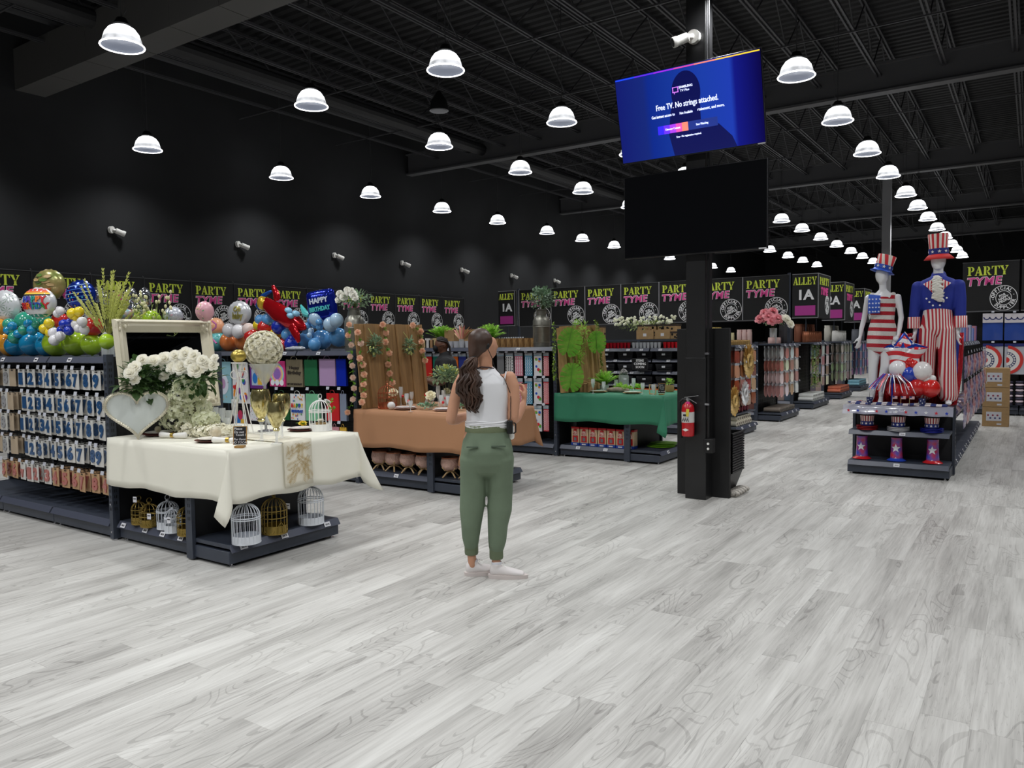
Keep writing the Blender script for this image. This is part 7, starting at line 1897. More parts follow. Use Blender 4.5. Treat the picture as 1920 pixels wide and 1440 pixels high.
for (px, py, r, c) in ((1684, 692, .1, (232, 230, 232)), (1729, 696, .105, (234, 230, 228)), (1699, 690, .05, (214, 40, 34)), (1713, 683, .05, (214, 40, 34)), (1706, 678, .05, (206, 34, 30)), (1714, 696, .045, (214, 40, 34)), (1704, 702, .09, (44, 70, 180)), (1718, 705, .06, (36, 60, 170)), (1720, 726, .1, (206, 38, 38)), (1745, 728, .1, (212, 40, 36)), (1738, 712, .045, (236, 234, 232)), (1742, 718, .045, (236, 234, 232)), (1748, 710, .04, (236, 234, 232)), (1700, 732, .09, (200, 34, 40)), (1678, 732, .08, (214, 40, 44))):
    p = ML(px, py, 9.82); p.z = max(p.z, r + .002); balloon_part(g, p, r, c)
g = thing('foil_centerpiece', 'blue white and silver spray centerpiece standing before the balloons', 'centerpiece', (9.72, 1.33, DK), NEG)
b = MB(); b.cyl((0, 0, 0), (0, 0, .32), .01, n=8); b.lathe([(.03, 0), (.035, .02), (.01, .03)], 12); b.build('stem', M((40, 60, 180), .2, .5), g)
for k in range(46):
    Q = random.Random(k); a = Q.uniform(0, 6.28); L = Q.uniform(.14, .24); e = Q.uniform(.3, 1.0)
    b = MB(); P = [(0, 0, .32), (math.cos(a) * L * .4, math.sin(a) * L * .4, .33 + .03 * e), (math.cos(a) * L * .85, math.sin(a) * L * .85, .26), (math.cos(a) * L * 1.1, math.sin(a) * L * 1.1, .1 + .1 * e)]
    b.tube(P, .0045, 4); b.build('foil_strand', M(((228, 230, 236), (40, 76, 190), (226, 226, 232), (200, 36, 50))[k % 4], .25, .3), g)
for i, y in enumerate((1.56, 1.02)):
    b = MB(); b.lathe([(.026, 0), (.036, .085), (.033, .085), (.023, .005)], 18, cap=False); g = thing('paper_cup', 'navy paper cup with white stars on the display front, %s one' % ('left', 'right')[i], 'cup', (9.70, y, DK)); b.build('cup_body', M((26, 38, 90), .5), g)
    b = MB()
    for k in range(14): a = k * 2.4; z = .015 + .005 * k; r_ = .0268 + z * .118; b.add([(r_ * math.cos(a + u / r_), r_ * math.sin(a + u / r_), z + w) for u, w in star_pts(.008)], [tuple(range(10))])
    b.build('star', WHITE, g, smooth=False)
for i, (px, py) in enumerate(((1674, 741), (1690, 730), (1706, 738))):
    p = PX(px, py, 9.7); g = thing('hand_flag', 'small paper flag with stripes at the display front, %s of three' % ('left', 'middle', 'right')[i], 'flag', (9.68, p.y, DK), NEG)
    b = MB(); b.cyl((0, 0, 0), (0, 0, .11), .002, n=5); b.build('stick', M((220, 190, 130)), g)
    b = MB(); b.box(0, .05, -.001, .001, .075, .108); b.build('flag_cloth', mat_fn('flag_stripes', lambda o, mt: mt('LESS_THAN', mt('FRACT', mt('MULTIPLY', o[2], 150.0)), .5), (200, 40, 50), (232, 230, 230)), g); b = MB(); b.box(0, .022, -.002, 0, .09, .108); b.build('blue_canton', M((36, 50, 120)), g)

# patriotic goods on the side bays, facing -Y
def sidepack(label, X, z, w, h, m, art=None, y=.70, name='hanging_pack', cat='pack', grp=None, tilt=0, d=.02, thk=.02):
    g = thing(name, label, cat, (X, y, z), tilt, grp)
    b = MB(); b.grid(lambda u, v: ((u - .5) * w, -.006 - thk * math.sin(PI * u) * math.sin(PI * v), -h * v), 5, 6); b.box(-w / 2, w / 2, -.006, 0, -h, 0); b.build('pack_body', m, g)
    if art: art(g, w, h)
    return g
for i in range(9):
    for z in (1.39, 1.08, .81): peg(10.5 + .55 * i, .66, z, .55, 'side peg hook on the costume gondola, %s column, %s row' % (ords[i], rl[{1.39: 0, 1.08: 1, .81: 2}[z]]), rot=0, grp='side peg hooks')
PATR = M((60, 70, 150), .3, c2=(222, 200, 210), scale=26, coat=.4); PATR2 = M((196, 60, 70), .3, c2=(228, 222, 226), scale=22, coat=.4)
for i in range(9):
    for r, z in enumerate((1.36, 1.05, .78)):
        sidepack('%s streamer pack on the costume gondola side, %s column, %s row' % (('blue white', 'red white')[(i + r) % 2], ords[i], rl[r]), 10.5 + .55 * i, z, .3, .26, PATR if (i + r) % 2 == 0 else PATR2, y=.66 - .0 * i, grp='patriotic packs %d' % r)
for i in range(14):
    b = MB(); Q = random.Random(i); b.ball((0, 0, .08), (.15, .1, .085), 10, 7, fn=lambda p: 1 + .1 * math.sin(11 * p.x + 7 * p.y)); o = b.build('wrapped_bundle', PATR2 if i % 2 else PATR); o.location = (10.35 + .37 * i, .86, .565); tag(o, 'crumpled plastic bundle on the low side shelf, %s from the front' % ords[i], 'bundle', 'plastic bundles on the low side shelf')
for i in range(8):
    b = MB(); b.box(-.14, .14, 0, .3, 0, .2 + .04 * (i % 2)); o = b.build('clear_bag', M(((150, 170, 220), (214, 150, 160), (196, 206, 226))[i % 3], .15, coat=.6, alpha=.75)); o.location = (10.5 + .6 * i, .78, 1.523); tag(o, 'clear bag of folded %s cloth on the tall side shelf, %s from front' % (('blue', 'red', 'pale')[i % 3], ords[i]), 'bag', 'clear bags on the tall side shelf')
# rear right wall of bunting packs and fans
def FX(px, py): return PX(px, py, 18.3)
for i, (x0, x1) in enumerate(((1843, 1880), (1884, 1920), (1924, 1960))):
    a = FX(x0, 590); c = FX(x1, 638); w = a.y - c.y
    g = thing('bunting_pack', 'blue bunting pack hanging high at the right wall, %s from the left' % ords[i], 'pack', (18.28, (a.y + c.y) / 2, a.z), NEG, 'blue bunting packs')
    h = a.z - c.z; b = MB(); b.grid(lambda u, v: ((u - .5) * w, -.01 - .02 * math.sin(PI * u) * math.sin(PI * v), -h * v), 5, 5); b.build('folded_bunting', M((44, 76, 160), .35, coat=.4), g)
    b = MB(); b.box(-w / 2, w / 2, -.036, -.0, -h * .32, 0.02); o = b.build('header_card', M((216, 210, 214), .5), g)
    b = MB()
    for k in range(3): ring(b, -w * .3 + w * .3 * k, -h * .1, .04, .06, 12, -.038, None, 180, 360)
    b.build('printed_swags', M((40, 50, 110)), o, smooth=False)
    peg(18.26, (a.y + c.y) / 2, a.z + .03, .52, 'peg hook above the blue bunting pack, %s from the left' % ords[i], grp='right wall peg hooks')
    a = FX(x0, 646); c = FX(x1, 702); w = (a.y - c.y); h = a.z - c.z
    g = thing('rosette_fan_pack', 'pleated red white and blue fan in a clear bag, %s from the left' % ords[i], 'pack', (18.27, (a.y + c.y) / 2, a.z), NEG, 'pleated fan packs')
    b = MB(); b.box(-w / 2, w / 2, -.004, 0, -h, 0); b.build('clear_bag', M((196, 198, 206), .2, coat=.6), g)
    b = MB(); b.box(-w / 2, w / 2, -.012, -.004, -.04, .02); b.build('header_card', M((36, 44, 110)), g)
    peg(18.25, (a.y + c.y) / 2, a.z + .03, .53, 'peg hook above the pleated fan pack, %s from the left' % ords[i], grp='right wall peg hooks')
    rr = w * .62; cx = -w * .5; cz = -h * .52
    for q, (r0, r1, c2) in enumerate(((.0, .2, (206, 50, 46)), (.2, .4, (230, 226, 222)), (.4, .58, (30, 40, 100)), (.58, .8, (232, 228, 224)), (.8, 1.0, (206, 54, 48)))):
        b = MB(); ring(b, cx + .03, cz, rr * r0 * 1.4, rr * r1 * 1.4, 20, -.014 - .001 * q, None, -84, 84); b.build('fan_ring', M(c2, .6), g, smooth=False)
    b = MB()
    for k in range(9): t = math.radians(-76 + 19 * k); b.add([(cx + .03 + rr * .685 * math.cos(t) + u, -.021, cz + rr * .685 * math.sin(t) + v) for u, v in star_pts(.026)], [tuple(range(10))])
    b.build('printed_star', WHITE, g, smooth=False)
    for k in range(2):
        p = FX(x0 + 8 + 20 * k, 718); g = thing('tinsel_garland_pack', 'striped black and pink ruffle garland low at the right wall, %s from left' % ords[2 * i + k], 'garland', (18.26, p.y, p.z), NEG, 'ruffle garlands')
        for j in range(9): b = MB(); b.lathe([(.06, 0), (.075, .02), (.06, .04)], 12, c=(0, 0, -.055 * j), fl=lambda a, t: 1 + .15 * math.sin(6 * a)); b.build('ruffle', M(((40, 36, 60), (226, 206, 216))[j % 2], .6), g)
# ============================================================ TELEVISIONS
def screen_mat():
    m = bpy.data.materials.new('lit_blue_screen'); m.use_nodes = True; nt = m.node_tree; b = nt.nodes['Principled BSDF']
    tc = nt.nodes.new('ShaderNodeTexCoord'); sp = nt.nodes.new('ShaderNodeSeparateXYZ'); nt.links.new(tc.outputs['Object'], sp.inputs[0])
    mr = nt.nodes.new('ShaderNodeMapRange'); mr.inputs['From Min'].default_value = -.72; mr.inputs['From Max'].default_value = .72; nt.links.new(sp.outputs[0], mr.inputs[0])
    cr = nt.nodes.new('ShaderNodeValToRGB'); e = cr.color_ramp.elements
    e[0].position = 0; e[0].color = lin((20, 30, 120)); e[1].position = 1; e[1].color = lin((10, 4, 76))
    for p, c in ((.2, (24, 44, 130)), (.24, (16, 46, 150)), (.36, (22, 56, 160)), (.62, (30, 66, 180)), (.8, (34, 66, 190)), (.83, (20, 26, 140))): e.new(p).color = lin(c)
    nt.links.new(mr.outputs[0], cr.inputs[0])
    b.inputs['Base Color'].default_value = (0, 0, 0, 1); b.inputs['Roughness'].default_value = .15
    nt.links.new(cr.outputs[0], b.inputs['Emission Color']); b.inputs['Emission Strength'].default_value = .62
    return m
def glow(c, s=.75): return M(c, .3, emit=s)
def tv(label, pos, rot, on):
    g = thing('television', label, 'television', pos, rot=rot)
    W2, H2 = .727, .415
    b = MB(); b.box(-W2, W2, 0, .035, -H2, H2); b.box(-.5, .5, .035, .07, -.3, .3); b.build('casing', M((16, 16, 18), .35), g, bevel=.004)
    b = MB(); b.box(-W2 + .008, W2 - .008, -.002, 0, -H2 + .014, H2 - .008); sc = b.build('screen', screen_mat() if on else M((6, 6, 7), .12, coat=.6), g)
    b = MB(); b.box(.65, .72, -.004, 0, -H2 + .0, -H2 + .012); b.build('sticker', M((220, 220, 222)), g)
    b = MB(); b.box(-.06, .06, .07, .19, -.06, .06); b.box(-.2, .2, .06, .08, -.2, .2); b.build('wall_mount', BLACK, g)
    b = MB(); b.box(W2, W2 + .003, 0, .03, -H2, H2); b.build('metal_edge', M((150, 150, 154), .25, .9), g)
    if on:
        # dark figure of a film still behind the writing
        b = MB(); b.add([(x, -.0035, z) for x, z in [(-.17, .0)] + arcpts(0.0, .16, .145, .2, 200, -20, 20) + [(.13, -.02), (.13, -.12), (.3, -.17), (.42, -.3), (.46, -.40), (-.16, -.40), (-.2, -.2), (-.15, -.14)]], [tuple(range(29))])
        b.build('film_still', M((10, 16, 84), .3, emit=.55), sc, smooth=False)
        cols = [(30, 70, 240), (90, 40, 220), (150, 40, 220), (210, 70, 160), (236, 130, 110), (240, 190, 60), (232, 200, 50)]
        for i, c in enumerate(cols):
            b = MB(); x0 = -W2 + .012 + i * (2 * W2 - .024) / 7; b.add([(x0, -.004, H2 - .026), (x0 + (2 * W2 - .024) / 7, -.004, H2 - .026), (x0 + (2 * W2 - .024) / 7, -.004, H2 - .014), (x0, -.004, H2 - .014)], [(0, 1, 2, 3)]); b.build('colour_bar', glow(c, .8), sc)
        b = MB(); o_, i_ = .032, .022
        for (x0, x1, z0, z1) in ((-.13, -.07, .178, .186), (-.13, -.07, .222, .23), (-.13, -.122, .178, .23), (-.078, -.07, .178, .23), (-.115, -.108, .165, .18)): b.box(x0, x1, -.006, -.004, z0, z1)
        b.build('logo_mark', glow((200, 120, 230)), sc)
        TXM = glow((214, 222, 250), .9)
        b = MB(); put_text(b, 'SAMSUNG', .03, (.005, -.005, .218), bold=.02); b.build('screen_text', TXM, sc, smooth=False)
        b = MB(); put_text(b, 'TV Plus', .03, (-.007, -.005, .186), bold=.0); b.build('screen_text', TXM, sc, smooth=False)
        b = MB(); put_text(b, 'Free TV. No strings attached.', .075, (0, -.005, .065), width=.62, bold=.008); b.build('screen_text', TXM, sc, smooth=False)
        b = MB(); put_text(b, 'Get instant access to', .04, (-.245, -.005, -.015), width=.24, bold=.0); b.build('screen_text', TXM, sc, smooth=False)
        b = MB(); put_text(b, 'Not Available', .034, (-.01, -.005, -.018), width=.13, bold=.0); b.build('screen_text', TXM, sc, smooth=False)
        b = MB(); put_text(b, 'rtainment, and more.', .04, (.235, -.005, -.012), width=.26, bold=.0); b.build('screen_text', TXM, sc, smooth=False)
        b = MB(); put_text(b, 'Discover Content', .028, (-.155, -.009, -.145), width=.15, bold=.0); b.build('screen_text', TXM, sc, smooth=False)
        b = MB(); put_text(b, 'Start Watching', .028, (.14, -.009, -.145), width=.12, bold=.0); b.build('screen_text', TXM, sc, smooth=False)
        b = MB(); put_text(b, 'Free \u2022 No registration required.', .026, (-.0, -.005, -.23), width=.25, bold=.0); b.build('screen_text', TXM, sc, smooth=False)
        for i, c in enumerate(((50, 40, 240), (100, 50, 235), (160, 60, 220), (214, 80, 170), (240, 130, 110))):
            b = MB(); b.box(-.31 + i * .062, -.31 + (i + 1) * .062, -.007, -.003, -.185, -.105); b.build('button_tile', glow(c, .8), sc)
        b = MB(); b.box(.0, .29, -.007, -.003, -.185, -.105); b.build('dark_button', M((40, 60, 150), .3, emit=.5), sc)
    return g
p1 = (PX(1154, 152, 7.1) + PX(1430, 86, 7.1) + PX(1441, 267, 7.3) + PX(1171, 311, 7.3)) / 4
tv('lit upper television with a blue Free TV screen, tilted down', (7.2, 2.80, 3.80), Euler((math.radians(13), 0, NEG), 'XYZ'), True)
tv('dark switched off lower television with a black screen', (7.3, 2.79, 2.85), (0, 0, NEG), False)
cu_ = camera_unit('security_camera', 'white bullet security camera on the black pillar above the lit television', (7.37, 2.79, 4.53), NEG, 1.1); cu_.scale = (-1, 1, 1)
# cable looped down beside the pillar
b = MB(); b.tube([(7.36, 2.66, 6.5), (7.355, 2.655, 5.2), (7.36, 2.66, 4.4), (7.34, 2.65, 4.25)], .005, 5); tag(b.build('power_cable', M((60, 60, 62))), 'thin cable running down the pillar behind the televisions', 'cable')
# fire extinguisher
g = thing('fire_extinguisher', 'red fire extinguisher hung on the black pillar', 'fire extinguisher', (7.295, 2.83, .64), NEG)
REDP = M((190, 20, 32), .3, coat=.5)
b = MB(); b.lathe([(.052, 0), (.06, .006), (.062, .02), (.062, .27), (.055, .31), (.03, .335), (.02, .345)], 26); b.build('cylinder', REDP, g)
b = MB(); b.lathe([(.0628, .14), (.0628, .245)], 26, cap=False, fl=lambda a, t: 1.0); lb = b.build('paper_label', M((206, 204, 200), .5), g)
b = MB()
for k in range(10): b.box(-.035 + .007 * k, -.031 + .007 * k, -.066, -.0632, .15 + .01 * (k % 3), .17 + .012 * (k % 3))
b.obox((-.01, -.066, .215), .03, .002, .02); b.build('label_print', INK, lb)
b = MB(); b.add([(-.035, -.0665, .07), (0, -.0665, .055), (.035, -.0665, .07), (0, -.0665, .085)], [(0, 1, 2, 3)]); b.build('white_diamond', WHITE, g)
b = MB(); b.cyl((0, 0, .34), (0, 0, .375), .018, n=12); b.box(-.012, .012, -.02, .02, .36, .38); b.build('valve', CHROME, g)
b = MB(); b.obox((.04, 0, .398), .15, .016, .006, (0, -.15, 0)); b.obox((.04, 0, .36), .12, .016, .006, (0, .5, 0)); b.build('squeeze_handle', CHROME, g)
b = MB(); b.tube([(-.01, 0, .365), (-.05, 0, .37), (-.085, 0, .34), (-.09, 0, .25), (-.08, 0, .12), (-.075, 0, .05)], .011, 8); b.cyl((-.075, 0, .09), (-.075, 0, -.02), .014, .02); b.build('hose', BLACK, g)
b = MB(); b.obox((.01, -.035, .31), .035, .004, .075, (0, .1, 0)); b.build('pink_tag', M((216, 50, 130), .5), g)
b = MB(); b.obox((.018, -.062, .24), .03, .003, .075, (0, .1, 0)); b.build('yellow_tag', M((216, 196, 70), .5), g)
b = MB(); b.box(-.03, .03, .055, .075, .2, .3); b.build('wall_bracket', BLACK, g)
# stacked shopping baskets behind the black panel
for i in range(16):
    b = MB(); z = .05 + .026 * i; w = .15
    b.add([(7.66, 2.57, z), (7.98, 2.57, z), (7.98, 2.80, z), (7.66, 2.80, z), (7.63, 2.50, z + .2), (8.01, 2.50, z + .2), (8.01, 2.85, z + .2), (7.63, 2.85, z + .2)], [(0, 3, 2, 1), (0, 1, 5, 4), (1, 2, 6, 5), (2, 3, 7, 6), (3, 0, 4, 7)])
    for (x0, x1, y0, y1) in ((7.625, 8.015, 2.492, 2.504), (7.625, 8.015, 2.846, 2.858), (7.625, 7.637, 2.492, 2.858), (8.003, 8.015, 2.492, 2.858)): b.box(x0, x1, y0, y1, z + .19, z + .206)
    tag(b.build('shopping_basket', M((24, 24, 26), .45), smooth=False, th=.003), 'black shopping basket in the nested stack behind the black panel, %s from the bottom' % (ords + ['fifteenth', 'sixteenth'])[i], 'shopping basket', 'nested shopping baskets')
for i in range(5):
    b = MB(); b.ball((0, 0, .035), (.035, .08, .035), 10, 6); o = b.build('patterned_roll', M((206, 200, 190), .7, c2=(80, 74, 70), scale=40)); o.location = (7.66 + .08 * i, 2.5, 0.0); tag(o, 'small patterned roll under the nested baskets, %s from the left' % ords[i], 'roll', 'rolls under the baskets')

# ============================================================ BALLOONS ON THE SHELF TOPS
def cluster(label, X, items, foils=(), zmin=GT, name='balloon_bouquet'):
    ps = [PX(x, y, X) for x, y, r, c in items]
    base = Vector((X, sum(p.y for p in ps) / len(ps), zmin))
    g = thing(name, label, 'balloons', base); Q = random.Random(len(items))
    for (x, y, r, c), p in zip(items, ps):
        dep = (p - Vector((0, 0, CH))).dot(_F); rr = r * dep / 1445
        xo = (.08 if r > 14 else -.06) + Q.uniform(-.02, .02)
        q = PX(x, y, X + xo) - base; q.z = max(q.z, rr * .98)
        b = MB(); ax = Vector((Q.uniform(-.3, .6), Q.uniform(-.5, .5), -1 if Q.random() < .6 else .3)).normalized()
        b.ball((0, 0, 0), rr, 20, 14, fn=lambda v: 1 + .07 * max(0, v.dot(ax)) ** 3)
        b.cyl(ax * rr * 1.04, ax * rr * 1.12, .006, .012, 8)
        b.v = [(v[0] + q.x, v[1] + q.y, v[2] + q.z) for v in b.v]
        b.build('balloon', M(c, .2, coat=.5), g)
    return g, base
def foil(g, base, px, py, rx, rz, X, mats, name='foil_balloon', art=None, th=.05, ribs=0):
    p = PX(px, py, X); dep = (p - Vector((0, 0, CH))).dot(_F); k = dep / 1445
    o = bpy.data.objects.new(name, None)
    q = p - base; rz_, rx_ = rz * k, rx * k
    b = MB(); vs = []; n = 40; rows = [(1, 0), (.94, .35), (.8, .65), (.55, .88), (.25, .98), (.001, 1)]
    for sg in (-1, 1):
        vs = []
        for s_, t in rows:
            for j in range(n):
                a = 2 * PI * j / n; wr = 1 + (.02 * math.sin(j * PI) if s_ > .9 else 0) + (.025 * (1 if j % 2 else -1) * (s_ > .75))
                vs.append((rx_ * s_ * math.cos(a), sg * (th + .03) * t * (1 + .04 * (j % 2)), rz_ * s_ * math.sin(a) * wr))
        b.add(vs, [(i * n + j, i * n + (j + 1) % n, (i + 1) * n + (j + 1) % n, (i + 1) * n + j) for i in range(5) for j in range(n)])
    T = Matrix.Translation(q) @ Matrix.Rotation(NEG + .5, 4, 'Z')
    b.v = [tuple(T @ Vector(v)) for v in b.v]
    f = b.build(name, mats, g, sharp=180)
    if art:
        y = -(th + .03) - .004
        def fr(X_, Y_, Z_):
            r2 = min(1, (X_ / rx_) ** 2 + (Z_ / rz_) ** 2); return tuple(T @ Vector((X_, Y_ - (th + .034) * max(.0, 1 - r2) ** .5 - .004, Z_)))
        art(f, rx_, rz_, fr)
    return f
def C(*a): return a
TEAL, TBL, LIME, YEL_, RED_, WHT_, BLUB, AMB = (52, 156, 128), (24, 138, 186), (160, 196, 40), (236, 208, 40), (206, 44, 40), (232, 230, 232), (32, 56, 176), (226, 158, 50)
def f_jungle(f, rx, rz, fr):
    b = MB(); Q = random.Random(3)
    for k in range(8): disc(b, 0, 0, 1, 0, n=3) if False else None
    for k in range(11):
        x, z = Q.uniform(-.6, .6) * rx, Q.uniform(-.6, .6) * rz; a = Q.uniform(0, 3)
        pts = [(x + math.cos(a + t) * .3 * rx * m_, z + math.sin(a + t) * .12 * rz * m_) for t, m_ in ((0, 1), (1.2, .8), (2.4, .9), (3.6, 1), (4.8, .7))]
        b.add([fr(u, -.001 * k, v) for u, v in pts], [tuple(range(5))], k % 3)
    put_text(b, 'HAPPY', .05, (0, -.014, -.4 * rz), 3, width=rx * .9, fr=fr, bold=.04); put_text(b, 'BIRTHDAY', .04, (0, -.014, -.62 * rz), 3, width=rx * .9, fr=fr, bold=.04)
    b.build('printed_pattern', [M((92, 128, 50)), M((190, 160, 110)), M((60, 70, 40)), M((206, 96, 40))], f, smooth=False)
def f_bday(f, rx, rz, fr):
    b = MB()
    for i, (z0, z1) in enumerate(((.9, .75), (.75, .64), (.64, .54), (.54, .46), (-.75, -.92))):
        n = 12; vs = []
        for k in range(n + 1):
            for z in (z0, z1): w = math.sqrt(max(0, 1 - z * z)) * .94; vs.append(fr(rx * w * (-1 + 2 * k / n), 0, rz * z))
        b.add(vs, [(2 * k, 2 * k + 1, 2 * k + 3, 2 * k + 2) for k in range(n)], (0, 1, 2, 3, 4)[i])
    for i, c in enumerate('HAPPY'): put_text(b, c, .075, ((i - 2) * .26 * rx, -.004, .2 * rz), (5, 6, 4, 1, 0)[i], fr=fr, bold=.05)
    for i, c in enumerate('BIRTHDAY'): put_text(b, c, .085, ((i - 3.5) * .19 * rx, -.004, -.24 * rz), (0, 0, 1, 6, 4, 5, 7, 0)[i], fr=fr, bold=.02)
    b.build('printed_words', [M((206, 44, 50)), M((232, 120, 40)), M((240, 200, 60)), M((30, 26, 30)), M((30, 150, 130)), M((40, 70, 180)), M((90, 60, 160)), M((60, 140, 60))], f, smooth=False)
def f_leafy(f, rx, rz, fr):
    b = MB(); Q = random.Random(7)
    for k in range(5):
        x, z = (-.45, .5, -.2, .45, .1)[k] * rx, (.3, .45, -.45, -.35, .0)[k] * rz
        for j in range(9): a = j * .7; b.add([fr(x, 0, z), fr(x + .28 * rx * math.cos(a + .1), 0, z + .28 * rz * math.sin(a + .1)), fr(x + .3 * rx * math.cos(a), 0, z + .3 * rz * math.sin(a))], [(0, 1, 2)])
    b.build('printed_leaves', M((70, 120, 70)), f, smooth=False)
def f_dots(cols, n=16, s=.07):
    def f(fb, rx, rz, fr):
        b = MB(); Q = random.Random(n)
        for k in range(n):
            a = Q.uniform(0, 6.28); r = Q.uniform(.1, .75); x, z = r * rx * math.cos(a), r * rz * math.sin(a)
            b.add([fr(x + s * rx * math.cos(t), 0, z + s * rz * math.sin(t)) for t in (0, 1.25, 2.5, 3.75, 5)], [tuple(range(5))], k % len(cols))
        b.build('printed_pattern', cols, fb, smooth=False)
    return f
def f_ribs(f, rx, rz, fr):
    b = MB()
    for i, z in enumerate((.6, .35, .1, -.15, -.4)):
        n = 14; vs = []
        for k in range(n + 1): w = math.sqrt(1 - z * z) * .85; u = -1 + 2 * k / n; vs += [fr(rx * w * u, 0, rz * (z + .12 * u)), fr(rx * w * u, 0, rz * (z + .12 * u + .035))]
        b.add(vs, [(2 * k, 2 * k + 1, 2 * k + 3, 2 * k + 2) for k in range(n)], i % 2)
    Q = random.Random(2)
    for k in range(14): a = Q.uniform(0, 6.28); r = Q.uniform(.2, .7); x, z = r * rx * math.cos(a), r * rz * math.sin(a); b.add([fr(x + .04 * rx * math.cos(t), -.002, z + .08 * rz * math.sin(t)) for t in (0, 1.5, 3, 4.5)], [(0, 1, 2, 3)], 2 + k % 3)
    b.build('printed_pattern', [M((150, 190, 240)), M((60, 120, 220)), M((220, 70, 60)), M((240, 210, 80)), M((80, 200, 220))], f, smooth=False)
def f_words(lines, mat):
    def f(fb, rx, rz, fr):
        b = MB()
        for t, z, w, s in lines: put_text(b, t, s, (0, -.003, z * rz), width=w * rx, fr=fr, bold=.03, shear=.2)
        b.build('printed_words', mat, fb, smooth=False)
    return f
WFOIL = M((216, 218, 220), .25, .25, bump=.3, scale=12)
SFOIL = M((190, 192, 198), .12, .95, bump=.5, scale=16)
Xb = 3.6
g, base = cluster('teal and blue balloon cluster with two foil balloons at the left edge', Xb, [C(2, 640, 20, AMB), C(0, 612, 14, AMB), C(20, 648, 20, AMB), C(48, 604, 20, TEAL), C(86, 608, 17, TEAL), C(62, 648, 24, TBL), C(30, 650, 20, TBL), C(88, 650, 20, TBL), C(17, 608, 11, TEAL), C(44, 619, 9, TEAL), C(27, 633, 11, TEAL), C(53, 607, 8, TBL), C(60, 619, 9, TBL), C(23, 611, 8, TBL), C(15, 619, 8, TBL), C(24, 619, 7, TEAL), C(34, 626, 8, TBL), C(67, 609, 7, TEAL)])
foil(g, base, 93, 534, 31, 29, Xb + .15, M((120, 132, 66), .25, .3, c2=(190, 160, 110), scale=6, bump=.2), 'jungle_foil_balloon', f_jungle)
foil(g, base, 74, 568, 33, 29, Xb - .06, WFOIL, 'birthday_foil_balloon', f_bday)
foil(g, base, 10, 574, 29, 30, Xb + .0, WFOIL, 'palm_foil_balloon', f_leafy)
g, base = cluster('red, yellow, blue and lime balloon cluster with a navy foil balloon', Xb, [C(105, 647, 24, LIME), C(143, 648, 26, LIME), C(172, 645, 20, LIME), C(200, 640, 14, LIME), C(112, 600, 15, RED_), C(175, 612, 18, RED_), C(83, 616, 9, YEL_), C(92, 606, 9, YEL_), C(94, 624, 9, YEL_), C(136, 588, 10, YEL_), C(148, 584, 9, YEL_), C(142, 594, 8, YEL_), C(113, 583, 8, WHT_), C(107, 588, 7, WHT_), C(101, 624, 10, WHT_), C(102, 638, 10, WHT_), C(113, 630, 9, WHT_), C(120, 608, 9, BLUB), C(131, 606, 9, BLUB), C(115, 619, 8, BLUB), C(129, 620, 9, BLUB), C(143, 608, 9, WHT_), C(154, 603, 9, WHT_), C(158, 618, 9, WHT_), C(147, 616, 8, WHT_)])
foil(g, base, 152, 554, 29, 29, Xb + .1, M((24, 52, 150), .15, .6, bump=.3, scale=14), 'navy_foil_balloon', f_ribs)
g, base = cluster('lime balloons with silver figure foil balloons behind the mirror', Xb + .3, [C(248, 602, 16, LIME), C(284, 600, 18, LIME), C(266, 612, 12, LIME)])
for (x, y, rx, rz) in ((185, 552, 10, 15), (197, 560, 8, 13), (246, 556, 8, 18), (272, 558, 9, 19), (258, 580, 16, 14)): foil(g, base, x, y, rx, rz, Xb + .45, SFOIL, 'silver_foil_balloon')
foil(g, base, 238, 590, 10, 11, Xb + .3, M((226, 120, 90), .25, c2=(120, 190, 200), scale=20), 'printed_foil_balloon')
foil(g, base, 325, 592, 17, 17, Xb + .5, M((206, 210, 220), .2, .3), 'pale_foil_balloon', f_dots([M((80, 110, 170)), M((220, 160, 180)), M((90, 160, 120))]))
foil(g, base, 384, 584, 16, 19, Xb + .5, M((226, 170, 180), .3), 'pink_foil_balloon', f_dots([M((250, 210, 200)), M((120, 170, 120)), M((230, 220, 150))]))
Xc = 6.5
PEA, TQ, ORG, LBL, DBL, PBL = (240, 176, 136), (110, 196, 196), (240, 140, 74), (96, 160, 216), (30, 52, 170), (176, 206, 232)
g, base = cluster('peach and turquoise balloons with pink curls right of the mirror', Xc, [C(403, 613, 17, PEA), C(406, 646, 19, TQ), C(388, 640, 16, TQ)])
b = MB(); b.tube([PX(398 + 8 * math.sin(t * 1.1), 602 + t * 6, Xc - .15) - base for t in range(8)], .012, 8); b.build('twisted_balloon', M((216, 120, 180), .25, coat=.4), g)
g, base = cluster('white and orange balloons under a round white baby foil balloon', Xc, [C(430, 643, 18, ORG), C(458, 641, 18, ORG), C(430, 619, 13, WHT_), C(447, 621, 13, WHT_), C(466, 618, 12, (236, 214, 206))])
foil(g, base, 449, 587, 23, 23, Xc, WFOIL, 'baby_foil_balloon', f_words((('Oh', .3, .6, .1), ('baby', -.25, .9, .12)), M((186, 176, 90), .3, .6)))
g, base = cluster('red, blue and yellow balloons carrying a red aeroplane foil balloon', Xc, [C(484, 610, 10, YEL_), C(496, 614, 13, RED_), C(503, 599, 12, LBL), C(488, 600, 10, LBL), C(523, 613, 14, DBL), C(517, 626, 11, YEL_), C(539, 628, 12, LBL), C(472, 630, 14, RED_), C(546, 645, 13, DBL), C(532, 646, 12, RED_), C(476, 644, 12, DBL), C(548, 636, 9, DBL), C(500, 640, 14, RED_)])
def aw(x, y, dx=0): return PX(x, y, Xc - .1 + dx) - base
RF = M((200, 26, 36), .12, .55, bump=.25, scale=9)
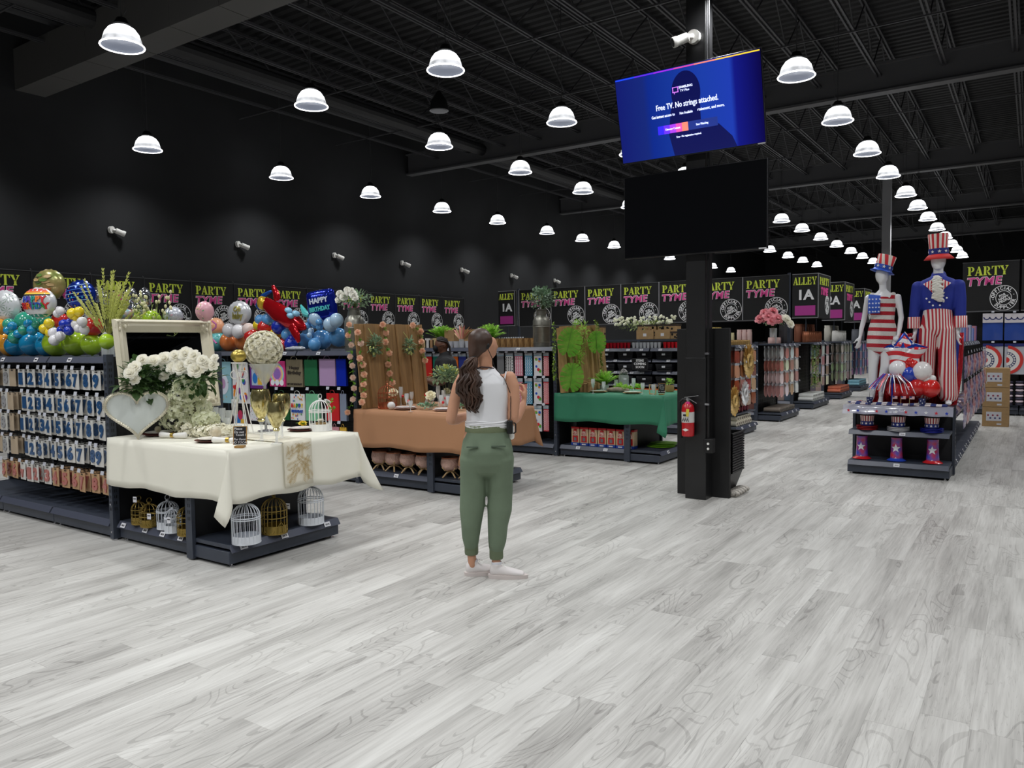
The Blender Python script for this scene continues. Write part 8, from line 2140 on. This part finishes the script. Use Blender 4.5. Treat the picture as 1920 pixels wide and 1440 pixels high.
b = MB(); P = [aw(493, 562), aw(500, 570), aw(520, 585), aw(545, 600), aw(563, 611), aw(572, 614)]; rr = [.04, .075, .105, .105, .07, .03]
b.limb([tuple(p) + (r * .8, r * 1.15) for p, r in zip(P, rr)], 18); pl = b.build('aeroplane_foil_balloon', RF, g)
b = MB(); b.limb([tuple(aw(520, 560)) + (.03, .06), tuple(aw(517, 548)) + (.03, .045), tuple(aw(512, 537)) + (.02, .025)], 12); b.build('tail_fin', RF, pl)
b = MB(); b.limb([tuple(aw(547, 612, -.05)) + (.03, .07), tuple(aw(556, 628, -.05)) + (.03, .06), tuple(aw(560, 640, -.05)) + (.02, .03)], 12); b.build('wing', RF, pl)
b = MB(); b.limb([tuple(aw(492, 572)) + (.07, .085), tuple(aw(496, 566)) + (.085, .095)], 14); b.build('nose_ring', M((232, 190, 60), .2, .4), pl)
b = MB(); b.limb([tuple(aw(488, 574)) + (.06, .07), tuple(aw(494, 555)) + (.03, .04), tuple(aw(507, 547)) + (.02, .02)], 12); b.build('propeller', M((36, 90, 180), .2, .4), pl)
for x, y in ((541, 582), (555, 588), (545, 592)): b = MB(); b.ball(aw(x, y, -.06), (.05, .05, .035), 12, 8, rot=(.5, 0, 0)); b.build('window', M((150, 204, 232), .2), pl)
g, base = cluster('light blue balloon cluster with a navy square birthday foil balloon', Xc, [C(573, 638, 16, LBL), C(604, 637, 19, LBL), C(634, 632, 18, LBL), C(590, 648, 12, LBL), C(620, 608, 14, PBL), C(593, 597, 14, PBL), C(631, 600, 13, PBL), C(589, 609, 6, LBL), C(599, 613, 7, LBL), C(598, 604, 6, LBL), C(573, 619, 7, LBL), C(583, 620, 6, PBL), C(577, 610, 6, LBL), C(582, 601, 6, LBL), C(580, 628, 5, PBL)])
p = PX(604, 572, Xc) - base
b = MB(); vs = []; n = 44; rows = [(1, 0), (.95, .5), (.8, .8), (.5, .97), (.001, 1)]
for sg in (-1, 1):
    vs = []
    for s_, t in rows:
        for j in range(n):
            a = 2 * PI * j / n; q = max(abs(math.cos(a)), abs(math.sin(a))) ** .85; vs.append((.185 / q * s_ * math.cos(a), sg * .08 * t * (1 + .05 * (j % 2)), .185 / q * s_ * math.sin(a) * (1 + .02 * (j % 2))))
    b.add(vs, [(i * n + j, i * n + (j + 1) % n, (i + 1) * n + (j + 1) % n, (i + 1) * n + j) for i in range(4) for j in range(n)])
T = Matrix.Translation(p) @ Matrix.Rotation(NEG + .4, 4, 'Z') @ Matrix.Rotation(-.15, 4, 'Y')
b.v = [tuple(T @ Vector(v)) for v in b.v]; f = b.build('square_foil_balloon', M((24, 42, 160), .14, .6, bump=.3, scale=14), g, sharp=180)
b = MB(); put_text(b, 'HAPPY', .085, (0, -.09, .05), 0, width=.24, fr=lambda x, y, z: tuple(T @ Vector((x, y, z))), bold=.04); put_text(b, 'BIRTHDAY', .075, (0, -.09, -.05), 1, width=.27, fr=lambda x, y, z: tuple(T @ Vector((x, y, z))), bold=.04); b.build('printed_words', [M((214, 224, 240), .3), M((90, 200, 200), .3)], f, smooth=False)
b = MB(); b.tube([PX(x, y, Xc - .05) - base for x, y in ((580, 592), (572, 588), (568, 580), (564, 572))], [.03, .045, .03, .012], 8); b.build('teal_curl_balloon', M((90, 200, 196), .2, coat=.4), g)
for i in range(4):
    b = MB(); b.ball((0, 0, .03), (.05, .09, .03), 10, 6); o = b.build('clear_wrap', M((196, 200, 206), .2, coat=.6)); o.location = (Xc - .1, PX(556 + 6 * i, 648, Xc).y, GT); tag(o, 'crumpled clear plastic wrap between the balloons on the shelf top, %s piece' % ords[i], 'plastic wrap', 'crumpled plastic wraps')
